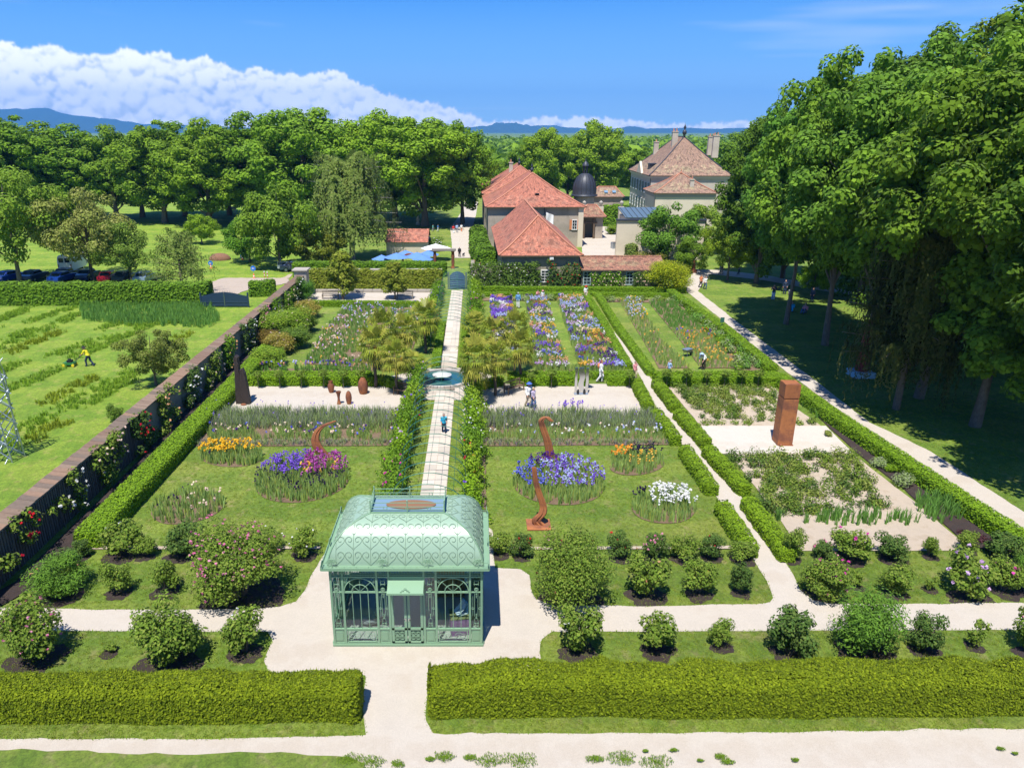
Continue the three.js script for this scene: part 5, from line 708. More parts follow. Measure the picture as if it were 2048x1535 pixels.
const roseRows = [
  ['from left at the left front hedge', [[75, 1315, 1197, 118, 'm', 0, 'pink', 110, .026], [222, 1302, 1284, 34, 't', 0], [345, 1312, 1196, 135, 'm', 1, null], [490, 1302, 1217, 84, 's', 1, 'white', 4, .03]], ['large pink-flowering rose', 'tiny low rose stump', 'wide leafy rose bush', 'upright leafy rose']],
  ['from left at the right front hedge', [[1157, 1300, 1206, 88, 's', 2, 'white', 3, .03], [1313, 1296, 1224, 78, 's', 0], [1440, 1290, 1238, 52, 's', 1], [1578, 1306, 1214, 96, 'd', 0], [1735, 1304, 1188, 138, 'f', 0], [1845, 1298, 1229, 66, 'd', 1], [1945, 1290, 1237, 44, 't', 1], [2052, 1300, 1212, 66, 's', 2, 'pink', 8, .04]], ['two-lobed tall rose', 'light green rose', 'short rose in wide mulch', 'dark leathery rose', 'great round fresh green shrub', 'dark rose', 'thin spindly rose', 'pale-flowered rose at the picture edge']],
  ['from left, lawn left of pavilion', [[118, 1186, 1112, 112, 'f', 1, 'peach', 6, .025], [238, 1182, 1120, 58, 's', 0], [332, 1180, 1117, 64, 's', 1], [482, 1190, 1052, 180, 'l', 0, 'pink', 280, .016]], ['broad fresh green peony', 'small rounded rose left of its twin', 'small rounded rose beside the huge pink one', 'huge pink-flowering rose']],
  ['from left, lawn right of pavilion', [[1145, 1200, 1066, 165, 'l', 1, 'rust', 30, .013], [1292, 1188, 1106, 88, 's', 2, 'peach', 3, .03], [1396, 1184, 1113, 70, 's', 1, 'gold', 3, .03], [1481, 1184, 1123, 44, 'd', 1]], ['huge spreading rose without bloom', 'medium rose with one apricot bloom', 'medium rose with yellow buds', 'small narrow rose']],
  ['from left on the far right lawn', [[1645, 1194, 1118, 94, 'm', 0, 'magenta', 26, .03], [1712, 1172, 1136, 36, 't', 0], [1788, 1184, 1131, 68, 's', 2], [1858, 1178, 1148, 28, 't', 1], [1932, 1188, 1102, 88, 's', 0, 'lilac', 22, .045], [2006, 1180, 1114, 66, 's', 1, 'magenta', 14, .045], [2052, 1184, 1110, 60, 'f', 0]], ['magenta rose at the path corner', 'thin bare-stemmed rose', 'loose grey-green rose', 'tiny young rose', 'lilac-flowering rose', 'magenta-flowering rose', 'fresh green shrub at the picture edge']],
  ['from left, back row left of pavilion', [[165, 1113, 1076, 38, 'd', 0], [246, 1106, 1042, 80, 's', 0, 'white', 6, .03], [292, 1110, 1068, 50, 's', 1], [368, 1108, 1046, 74, 'd', 1, 'white', 5, .03], [430, 1104, 1056, 50, 's', 2], [540, 1100, 1062, 60, 's', 0, 'white', 8, .03], [610, 1110, 1056, 62, 's', 1, 'white', 10, .03]], ['small dark rose at the hedge end', 'leafy white rose', 'low rose', 'dark leafy rose', 'half-hidden rose', 'rose behind the huge pink one', 'rose next to the pavilion eaves']],
  ['from left, back row right of pavilion', [[998, 1106, 1066, 50, 's', 2, 'white', 10, .03], [1046, 1113, 1062, 46, 'd', 0, 'red', 9, .05], [1106, 1092, 1066, 40, 's', 1, 'pink', 16, .06], [1237, 1113, 1067, 48, 'd', 1, 'red', 9, .05], [1309, 1116, 1064, 50, 'd', 0, 'pink', 18, .05], [1366, 1116, 1071, 58, 's', 0], [1419, 1113, 1069, 48, 'd', 1, 'red', 2, .05], [1482, 1117, 1081, 56, 's', 1]], ['pale rose next to the pavilion', 'red rose left of the huge bush', 'pink rose behind the huge bush', 'red rose right of the huge bush', 'pink and white rose', 'plain green rose', 'rose with a single red bloom', 'plain rose at the hedge end']],
  ['from left before the rose quarter', [[1584, 1117, 1056, 46, 's', 2], [1646, 1116, 1081, 46, 'd', 0, 'pink', 12, .05], [1698, 1116, 1054, 76, 's', 0, 'magenta', 9, .04], [1784, 1116, 1069, 64, 'd', 1], [1858, 1111, 1071, 38, 's', 1], [1932, 1100, 1062, 42, 's', 2], [2004, 1116, 1064, 68, 'd', 0]], ['upright rose beside the box hedge', 'pink rose', 'bushy magenta rose', 'wide dark rose', 'narrow rose', 'thin rose over the mulch', 'wide dark rose at the right end']],
];
rnd = rngOf(301);
for (const [where, list, what] of roseRows) list.forEach((a, i) => rose(`${what[i]}, ${ORD[i]} ${where}`, a[0], a[1], a[2], a[3], a[4], a[5], a[6], a[7], a[8]));

// flower beds -----------------------------------------------------------------
const inPoly = (P, x, z) => { let c = false; for (let i = 0, j = P.length - 1; i < P.length; j = i++) if ((P[i].z > z) !== (P[j].z > z) && x < (P[j].x - P[i].x) * (z - P[i].z) / (P[j].z - P[i].z) + P[i].x) c = !c; return c; };
const ovalPx = (px, py, rx, rot = 0, k = 1) => { const c = at(px, py), r = rx / pxm(py), out = []; for (let i = 0; i < 28; i++) { const a = i / 28 * 6.283, x = Math.cos(a) * r, z = Math.sin(a) * r * k; out.push(V(c.x + x * Math.cos(rot) - z * Math.sin(rot), 0, c.z + x * Math.sin(rot) + z * Math.cos(rot))); } return out; };
let bedLayer = .020;
// kinds(x, z, u, v) with u, v the place in the bed's bounding box gives {h, leaf, flower, share}
function bed(name, label, category, P, plants, kinds, o = {}) {
  const g = thing(name, label, category); bedLayer += .003; if (o.soil !== false) part('soil', flat(rough(P, .05, bedLayer * 99), bedLayer), o.soil ?? M.soil, g).castShadow = true;
  const x0 = Math.min(...P.map((p) => p.x)), x1 = Math.max(...P.map((p) => p.x)), z0 = Math.min(...P.map((p) => p.z)), z1 = Math.max(...P.map((p) => p.z)), A = (x1 - x0) * (z1 - z0), L = new Leaves(2000), B = new Leaves(800), n = Math.round(A * plants), ws = o.w ?? .045;
  for (let k = 0; k < n; k++) {
    const x = rr(x0, x1), z = rr(z0, z1); if (!inPoly(P, x, z)) continue; const q = kinds(x, z, (x - x0) / (x1 - x0), (z1 - z) / (z1 - z0)); if (!q) continue;
    if (q.low) { const lob = [{ x, y: q.h * .5, z, r: q.r ?? .25, f: q.h * .6 / (q.r ?? .25) }]; clothe(L, [...lob, { x: x + .05, y: q.h * .4, z, r: (q.r ?? .25) * .8, f: .8 }], q.n ?? 60, q.s ?? .06, .6, q.leaf, { floor: .02 }); }
    else for (let b = 0; b < (q.b ?? 6); b++) { const h = q.h * rr(.65, 1.05), a = rnd() * 6.283, l = q.h * (q.spread ?? .22) * rnd(); L.blade(x + rr(-.07, .07), .01, z + rr(-.07, .07), h, ws * rr(.7, 1.3), Math.cos(a) * l, Math.sin(a) * l, pick(q.leaf), q.bend ?? .3); }
    if (q.flower && rnd() < (q.share ?? .8)) for (let b = 0; b < (q.fn ?? 1); b++) { const fx = x + rr(-.12, .12), fz = z + rr(-.12, .12), fy = q.h * rr(1.0, 1.3); if (!q.low) L.blade(fx, .05, fz, fy, .02, 0, 0, pick(PAL.iris), 0); blossom(B, fx, fy, fz, q.fs ?? .06, q.flower); if (rnd() < .5) blossom(B, fx + rr(-.05, .05), fy * .86, fz + rr(-.05, .05), (q.fs ?? .06) * .85, q.flower); }
  }
  const f = part('leaves', L.geo(), M.leaf, g); f.userData.kind = 'stuff'; if (B.n) { const b = part('blossoms', B.geo(), M.petal, g); b.userData.kind = 'stuff'; } return g;
}
rnd = rngOf(401);
const noi = (x, z, s, k = 0) => fbm(x * s + k * 37, z * s + k * 11, 3);
bed('iris_bed', 'oval bed of bright yellow irises on the left lawn', 'flower bed', ovalPx(463, 915, 66, .25, .62), 30, (x, z, u, v) => ({ h: .72, leaf: PAL.iris, flower: v > .34 + .2 * (u - .5) ? COL.yellow : rnd() < .12 ? COL.dark : null, share: .5, fn: 2, fs: .068 }));
bed('iris_bed', 'large round bed of violet and magenta irises', 'flower bed', ovalPx(605, 962, 92, 0, .98), 30, (x, z, u, v) => ({ h: .78, leaf: PAL.iris, flower: v < .38 + .25 * Math.abs(u - .5) ? (rnd() < .18 ? COL.dark : null) : u < .48 ? COL.violet : v > .72 ? COL.purple : rnd() < .35 ? COL.gold : COL.purple, share: .5, fn: v > .6 ? 3 : 2, fs: .064 }));
bed('iris_bed', 'sparse round bed of pale and black irises at the left', 'flower bed', ovalPx(375, 1016, 70, 0, .92), 20, (x, z, u, v) => noi(x, z, 1.1) < .4 && v < .5 ? null : ({ h: .66, leaf: PAL.iris, flower: rnd() < .2 ? (u < .4 ? COL.dark : COL.cream) : null, share: .6, fs: .07 }), {});
bed('iris_bed', 'large round bed of blue and violet irises on the right lawn', 'flower bed', ovalPx(1117, 968, 90, 0, .98), 30, (x, z, u, v) => ({ h: .78, leaf: PAL.iris, flower: v < .2 ? null : v > .78 && u < .55 ? COL.deepviolet : u < .34 ? COL.blue : rnd() < .4 ? COL.sky : COL.violet, share: .5, fn: 2, fs: .062 }));
bed('iris_bed', 'oval bed of orange and black irises on the right lawn', 'flower bed', ovalPx(1274, 930, 62, -.55, .66), 30, (x, z, u, v) => ({ h: .78, leaf: PAL.iris, flower: v - u * .3 > .42 ? (u > .45 && v > .55 ? COL.dark : COL.orange) : rnd() < .25 ? COL.gold : null, share: .5, fn: 2, fs: .064 }));
bed('iris_bed', 'round bed of pure white irises on the right lawn', 'flower bed', ovalPx(1326, 1019, 64, -.3, .85), 30, (x, z, u, v) => ({ h: .82, leaf: PAL.iris, flower: u > .3 && v > .22 ? COL.white : u < .3 && v > .6 && rnd() < .3 ? COL.dark : null, share: .5, fn: 3, fs: .068 }));
// the two long borders below the gravel terraces
const border = (label, P, blueIris) => bed('mixed_border', label, 'flower border', P, 34, (x, z, u, v) => v > .46 ? { h: .82 + .15 * noi(x, z, .8), leaf: rnd() < .12 ? [[.17, .17, .27], [.14, .14, .24]] : PAL.nepeta, b: 5, spread: .5, bend: .1, flower: rnd() < .03 ? COL.violet : null, fs: .05 } : v < .16 ? { h: .34, leaf: rnd() < .2 ? [[.16, .14, .22]] : PAL.nepeta, b: 6, spread: .8 } : noi(x, z, .7, 3) < .36 ? null : { h: .55, leaf: PAL.iris, flower: rnd() < .12 ? pick(blueIris) : null, fs: .075, b: 5 }, { w: .035 });
border('wide grey-green catmint and iris border below the terrace of vessels', toW([[412, 826], [806, 828], [794, 892], [366, 893], [385, 862]]), [COL.deepviolet, COL.cream, COL.cream, COL.blue]);
border('wide grey-green catmint and iris border below the steel figures', toW([[948, 828], [1312, 832], [1340, 862], [1352, 890], [944, 893]]), [COL.white, COL.cream, COL.sky]);
bed('iris_bed', 'clump of tall violet irises at the back of the right border', 'flower bed', ovalPx(1140, 832, 26, 0, .6), 14, () => ({ h: .95, leaf: PAL.iris, flower: COL.violet, share: .8, fn: 2, fs: .07, b: 5 }), { soil: false });
// back beds
const mixCol = (x, z, seed) => { const a = [COL.violet, COL.deepviolet, COL.white, COL.peach, COL.sky, COL.blue, COL.cream, COL.lilac, COL.rust, COL.deepviolet, COL.gold, COL.lilac, COL.white, COL.violet, COL.sky]; let best = 9, bi = 0; const cx = Math.floor(x / 1.1), cz = Math.floor(z / 1.5); for (let i = -1; i < 2; i++) for (let j = -1; j < 2; j++) { const hx = (cx + i + hash2(cx + i + seed, cz + j)) * 1.1, hz = (cz + j + hash2(cx + i, cz + j + seed * 3)) * 1.5, d = Math.hypot(x - hx, (z - hz) * .8); if (d < best) { best = d; bi = hash2((cx + i) * 3 + seed, (cz + j) * 5 + 1); } } return bi > .88 ? null : a[Math.floor(bi / .88 * a.length)]; };
const irisRow = (label, P, seed, share = .32, dens = 22, fn = 2) => bed('iris_row', label, 'flower bed', P, dens, (x, z, u, v) => ({ h: .7, leaf: PAL.iris, flower: mixCol(x, z, seed), share, fn, fs: .072, b: 7 }), { w: .055 });
irisRow('left strip of many-coloured irises behind the right palms', toW([[980, 602], [1022, 602], [1030, 655], [1040, 720], [985, 720], [982, 655]]), 1, .8);
irisRow('middle strip of many-coloured irises before the farm building', toW([[1050, 600], [1092, 602], [1110, 660], [1135, 736], [1072, 736], [1060, 660]]), 5);
irisRow('right strip of many-coloured irises beside the thin path', toW([[1114, 600], [1162, 600], [1196, 656], [1234, 720], [1240, 738], [1160, 738], [1140, 680]]), 9);
irisRow('front row of mixed irises behind the low box hedge', toW([[1072, 739], [1246, 739], [1248, 746], [1072, 746]]), 12, .8);
bed('iris_row', 'strip of pale and yellow irises in the right rear plot', 'flower bed', toW([[1240, 604], [1274, 604], [1322, 680], [1378, 737], [1318, 737], [1285, 680]]), 14, (x, z, u, v) => ({ h: .62, leaf: PAL.iris, flower: v > .62 ? pick([COL.sky, COL.yellow, COL.cream, COL.sky]) : rnd() < .06 ? COL.gold : null, share: .45, fs: .075, b: 5 }), { w: .055 });
bed('iris_row', 'wide strip of green foliage with yellow and orange irises', 'flower bed', toW([[1298, 606], [1346, 606], [1430, 680], [1470, 737], [1402, 737], [1360, 680]]), 13, (x, z, u, v) => ({ h: .62, leaf: v > .5 ? PAL.reed : PAL.iris, flower: v < .48 ? (v > .3 ? (rnd() < .6 ? COL.orange : COL.violet) : COL.gold) : null, share: .22, fs: .075, b: 5 }), { w: .055 });
bed('perennial_border', 'border of rounded green perennials inside the outer box hedge, rear plot', 'flower border', toW([[1346, 600], [1362, 606], [1460, 682], [1540, 745], [1476, 740], [1430, 680]]), 1.6, (x, z) => ({ low: true, h: rr(.5, .95), r: rr(.35, .6), n: 200, s: .085, leaf: pick([PAL.fresh, PAL.laurel, PAL.reed, PAL.box, PAL.nepeta]) }));
bed('perennial_border', 'strip of grey-green lavender behind the right rear plot', 'flower border', toW([[1190, 597], [1350, 600], [1340, 606], [1196, 604]]), 2.0, () => ({ low: true, h: .6, r: .45, n: 110, s: .09, leaf: pick([PAL.nepeta, PAL.rose]) }));
bed('perennial_border', 'strip of grey-green lavender behind the three iris strips', 'flower border', toW([[962, 596], [1160, 596], [1160, 601], [962, 602]]), 2.0, () => ({ low: true, h: .6, r: .45, n: 110, s: .09, leaf: pick([PAL.nepeta, PAL.rose]) }));
bed('iris_bed', 'large mixed iris bed of soft colours behind the left palms', 'flower bed', toW([[690, 614], [832, 614], [842, 660], [815, 720], [800, 742], [610, 728], [650, 660]]), 12, (x, z, u, v) => noi(x, z, .5, 7) < .36 ? null : ({ h: .66, leaf: rnd() < .5 ? PAL.iris : PAL.reed, flower: rnd() < .4 ? (v > .75 ? pick([COL.lilac, COL.sky, COL.violet, COL.white]) : v > .5 ? pick([COL.white, COL.lilac, COL.cream]) : pick([COL.cream, COL.cream, COL.peach, COL.gold, COL.lilac])) : null, share: .4, fs: .085, b: 7 }), { w: .055 });
bed('iris_row', 'front row of blue irises behind the left low box hedge', 'flower bed', toW([[522, 738], [745, 738], [745, 746], [520, 747]]), 13, (x, z, u, v) => ({ h: .7, leaf: PAL.reed, flower: rnd() < .5 ? pick([COL.violet, COL.blue, COL.sky, COL.deepviolet, COL.peach]) : null, share: .7, fs: .09 }), { w: .055 });
// rose quarter: low bushes on sand
const lowRose = (label, P, dens, hh, pal) => bed('rose_plot', label, 'flower bed', P, dens, (x, z) => { const gx = x / .95, gz = z / .95; return ({ low: true, h: hh * rr(.7, 1.25), r: rr(.24, .4), n: 110, s: .062, leaf: pal ?? pick([PAL.rose, PAL.rose, PAL.roseDark, PAL.olive]) }); }, { soil: false });
lowRose('dense block of low roses before the rear hedge of the rose quarter', toW([[1356, 782], [1462, 782], [1490, 838], [1404, 838]]), 6.0, .55);
lowRose('loose block of low roses left of the rusty pillar', toW([[1470, 782], [1548, 782], [1572, 842], [1502, 842]]), 3.4, .5);
lowRose('thin line of low plants behind the white gravel square', toW([[1396, 842], [1500, 842], [1504, 850], [1402, 850]]), 3.0, .35);
lowRose('thin line of low plants right of the rusty pillar', toW([[1586, 840], [1626, 840], [1636, 850], [1590, 850]]), 3.0, .35);
lowRose('thin line of low plants under the rear hedge', toW([[1340, 772], [1545, 772], [1548, 779], [1344, 779]]), 3.0, .4);
lowRose('dense block of low roses in front of the white gravel square', toW([[1488, 912], [1592, 912], [1660, 1010], [1664, 1030], [1548, 1030], [1520, 980]]), 7.0, .6);
lowRose('loose block of low roses right of the dense rose block', toW([[1600, 912], [1700, 908], [1730, 950], [1790, 1030], [1676, 1030], [1640, 960]]), 4.2, .6);
lowRose('line of rose bushes along the right side of the middle path', toW([[1450, 912], [1470, 912], [1545, 1040], [1520, 1030]]), 3.0, .7, PAL.roseDark);
bed('iris_row', 'loose row of tall iris leaves on sand behind the front roses', 'flower bed', toW([[1545, 1030], [1880, 1030], [1900, 1052], [1560, 1052]]), 14, (x, z, u) => noi(x, z, .9, 5) < .42 ? null : ({ h: .85, leaf: PAL.reed, b: 7, spread: .3 }), { soil: false });
bed('iris_row', 'clump of tall blue-green grasses by the dark mulch', 'flower bed', ovalPx(1872, 1022, 42, .4, 1.1), 14, () => ({ h: 1.05, leaf: PAL.reed, b: 8, spread: .35 }), { soil: false });
bed('iris_row', 'clump of arching green daylily leaves inside the outer hedge', 'flower bed', toW([[1590, 775], [1622, 800], [1660, 835], [1630, 835], [1588, 800]]), 9, () => ({ h: .75, leaf: pick([PAL.reed, PAL.fresh]), b: 9, spread: .6 }), { soil: false });
// clipped balls and cushions on the mulch
[[1662, 842, 40, 'box', 'round light green cushion nearest the rusty pillar'], [1704, 868, 24, 'box', 'small green ball on the mulch below the first cushion'], [1757, 934, 34, 'nepeta', 'grey-green cushion on the mulch strip'], [1783, 945, 26, 'box', 'small green ball between two grey cushions'], [1806, 972, 44, 'nepeta', 'largest grey-green cushion on the mulch strip'], [1848, 972, 26, 'box', 'green ball against the outer hedge'], [1820, 955, 24, 'laurel', 'dark green tuft against the outer hedge'], [1655, 872, 18, 'olive', 'straw-coloured tuft on the mulch'], [1752, 912, 20, 'rose', 'thin tuft at the sand edge']].forEach(([px, py, w, pal, lab]) => { const s = stand(px, py), r = w / pxm(py) / 2, L = new Leaves(600), lobes = []; for (let i = 0; i < 9; i++) { const d = dir(); lobes.push({ x: d[0] * r * .5, y: r * .6 + Math.abs(d[1]) * r * .3, z: d[2] * r * .5, r: r * .55, f: .85 }); } clothe(L, lobes, 900, .05, .6, PAL[pal], {}); const g = thing('cushion_plant', lab, 'plant', s.x, 0, s.z, 0, 'cushion plants on the mulch'); part('foliage', L.geo(), M.leaf, g); });
bed('perennial_border', 'patch of dark purple leaves near the front end of the outer hedge', 'flower border', ovalPx(1952, 1078, 34, .7, .5), 14, () => ({ low: true, h: .25, r: .2, n: 40, s: .06, leaf: [[.05, .02, .035], [.07, .03, .05]] }), { soil: false });

// shrubs by the wall, at the back
const shrubAt = (label, px, b, t, w, kind, i, m, col, n, s) => { const q = stand(px, b, t), ww = w / pxm(b), g = thing('shrub', label, 'shrub', q.x, 0, q.z, px); part('foliage', SH[kind][i].leaf, m, g); part('stems', SH[kind][i].stem, M.bark, g); if (col) part('blossoms', bloomOf(kind, i, col, n, s), M.petal, g); g.scale.set(ww * 1.2, q.h, ww * 1.2); return g; };
rnd = rngOf(501);
const tL = tintMat(1.25, 1.3, .8), tP = tintMat(1.9, 1.1, 1.6), tD = tintMat(.75, .85, .8), tG = tintMat(1.9, 1.5, .4), tB = tintMat(1.1, .55, .8);
shrubAt('big bright green shrub with pale flowers beside the old wall', 572, 672, 612, 95, 'l', 0, tL, 'cream', 60, .012);
shrubAt('brownish pink shrub at the end of the magnolia hedge', 618, 634, 598, 52, 'm', 0, tP, 'cream', 40, .03);
shrubAt('dark green shrub below the brownish one', 606, 662, 626, 52, 'm', 1, tD);
shrubAt('dark bushy shrub left of the soft-coloured iris bed', 590, 694, 652, 62, 'm', 0, tD);
shrubAt('purple-leaved shrub beside the old wall', 540, 690, 655, 40, 'm', 1, tB);
shrubAt('pale pink flowering shrub beside the purple one', 562, 706, 662, 56, 'm', 0, tP, 'cream', 50, .035);
shrubAt('bright green shrub behind the dark standing sculpture', 540, 732, 690, 62, 'm', 1, tL);
shrubAt('rounded grey-green shrub in the corner by the terrace wall', 607, 600, 556, 44, 'f', 0, tintMat(.8, .95, 1));
shrubAt('large yellow-green bush at the right end of the shed', 1336, 580, 515, 86, 'l', 0, tG);
shrubAt('bright yellow flowering broom in the yard', 1268, 492, 474, 32, 'm', 0, tG, 'yellow', 90, .05);
shrubAt('dark shrub under the white climber by the small house', 868, 500, 470, 50, 'm', 1, tD, 'white', 60, .03);
shrubAt('reddish shrub behind the shed roof', 1300, 535, 500, 60, 'm', 1, tintMat(1.3, .9, .9));
shrubAt('small dark green bush in the field beside the wall', 232, 842, 806, 32, 's', 0, tD);
shrubAt('low green shrub near the court wall', 1224, 468, 448, 30, 'm', 0, tL);
// rose standards before the low hedges
const stdLeaf = (() => { const L = new Leaves(400), lob = []; for (let i = 0; i < 7; i++) { const d = dir(); lob.push({ x: d[0] * .18, y: 1.15 + d[1] * .2, z: d[2] * .18, r: .2, f: .9 }); } clothe(L, lob, 420, .07, .6, PAL.rose, {}); return L.geo(); })(), stdStem = limb([V(0, 0, 0), V(.02, .6, 0), V(0, 1.15, 0)], [.022, .02, .015], 5);
[['behind the terrace of vessels', [517, 560, 603, 648, 687, 722]], ['behind the steel figures', [1062, 1103, 1176, 1258]], ['behind the rose quarter', [1332, 1372, 1412, 1448, 1482, 1515]]].forEach(([w, list]) => list.forEach((px, i) => { const s = stand(px, 777), g = thing('standard_rose', `small rose tree on a thin stem, ${ORD[i]} from the left ${w}`, 'small tree', s.x, 0, s.z, px, 'rose trees before the low hedges'); part('crown', stdLeaf, M.leaf, g); part('stem', stdStem, M.bark, g); g.scale.setScalar(.95 + .2 * hash2(px, 2)); }));

// palms -----------------------------------------------------------------------
rnd = rngOf(601);
function palmGeo(h, r) {
  const L = new Leaves(3000), n = 36;
  for (let i = 0; i < n; i++) {
    const a = i * 2.4, el = lerp(1.25, -.75, Math.pow(i / n, .8)) + rr(-.12, .12), pl = r * rr(.42, .62), px = Math.cos(a) * Math.cos(el) * pl, pz = Math.sin(a) * Math.cos(el) * pl, py = h + Math.sin(el) * pl, c = mix3(pick(PAL.palm), [.25, .2, .05], i > n * .8 ? .5 : 0);
    const dx = Math.cos(a) * Math.cos(el), dy = Math.sin(el), dz = Math.sin(a) * Math.cos(el), sx = -Math.sin(a), sz = Math.cos(a), ux = -Math.cos(a) * Math.sin(el), uy = Math.cos(el), uz = -Math.sin(a) * Math.sin(el);
    L.blade(0, h - .05, 0, .01, .03, px, pz, c, 0); L.grow(8); { const q = L.v(-sx * .015, h, -sz * .015, ...c); L.v(sx * .015, h, sz * .015, ...c); L.v(px + sx * .012, py, pz + sz * .012, ...c); L.v(px - sx * .012, py, pz - sz * .012, ...c); L.i.push(q, q + 1, q + 2, q, q + 2, q + 3); }
    const seg = 15; for (let k = 0; k < seg; k++) { const th = lerp(-1.75, 1.75, (k + .5) / seg), len = r * .56 * (.75 + .3 * Math.cos(th)) * rr(.8, 1.15), droop = .3 + .25 * Math.abs(Math.sin(th)), lx = dx * Math.cos(th) + sx * Math.sin(th), ly = dy * Math.cos(th), lz = dz * Math.cos(th) + sz * Math.sin(th), wx = (-dx * Math.sin(th) + sx * Math.cos(th)) * len * .056, wy = -dy * Math.sin(th) * len * .056, wz = (-dz * Math.sin(th) + sz * Math.cos(th)) * len * .056; L.grow(5); const q = .8 + .4 * rnd(), cc = mul(c, q), m = .6; const v0 = L.v(px, py, pz, ...cc); L.v(px + lx * len * m + wx, py + ly * len * m + wy + .04, pz + lz * len * m + wz, ...cc); L.v(px + lx * len * m - wx, py + ly * len * m - wy + .04, pz + lz * len * m - wz, ...cc); L.v(px + lx * len, py + ly * len - droop * len * .7, pz + lz * len, ...cc); L.i.push(v0, v0 + 1, v0 + 2, v0 + 1, v0 + 3, v0 + 2); }
  }
  const pts = [], rad = []; for (let i = 0; i <= 8; i++) { pts.push(V(.06 * Math.sin(i), h * i / 8, .06 * Math.cos(i * 1.3))); rad.push(lerp(.15, .13, i / 8) * (i % 2 ? 1.15 : .95)); } const B = new Leaves(200); for (let k = 0; k < 60; k++) { const a = rnd() * 6.283; B.leaf(Math.cos(a) * .35 * rnd() + .25, h - .1 - rnd() * .55, Math.sin(a) * .3 + .25, rr(-1, 1), rr(0, 1), rr(-1, 1), .09, .7, pick([[.55, .28, .03], [.62, .35, .05]])); }
  return { f: L.geo(), t: limb(pts, rad, 9), b: B.geo() };
}
const palms = [palmGeo(3.1, 1.85), palmGeo(3.1, 1.75), palmGeo(3.1, 1.9)], palmBark = mat([.13, .10, .075], .98, 0, { bumpMap: T.gravelB, bumpScale: .04 });
[[751, 774, 690, 1, 'palm at the left corner of the pond beds, beside the large ovoid'], [794, 788, 714, 1, 'palm with orange flower cluster left of the pond'], [828, 770, 728, 0, 'short palm just left of the pond rim'], [812, 738, 664, 1, 'palm rising behind the left pond group'], [768, 742, 656, 0, 'rearmost palm of the left pond group'], [851, 706, 636, 0, 'slender palm alone beside the slab walk at the left'], [948, 690, 646, 0, 'palm alone beside the slab walk at the right'], [985, 745, 668, 1, 'palm with orange flowers among the right group'], [1030, 742, 660, 1, 'rear right palm of the right group'], [1040, 769, 694, 0, 'palm beside the wooden bench'], [990, 791, 716, 0, 'palm left of the wooden bench'], [949, 811, 722, 0, 'front palm right of the pond casting a round shadow']].forEach(([px, b, t, fl, lab], i) => { const s = stand(px, b, t), g = thing('fan_palm', lab, 'palm tree', s.x, 0, s.z, i * 1.3, 'fan palms round the pond'), p = palms[i % 3]; part('fronds', p.f, M.gloss, g); part('trunk', p.t, palmBark, g); if (fl) part('flower_cluster', p.b, M.petal, g); const k = s.h / 3.1; const q = .74 + .12 * hash2(px, 3); g.scale.set(q, k, q); });

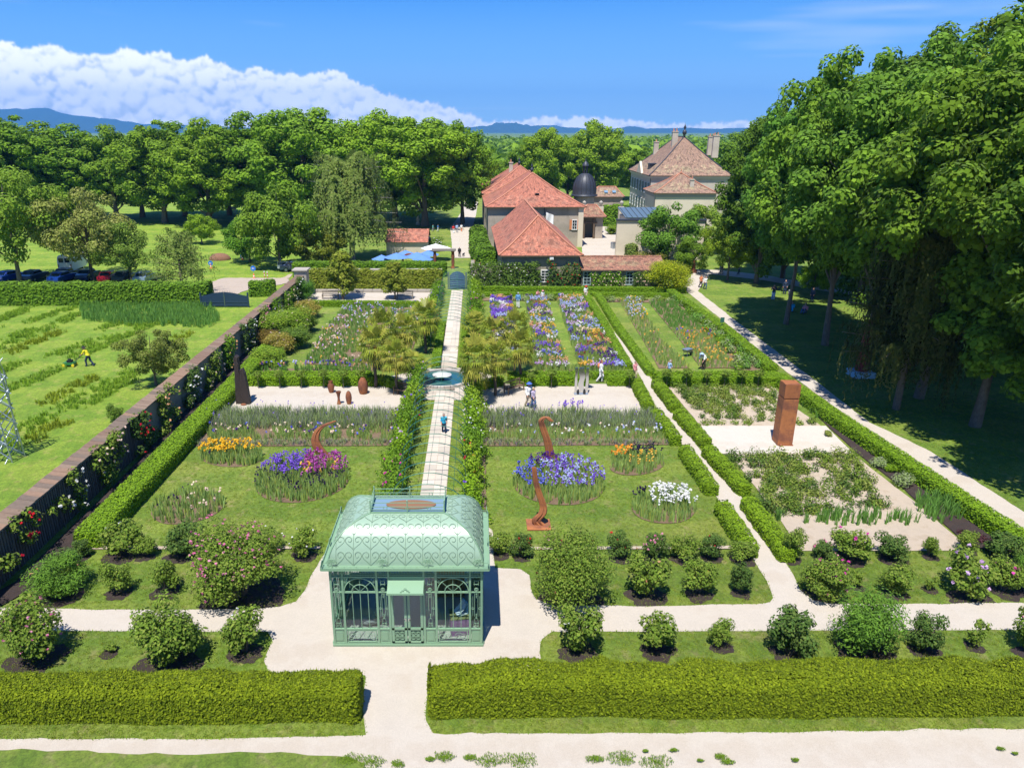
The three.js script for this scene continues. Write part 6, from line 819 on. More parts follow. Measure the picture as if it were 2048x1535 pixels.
// pergola with climbing roses --------------------------------------------------
rnd = rngOf(701);
{
  const pg = thing('pergola', 'row of slender dark green metal arches over the slab walk', 'pergola', walkX, 0, 0, 0), hw = 1.85, hgt = 2.95, arch = (() => { const pts = []; for (let k = 0; k <= 20; k++) { const a = Math.PI * k / 20; pts.push(V(-Math.cos(a) * hw, 1.75 + Math.sin(a) * (hgt - 1.75), 0)); } pts.unshift(V(-hw, 0, 0)); pts.push(V(hw, 0, 0)); return limb(pts, pts.map(() => .022), 5); })();
  const zl = []; for (let z = -32.6; z > -55; z -= 1.28) zl.push(z); for (let z = -66; z > -93; z -= 1.35) zl.push(z); for (const z of zl) { const o = part('arch', arch, M.greenDark, pg); o.position.z = z; o.rotation.y = .02 * (rnd() - .5); }
  for (const [z0, z1] of [[-32.6, -54.4], [-66, -92]]) { part('ridge_wire', bar(V(0, hgt, z0), V(0, hgt, z1), .010, 4), M.greenDark, pg); for (const s of [-1, 1]) part('side_wire', bar(V(s * 1.3, 2.6, z0), V(s * 1.3, 2.6, z1), .010, 4), M.greenDark, pg); }
  const cl = (side, z0, z1, i, n, where, hMax) => { const L = new Leaves(3000), B = new Leaves(100), lobes = [], x0 = side * (hw + .12); for (let z = z0; z > z1; z -= .34) for (let y = .3; y < hMax * (.75 + .5 * noi(z, side * 3, .6)); y += .38) { const over = Math.max(0, y - 1.9); lobes.push({ x: x0 + rr(-.3, .3) + side * rnd() * rnd() * 1.7 * Math.max(0, 1 - y / 3) - side * over * .55, y, z: z + rr(-.2, .2), r: rr(.24, .46), f: .9 }); } clothe(L, lobes, lobes.length * 54, .078, .62, pick([PAL.laurel, PAL.lime, PAL.box, PAL.laurel]), { floor: .03 }); const col = pick([COL.red, COL.magenta, COL.violet, COL.lilac, COL.white]); for (let k = 0; k < 16; k++) { const b = pick(lobes); blossom(B, b.x + side * .3 * rr(-1, 1), b.y + .25, b.z + .15, .075, col); } const g = thing('climbing_rose', `leafy climber on the ${side < 0 ? 'left' : 'right'} of the slab walk ${where}, ${ORD[i]} from the front`, 'climber', walkX, 0, 0, 0, 'climbers on the pergola'); part('foliage', L.geo(), M.leaf, g); part('blossoms', B.geo(), M.petal, g); const st = []; for (let k = 0; k < 3; k++) { const z = lerp(z0, z1, (k + .5) / 3); st.push(limb([V(x0, 0, z), V(x0 + rr(-.1, .1), 1, z + rr(-.2, .2)), V(x0 - side * .2, 2, z)], [.025, .02, .01], 4)); } part('stems', st, M.bark, g); };
  for (const s of [-1, 1]) { for (let i = 0; i < 6; i++) cl(s, -32.2 - i * 3.8, -32.2 - i * 3.8 - 3.7, i, 6, 'before the pond', i < 2 ? 2.0 : 2.15); for (let i = 0; i < 5; i++) cl(s, -67 - i * 5.2, -67 - i * 5.2 - 5.1, i, 5, 'behind the pond', 1.9); }
  for (const s of [-1, 1]) bed('rose_plot', `low planting strip on the ${s < 0 ? 'left' : 'right'} foot of the pergola`, 'flower bed', [V(walkX + s * 1.75, 0, -31), V(walkX + s * 3.0, 0, -31), V(walkX + s * 3.0, 0, -44), V(walkX + s * 1.75, 0, -44)], 1.1, (x, z) => ({ low: true, h: .4, r: .25, n: 70, s: .05, leaf: PAL.rose, flower: rnd() < .25 ? pick([COL.white, COL.red]) : null, fs: .07 }));
}
// climbers on the old wall and the farm wall
{
  rnd = rngOf(801); const P0 = [-25, -29.5, -33.5, -38.5, -43, -47, -51.5, -56, -60.5, -66, -71, -76, -81, -85.5], cols = [COL.red, COL.red, COL.white, COL.cream, COL.red, COL.peach, COL.white, COL.cream, COL.peach, COL.white, COL.pink, COL.white, COL.cream, COL.white];
  P0.forEach((z, i) => { const L = new Leaves(900), B = new Leaves(60), lobes = [], w = rr(1.2, 2.0); for (let k = 0; k < (i < 3 ? 9 : 24); k++) lobes.push({ x: -21.3 + rr(0, .22), y: rr(.2, 2.75), z: z + rr(-w, w), r: rr(.24, .42), f: 1 }); clothe(L, lobes, i < 3 ? 560 : 1400, .085, .62, pick([PAL.roseDark, PAL.rose, PAL.laurel]), { floor: .03 }); for (let k = 0; k < 14; k++) { const b = pick(lobes); blossom(B, b.x + .35, b.y + rr(-.1, .25), b.z + rr(-.3, .3), .085, cols[i]); } const g = thing('climbing_rose', `climbing rose on the old wall at the left, ${ORD[i]} from the front`, 'climber', 0, 0, 0, 0, 'climbers on the old wall'); part('foliage', L.geo(), M.leaf, g); part('blossoms', B.geo(), M.petal, g); part('stems', [limb([V(-21.4, 0, z), V(-21.35, 1.2, z + .2), V(-21.35, 2.4, z - .2)], [.03, .02, .01], 4)], M.bark, g); });
  const ivy = (lab, px0, px1, z, h, dens, pal, col, gaps = []) => { const L = new Leaves(2000), B = new Leaves(80), lobes = [], x0 = xAt(px0, z, 1), x1 = xAt(px1, z, 1); for (let x = x0; x < x1; x += .45) for (let y = .25; y < h * (.75 + .5 * noi(x, 4, .35)); y += .45) { if (gaps.some(([a, b, c, d]) => x > xAt(a, z, 1) && x < xAt(b, z, 1) && y > c && y < d)) continue; if (rnd() < dens) lobes.push({ x: x + rr(-.2, .2), y, z: z + rr(-.1, .25), r: rr(.28, .5), f: 1 }); } clothe(L, lobes, lobes.length * 46, .12, .6, pal, { floor: .03 }); for (let k = 0; k < 40; k++) { const b = pick(lobes); blossom(B, b.x, b.y + .1, b.z + .4, .09, col); } const g = thing('wall_creeper', lab, 'climber', 0, 0, 0, 0); part('foliage', L.geo(), M.leaf, g); part('blossoms', B.geo(), M.petal, g); };
  ivy('ivy mat on the low wall left of the front barn', 940, 1078, -95.7, 2.9, .95, PAL.ivy, COL.white, [[1079, 1095, .2, 2.2]]);
  ivy('climbing rose with red blooms at the barn corner', 1097, 1165, -95.7, 3.1, .9, PAL.roseDark, COL.red);
  ivy('pale climbing rose between the two shed windows', 1186, 1250, -95.7, 2.0, .8, PAL.laurel, COL.cream);
  ivy('climbing rose right of the shed windows', 1270, 1320, -95.7, 1.7, .8, PAL.roseDark, COL.cream);
}
const hedgeBoxes = (x, z) => Math.abs(x + 2.72) < 3.2 && z > -28.5 && z < -24;
// grass ------------------------------------------------------------------------
{
  rnd = rngOf(901);
  const tuft = (L, x, z, h, n, pal, sp = .45) => { for (let b = 0; b < n; b++) { const a = rnd() * 6.283, l = h * sp * rnd(); L.blade(x + rr(-.14, .14), .0, z + rr(-.14, .14), h * rr(.6, 1.1), .05, Math.cos(a) * l, Math.sin(a) * l, pick(pal), .4); } };
  const rows = [[0, 640, 75, 607], [55, 645, 145, 615], [115, 648, 158, 625], [-40, 712, 100, 655], [20, 706, 118, 664], [105, 712, 212, 674], [150, 716, 272, 660], [205, 690, 300, 650], [40, 772, 118, 735], [90, 806, 200, 748], [125, 816, 268, 742], [160, 814, 264, 756], [-30, 756, 45, 724], [40, 862, 102, 829], [60, 882, 142, 836], [-20, 905, 34, 878], [250, 655, 380, 640], [-60, 660, 40, 625], [-40, 800, 30, 770], [-30, 850, 20, 825], [200, 660, 250, 640], [270, 720, 300, 700], [10, 680, 60, 660], [-90, 690, -10, 655], [330, 690, 380, 665]];
  rows.forEach(([a, b, c, d], i) => { const L = new Leaves(1500), p = at(a, b), q = at(c, d), len = p.distanceTo(q), n = Math.round(len * 20), pal = i % 5 === 4 ? PAL.gold : PAL.field, st = []; for (let k = 0; k < n; k++) { const t = rnd(), cx = lerp(p.x, q.x, t) + rr(-.8, .8), cz = lerp(p.z, q.z, t) + rr(-.8, .8); if (noi(cx, cz, .8, 2) < .36) continue; tuft(L, cx, cz, rr(.25, .5), 9, pal, .9); } const o = top('daylily_row', L.geo(), M.leaf, `tufted daylily strips in the mown field left of the old wall`, 'plant row', 'stuff', 'daylily strips in the field'); });
  const L = new Leaves(9000), P = toW([[160, 612], [300, 606], [420, 612], [442, 640], [420, 656], [240, 650], [165, 640]]), x0 = Math.min(...P.map((p) => p.x)), x1 = Math.max(...P.map((p) => p.x)), z0 = Math.min(...P.map((p) => p.z)), z1 = Math.max(...P.map((p) => p.z)); for (let k = 0; k < (x1 - x0) * (z1 - z0) * 9; k++) { const x = rr(x0, x1), z = rr(z0, z1); if (inPoly(P, x, z)) tuft(L, x, z, rr(.7, 1.1), 7, PAL.reed, .25); } top('tall_grass', L.geo(), M.leaf, 'patch of tall blue-green grass before the field gate', 'grass', 'stuff');
  // turf fringe along gravel edges, and turf islands on the road
  const E = new Leaves(8000); for (const [a, b] of edges) { const l = a.distanceTo(b); if (l > 2 || -a.z > 60 || a.z > -14) continue; const nx = -(b.z - a.z) / l * .15, nz = (b.x - a.x) / l * .15, mx = (a.x + b.x) / 2, mz = (a.z + b.z) / 2; if ([1, -1].every((q) => polys.slice(0, 2).some((P) => inPoly(P, mx + nx * q, mz + nz * q)))) continue; const n = Math.round(l * 16); for (let k = 0; k < n; k++) { const t = rnd(); E.blade(lerp(a.x, b.x, t) + rr(-.06, .06), .0, lerp(a.z, b.z, t) + rr(-.06, .06), rr(.05, .11), .03, rr(-.05, .05), rr(-.05, .05), pick(PAL.field), .3); } } top('turf_fringe', E.geo(), M.leaf, 'ragged grass fringe along the edges of the gravel paths', 'grass', 'stuff');
  turfSpots.forEach(([px, py, w]) => { const s = at(px, py), r = w / pxm(py) / 1.2, K = new Leaves(800); for (let k = 0; k < r * 1100 + 80; k++) { const a = rnd() * 6.283, q = Math.pow(rnd(), .75) * r * (.4 + 1.3 * noi(Math.cos(a) + px, Math.sin(a), 1.6)); K.blade(s.x + Math.cos(a) * q, layer, s.z + Math.sin(a) * q * .55, rr(.02, .05), .026, rr(-.05, .05), rr(-.05, .05), mul(pick(PAL.field), .72), .3); } top('turf_tuft', K.geo(), M.leaf, 'grass tuft growing in the gravel of the front road', 'grass', 'stuff', 'grass tufts in the front road'); });
  // nap of the nearer lawns
  const bl = new Leaves(8); for (let k = 0; k < 7; k++) { const a = k * .9; bl.blade(Math.cos(a) * .05, 0, Math.sin(a) * .05, rr(.03, .055), .022, rr(-.04, .04), rr(-.04, .04), [1, 1, 1], .3); }
  const spots = []; for (let k = 0; k < 70000; k++) { const z = -18.6 - 34 * Math.pow(rnd(), 1.5), x = rr(-1, 1) * (4 - z * .72); if (x < -21.4 || x > 48 || polys.some((P) => inPoly(P, x, z)) || hedgeBoxes(x, z)) continue; spots.push([x, z]); }
  const nap = new THREE.InstancedMesh(bl.geo(), M.leaf, spots.length), mm = new THREE.Matrix4(), qq = new THREE.Quaternion(), cc = new THREE.Color(); spots.forEach(([x, z], i) => { qq.setFromAxisAngle(V(0, 1, 0), rnd() * 6.283); const s = rr(.8, 1.3); mm.compose(V(x, 0, z), qq, V(s, s * rr(.7, 1.1), s)); nap.setMatrixAt(i, mm); const c = mul(pick([[.11, .175, .014], [.14, .20, .02], [.18, .20, .04], [.09, .145, .013]]), 1.2); nap.setColorAt(i, cc.setRGB(...c)); }); nap.name = 'grass_nap'; scene.add(nap); tag(nap, 'short mown grass blades of the nearer lawns', 'grass', null, 'stuff');
}
// ---------------------------------------------------------------- pond
{
  const c = at(884, 759), r = 2.15, p = thing('pond', 'round pond with stone rim and mushroom fountain on the walk', 'pond', c.x, 0, c.z, 0), n = 28, sg = new THREE.BoxGeometry(2 * Math.PI * (r + .12) / n - .02, .2, .32), ms = [M.stone, mat([.42, .39, .35], .9), mat([.34, .32, .29], .9)];
  for (let k = 0; k < n; k++) { const a = k / n * 6.283, s = part('rim_stone', sg, ms[k % 3], p); s.position.set(Math.cos(a) * (r + .1), .11, Math.sin(a) * (r + .1)); s.rotation.y = -a + Math.PI / 2; }
  part('water', new THREE.CircleGeometry(r, 48).rotateX(-Math.PI / 2).translate(0, .10, 0), mat([.020, .085, .095], .06, 0, { bumpMap: metres(T.gravelB, 6), bumpScale: .012 }), p);
  part('fountain_dish', lathe([[0, .34], [.5, .36], [.78, .42], [.8, .46], [.5, .6], [.12, .68], [0, .7]], 24), mat([.42, .43, .42], .7), p); part('fountain_stem', new THREE.CylinderGeometry(.12, .2, .3, 12).translate(0, .2, 0), M.stone, p); part('spout', bar(V(0, .7, 0), V(0, .95, 0), .03, 6), M.lead, p);
  top('pond_lining', new THREE.CylinderGeometry(r + .35, r + .35, .06, 32).translate(c.x, .03, c.z), M.stone, 'stone ring laid under the pond rim', null, 'structure');
}
// ---------------------------------------------------------------- sculptures
const ribbed = (pts, rad, n, spread) => { const out = []; for (let k = 0; k < n; k++) { const q = (k - (n - 1) / 2); out.push(limb(pts.map((p, i) => V(p.x + q * spread * rad[i], p.y, p.z + (k % 2 ? .35 : 0) * rad[i])), rad.map((r) => r), 7)); } return out; };
const smooth = (pts, n = 26) => new THREE.CatmullRomCurve3(pts).getPoints(n);
function curved(label, px, py, pts, r0, r1, m, plate) { const s = stand(px, py), g = thing('curved_sculpture', label, 'sculpture', s.x, 0, s.z, 0, 'curved rusty steel sculptures on the lawn'), P = smooth(pts.map((p) => V(...p))), rad = P.map((_, i) => lerp(r0, r1, Math.pow(i / (P.length - 1), .8))); ribbed(P, rad, 4, 1.15).forEach((q) => part('steel_rib', q, m, g)); if (plate) part('base_plate', bx(plate, .05, plate * .9, 0, .04, 0), m, g); return g; }
curved('rusty ribbed horn bending right, behind the violet iris bed', 651, 916, [[.05, 0, 0], [-.30, .55, .05], [-.55, 1.15, 0], [-.42, 1.75, -.05], [0, 2.2, 0], [.78, 2.55, .05]], .17, .03, M.rust, .9);
curved('tall rusty stem curling into a hook above the blue iris bed', 1100, 921, [[.05, 0, 0], [-.05, .7, 0], [-.25, 1.5, 0], [-.55, 2.35, 0], [-.62, 2.75, .05], [-.35, 2.98, .1], [0, 2.72, .15]], .115, .045, M.rustLight, 1.0);
curved('leaning rusty S-shaped stem standing on a square plate', 1077, 1050, [[.1, 0, 0], [-.12, .3, 0], [.18, .75, .05], [.22, 1.1, 0], [0, 1.8, -.05], [-.2, 2.5, -.05], [-.32, 3.35, 0]], .105, .045, M.rustLight, 1.25);
{ // square pillar
  const s = stand(1564, 886, 766), w = 29 / pxm(880), g = thing('steel_pillar', 'tall square rusty steel pillar on the white gravel square', 'sculpture', s.x, 0, s.z, -.02), h = s.h; part('shaft', metreUV(bx(w, h * .76, w, 0, h * .38 + .08, 0)), M.rustLight, g); part('head_block', metreUV(bx(w * 1.01, h * .22, w * 1.01, 0, h * .88 + .1, 0)), M.rust, g); part('foot_plate', metreUV(bx(w * 1.0, .08, w * 1.0, .06, .05, .04)), M.rust, g); part('foot_stone', new THREE.SphereGeometry(.12, 8, 6).translate(-.3, .1, w * .62), M.rust, g);
}
{ // rusty vessels on the terrace
  const ves = (lab, px, b, t, w, prof) => { const s = stand(px, b, t), r = w / pxm(b) / 2, g = thing('rusty_vessel', lab, 'sculpture', s.x, 0.01, s.z, 0, 'rusty vessels on the gravel terrace'), geo = lathe(prof.map(([q, y]) => [q * r, y * s.h]), 28), p = geo.attributes.position; for (let i = 0; i < p.count; i++) { const a = Math.atan2(p.getZ(i), p.getX(i)), k = 1 + .06 * Math.cos(a * 14); p.setX(i, p.getX(i) * k); p.setZ(i, p.getZ(i) * k); } geo.computeVertexNormals(); part('shell', geo, M.rust, g); part('foot', new THREE.CylinderGeometry(r * .4, r * .5, .06, 16).translate(0, .03, 0), M.rust, g); };
  ves('rusty vase with narrow neck, rear left vessel on the terrace', 662.5, 785, 761, 13, [[.55, 0], [.8, .2], [1, .5], [.75, .74], [.45, .84], [.7, .97], [.62, 1]]); ves('slim rusty goblet, front left vessel on the terrace', 678, 808, 783, 11, [[.75, 0], [.5, .25], [.38, .5], [.6, .8], [1, 1], [.9, 1]]); ves('rusty pointed spindle, front right vessel on the terrace', 698, 808, 782, 12, [[.6, 0], [.85, .25], [1, .5], [.9, .72], [.6, .92], [.3, 1]]); ves('large rusty ovoid, tallest vessel on the terrace', 726.5, 787, 754, 19, [[.7, 0], [.92, .2], [1, .45], [.9, .68], [.62, .86], [.25, 1]]);
}
{ // dark split monolith
  const s = stand(488, 806, 712), g = thing('dark_monolith', 'tall dark split bronze figure standing on the gravel terrace', 'sculpture', s.x, .01, s.z, 0), m = mat([.040, .026, .020], .6, 0, { bumpMap: T.gravelB, bumpScale: .05 }), sl = (pts, d, z) => { const q = new THREE.Shape(); pts.forEach(([x, y], i) => i ? q.lineTo(x, y) : q.moveTo(x, y)); q.closePath(); const e = new THREE.ExtrudeGeometry(q, { depth: d, bevelEnabled: true, bevelThickness: .05, bevelSize: .05, bevelSegments: 2 }); e.translate(0, 0, z); return e; }, h = s.h;
  part('tall_half', sl([[-.52, 0], [-.02, 0], [-.10, h * .6], [-.12, h * .86], [-.14, h * .9], [-.1, h * .98], [-.24, h], [-.34, h * .95], [-.32, h * .86], [-.4, h * .5]], .45, -.25), m, g); part('short_half', sl([[.03, 0], [.5, 0], [.38, h * .45], [.30, h * .66], [.2, h * .74], [.06, h * .72], [.0, h * .4]], .4, -.1), m, g); part('foot_stone', new THREE.SphereGeometry(.16, 8, 6).scale(1.4, .5, 1).translate(.1, .06, .45), M.rust, g);
}
{ // mirror figures
  const s = stand(1161, 788, 735), g = thing('mirror_figures', 'three polished steel panels with cut human outlines', 'sculpture', s.x, .01, s.z, .05), k = 1 / pxm(788), h = s.h, panel = (x, w, wav, hh) => { const q = new THREE.Shape(); q.moveTo(-w / 2, 0); const N = 14; for (let i = 0; i <= N; i++) q.lineTo(-w / 2 + wav * Math.sin(i * .9 + x * 3), hh * i / N); for (let i = N; i >= 0; i--) q.lineTo(w / 2 + wav * Math.sin(i * .8 + x * 5), hh * i / N); const e = new THREE.ExtrudeGeometry(q, { depth: .08, bevelEnabled: false }); e.translate(x, 0, -.04); return e; };
  part('mirror_panel', panel(-10 * k, 5 * k, .01, h), M.steel, g); part('mirror_panel', panel(1 * k, 11 * k, .06, h), M.steel, g); part('mirror_panel', panel(12 * k, 5.5 * k, .015, h * .98), M.steel, g); part('base_plate', bx(28 * k, .05, .5, 1 * k, .03, 0), M.galv, g); for (const [x, hh] of [[-5.5, .35], [7.5, .4]]) part('small_figure', lathe([[.1, 0], [.08, .12], [.1, .22], [.05, .3], [.06, .36], [0, .42]], 10).translate(x * k, .05, .1), M.black, g);
}
{ // red ribbed cone in the shade
  const s = stand(1721, 752, 640), g = thing('red_column', 'dark red ribbed tapering column on pale blue base in the shade', 'sculpture', s.x, 0, s.z, 0), h = s.h; part('base_block', bx(1.75, .5, 1.5, 0, .27, 0), mat([.30, .48, .58], .7), g); for (let k = 0; k < 12; k++) { const a = k / 12 * 6.283; part('column_rib', limb([V(Math.cos(a) * .42, .5, Math.sin(a) * .42), V(Math.cos(a) * .3, h * .6, Math.sin(a) * .3), V(Math.cos(a) * .12, h, Math.sin(a) * .12)], [.12, .09, .04], 6), mat([.20, .02, .02], .6), g); }
}
{ // lattice tower at the left edge
  const s = stand(14, 916, 716), g = thing('lattice_sculpture', 'tangled lattice tower of grey steel tubes at the left edge', 'sculpture', s.x, 0, s.z, .3), R = rngOf(31), P = (a, r, y) => V(Math.cos(a) * r, y, Math.sin(a) * r), h = s.h; for (let k = 0; k < 6; k++) { const a = k / 6 * 6.283; part('leg_tube', bar(P(a, 1.0, 0), P(a + .5, .85, h * (.75 + .3 * R())), .045, 7), M.galv, g); } for (let i = 0; i < 6; i++) for (let k = 0; k < 6; k++) { const a = k / 6 * 6.283 + i * .08, y = h * i / 6.4; part('brace_tube', bar(P(a, .98, y + R() * .3), P(a + 1.05 + R() * .4, .93, y + h * .14 + R() * .5), .035, 6), M.galv, g); if (k % 2) part('brace_tube', bar(P(a + .4, .95, y), P(a - 1 - R(), .92, y + h * .2), .03, 6), M.galv, g); }
}
{ // portal, ring, statues, pedestals
  const s = stand(888, 537, 497), g = thing('wooden_portal', 'timber portal of two turned posts under a flat lintel', 'portal', s.x, 0, s.z, 0), h = s.h; for (const q of [-1.35, 1.35]) part('turned_post', lathe([[.3, 0], [.3, .3], [.2, .45], [.26, h * .35], [.18, h * .5], [.28, h * .6], [.2, h * .8], [.3, h * .88], [.3, h * .9]], 14).translate(q, 0, 0), M.rust, g); part('lintel', bx(3.6, .3, .9, 0, h * .95, 0), mat([.25, .22, .19], .9), g);
  const a = stand(818, 531, 506), r = thing('rusty_arch', 'rusty steel arch rising above the hedge by the parasols', 'sculpture', a.x, 0, a.z, 0); part('arch_band', (() => { const q = new THREE.Shape(); q.absarc(0, 0, 1.05, 0, Math.PI * 2); const o = new THREE.Path(); o.absarc(0, 0, .78, 0, Math.PI * 2); q.holes.push(o); return new THREE.ExtrudeGeometry(q, { depth: .35, bevelEnabled: false, curveSegments: 24 }); })(), M.rust, r).position.y = a.h - 1.05; part('arch_leg', [bx(.3, a.h - 1.6, .34, -.75, (a.h - 1.6) / 2, .17), bx(.3, a.h - 1.6, .34, .75, (a.h - 1.6) / 2, .17)], M.rust, r);
  [[836, 'left of two pale stone figures under the great lime'], [851, 'right of two pale stone figures under the great lime']].forEach(([px, lab]) => { const q = stand(px, 449, 431), t = thing('stone_figure', lab, 'statue', q.x, 0, q.z, 0, 'stone figures under the trees'); part('figure', lathe([[.4, 0], [.4, .5], [.25, .6], [.32, q.h * .45], [.42, q.h * .6], [.34, q.h * .75], [.14, q.h * .8], [.26, q.h * .88], [.2, q.h * .98], [0, q.h]], 12), mat([.62, .56, .42], .9), t); part('pedestal', bx(.9, .3, .9, 0, .15, 0), M.stone, t); });
  const p = stand(1386, 545, 524), e = thing('rusty_figure', 'small rusty sculpture on a brown plinth beside the right path', 'sculpture', p.x, 0, p.z, 0); part('plinth', bx(.9, .5, .8, 0, .25, 0), M.rust, e); part('figure', lathe([[.3, .5], [.22, .8], [.34, 1.1], [.15, 1.5], [.2, 1.7], [0, 1.8]], 10), M.rust, e);
  [[1231, 497, 'grey cube planter in the yard'], [1238, 512, 'rusty low planter in front of the grey one']].forEach(([px, py, lab], i) => { const q = stand(px, py), t = thing('planter', lab, 'planter', q.x, 0, q.z, .2); part('box', i ? bx(1.0, .6, .9, 0, .3, 0) : bx(1.4, 1.1, 1.2, 0, .55, 0), i ? M.rust : M.galv, t); part('soil', bx(i ? .9 : 1.2, .05, i ? .8 : 1.0, 0, i ? .6 : 1.1, 0), M.mulch, t); });
  [[948, 540, 'left'], [960, 545, 'right']].forEach(([px, py, w]) => { const q = stand(px, py, py - 22), t = thing('rusty_totem', `${w} one of two rusty totems beside the bank of the barn`, 'sculpture', q.x, 0, q.z, 0); part('stem', lathe([[.25, 0], [.3, .3], [.16, .6], [.28, .9], [.14, 1.2], [.22, 1.4], [0, q.h]], 10), M.rust, t); part('foot', bx(.7, .1, .7, 0, .05, 0), M.rust, t); });
}
// ---------------------------------------------------------------- benches, barrow, signs
function bench(label, x, z, ry, o = {}) { const g = thing('garden_bench', label, 'bench', x, .01, z, ry), w = o.w ?? 1.8, m = o.m ?? M.wood; for (const a of [-1, 1]) for (const b of [-1, 1]) part('leg', bx(.07, b < 0 ? (o.back ?? .95) : .62, .07, a * (w / 2 - .04), (b < 0 ? (o.back ?? .95) : .62) / 2, b * .24), m, g); for (let k = 0; k < 4; k++) part('seat_slat', bx(w, .035, .1, 0, .44, -.18 + k * .125), m, g); part('rail', [bx(w, .07, .05, 0, (o.back ?? .95) - .03, -.25), bx(w, .06, .05, 0, .56, -.25)], m, g); const n = o.n ?? 12; for (let k = 0; k < n; k++) part('back_slat', bx(.045, (o.back ?? .95) - .62, .025, -w / 2 + .1 + k * (w - .2) / (n - 1), ((o.back ?? .95) + .56) / 2, -.25), m, g); for (const a of [-1, 1]) part('armrest', bx(.07, .05, .52, a * (w / 2 - .04), .64, 0), m, g); }
{ const a = at(1028, 784), b = at(805, 790), c = at(661, 598), d = at(810, 598); bench('wooden bench under the palms on the right gravel terrace', a.x, a.z, .75); bench('wooden bench at the corner of the terrace of vessels', b.x, b.z, -.5, { w: 1.4 }); bench('tall slatted bench under the left magnolia', c.x, c.z, 0, { m: M.greyWood, w: 2.0, n: 16, back: 1.0 }); bench('tall slatted bench under the right magnolia', d.x, d.z, 0, { m: M.greyWood, w: 2.0, n: 16, back: 1.0 }); }
{ const s = at(1374, 712), g = thing('wheelbarrow', 'grey wheelbarrow on the grass between the rear iris strips', 'wheelbarrow', s.x, .01, s.z, .6); part('tray', (() => { const q = new THREE.BoxGeometry(.9, .3, .6); const p = q.attributes.position; for (let i = 0; i < p.count; i++) if (p.getY(i) < 0) { p.setX(i, p.getX(i) * .6); p.setZ(i, p.getZ(i) * .7); } q.computeVertexNormals(); return q.translate(0, .55, 0); })(), M.galv, g); part('wheel', new THREE.TorusGeometry(.16, .05, 6, 14).translate(.6, .2, 0), M.black, g); for (const q of [-1, 1]) { part('handle', bar(V(.6, .22, q * .1), V(-.85, .6, q * .28), .02, 5), M.wood, g); part('leg', bar(V(-.25, .0, q * .22), V(-.2, .45, q * .2), .02, 5), M.galv, g); } }
{ const s = at(1442, 667), g = thing('plant_sign', 'small dark green sign on a post in the rear perennial border', 'sign', s.x, 0, s.z, 0); part('post', bar(V(0, 0, 0), V(0, 1.3, 0), .03, 5), M.greenDark, g); part('board', bx(.4, .5, .04, 0, 1.45, 0), mat([.03, .12, .09], .6), g); }
[[508, 556, 532, 'blue round arrow sign on a cone, right of three by the dirt drive'], [422, 536, 522, 'blue round arrow sign on a cone, left of three by the dirt drive'], [485, 519, 508, 'blue round arrow sign beside the fruit tree']].forEach(([px, b, t, lab]) => { const s = stand(px, b, t), g = thing('traffic_sign', lab, 'road sign', s.x, 0, s.z, 0, 'blue arrow signs by the car park'); part('cone', lathe([[.22, 0], [.22, .05], [.14, .06], [.06, .7], [0, .7]], 10), mat([.75, .18, .06], .7), g); part('cone_band', lathe([[.125, .25], [.085, .45]], 10), M.white, g); part('pole', bar(V(0, .6, 0), V(0, s.h - .3, 0), .03, 5), M.galv, g); part('disc', new THREE.CylinderGeometry(.36, .36, .04, 20).rotateX(Math.PI / 2).translate(0, s.h - .3, .04), mat([.02, .16, .55], .5), g); part('arrow', [bx(.34, .08, .02, 0, s.h - .3, .075), bx(.16, .06, .02, -.12, s.h - .25, .075, 0, .7), bx(.16, .06, .02, -.12, s.h - .35, .075, 0, -.7)], M.white, g); });
[[529, 554, 'left of two red and white marker posts by the dirt drive'], [535, 555, 'right of two red and white marker posts by the dirt drive']].forEach(([px, b, lab]) => { const s = stand(px, b), g = thing('marker_post', lab, 'marker post', s.x, 0, s.z, 0); for (let k = 0; k < 4; k++) part('band', new THREE.CylinderGeometry(.07, .07, .22, 8).translate(0, .11 + k * .22, 0), k % 2 ? M.white : mat([.7, .1, .05], .6), g); });
{ const s = at(440, 519), g = top('earth_mound', new THREE.SphereGeometry(1, 24, 12).scale(1.7, .95, 1.3).translate(s.x, .1, s.z), mat([.27, .14, .085], .98, 0, { bumpMap: T.gravelB, bumpScale: .1 }), 'heap of red-brown earth beside the dirt drive', 'earth heap'); }
// ---------------------------------------------------------------- parasols
const parasol = (lab, px, b, t, r, m) => { const s = stand(px, b, t), g = thing('parasol', lab, 'parasol', s.x, 0, s.z, px * .3, 'parasols of the terrace cafe'), h = s.h, q = new THREE.ConeGeometry(r, .7, 8, 1, true).translate(0, h - .35, 0); part('canopy', toCreasedNormals(q, .2), m, g); part('pole', bar(V(0, 0, 0), V(0, h + .1, 0), .035, 6), M.wood, g); for (let k = 0; k < 8; k++) { const a = k / 8 * 6.283; part('rib', bar(V(Math.sin(a) * r * .97, h - .72, Math.cos(a) * r * .97), V(0, h - .06, 0), .012, 4), M.wood, g); } };
const blueC = mat([.10, .22, .55], .85), whiteC = mat([.74, .75, .76], .85);
[[794, 536, 505, 2.0, 'blue parasol left of the rusty arch'], [764, 534, 509, 1.6, 'small blue parasol at the left end of the cafe'], [835, 534, 504, 2.0, 'blue parasol right behind the rusty arch'], [857, 528, 500, 1.7, 'blue parasol nearest the white canopy'], [812, 526, 500, 1.8, 'rear blue parasol of the cafe'], [846, 540, 509, 1.6, 'blue parasol in front of the cafe row']].forEach(([px, b, t, r, lab]) => parasol(lab, px, b, t, r, blueC)); parasol('large white parasol beside the cream house', 872, 520, 487, 2.4, whiteC);
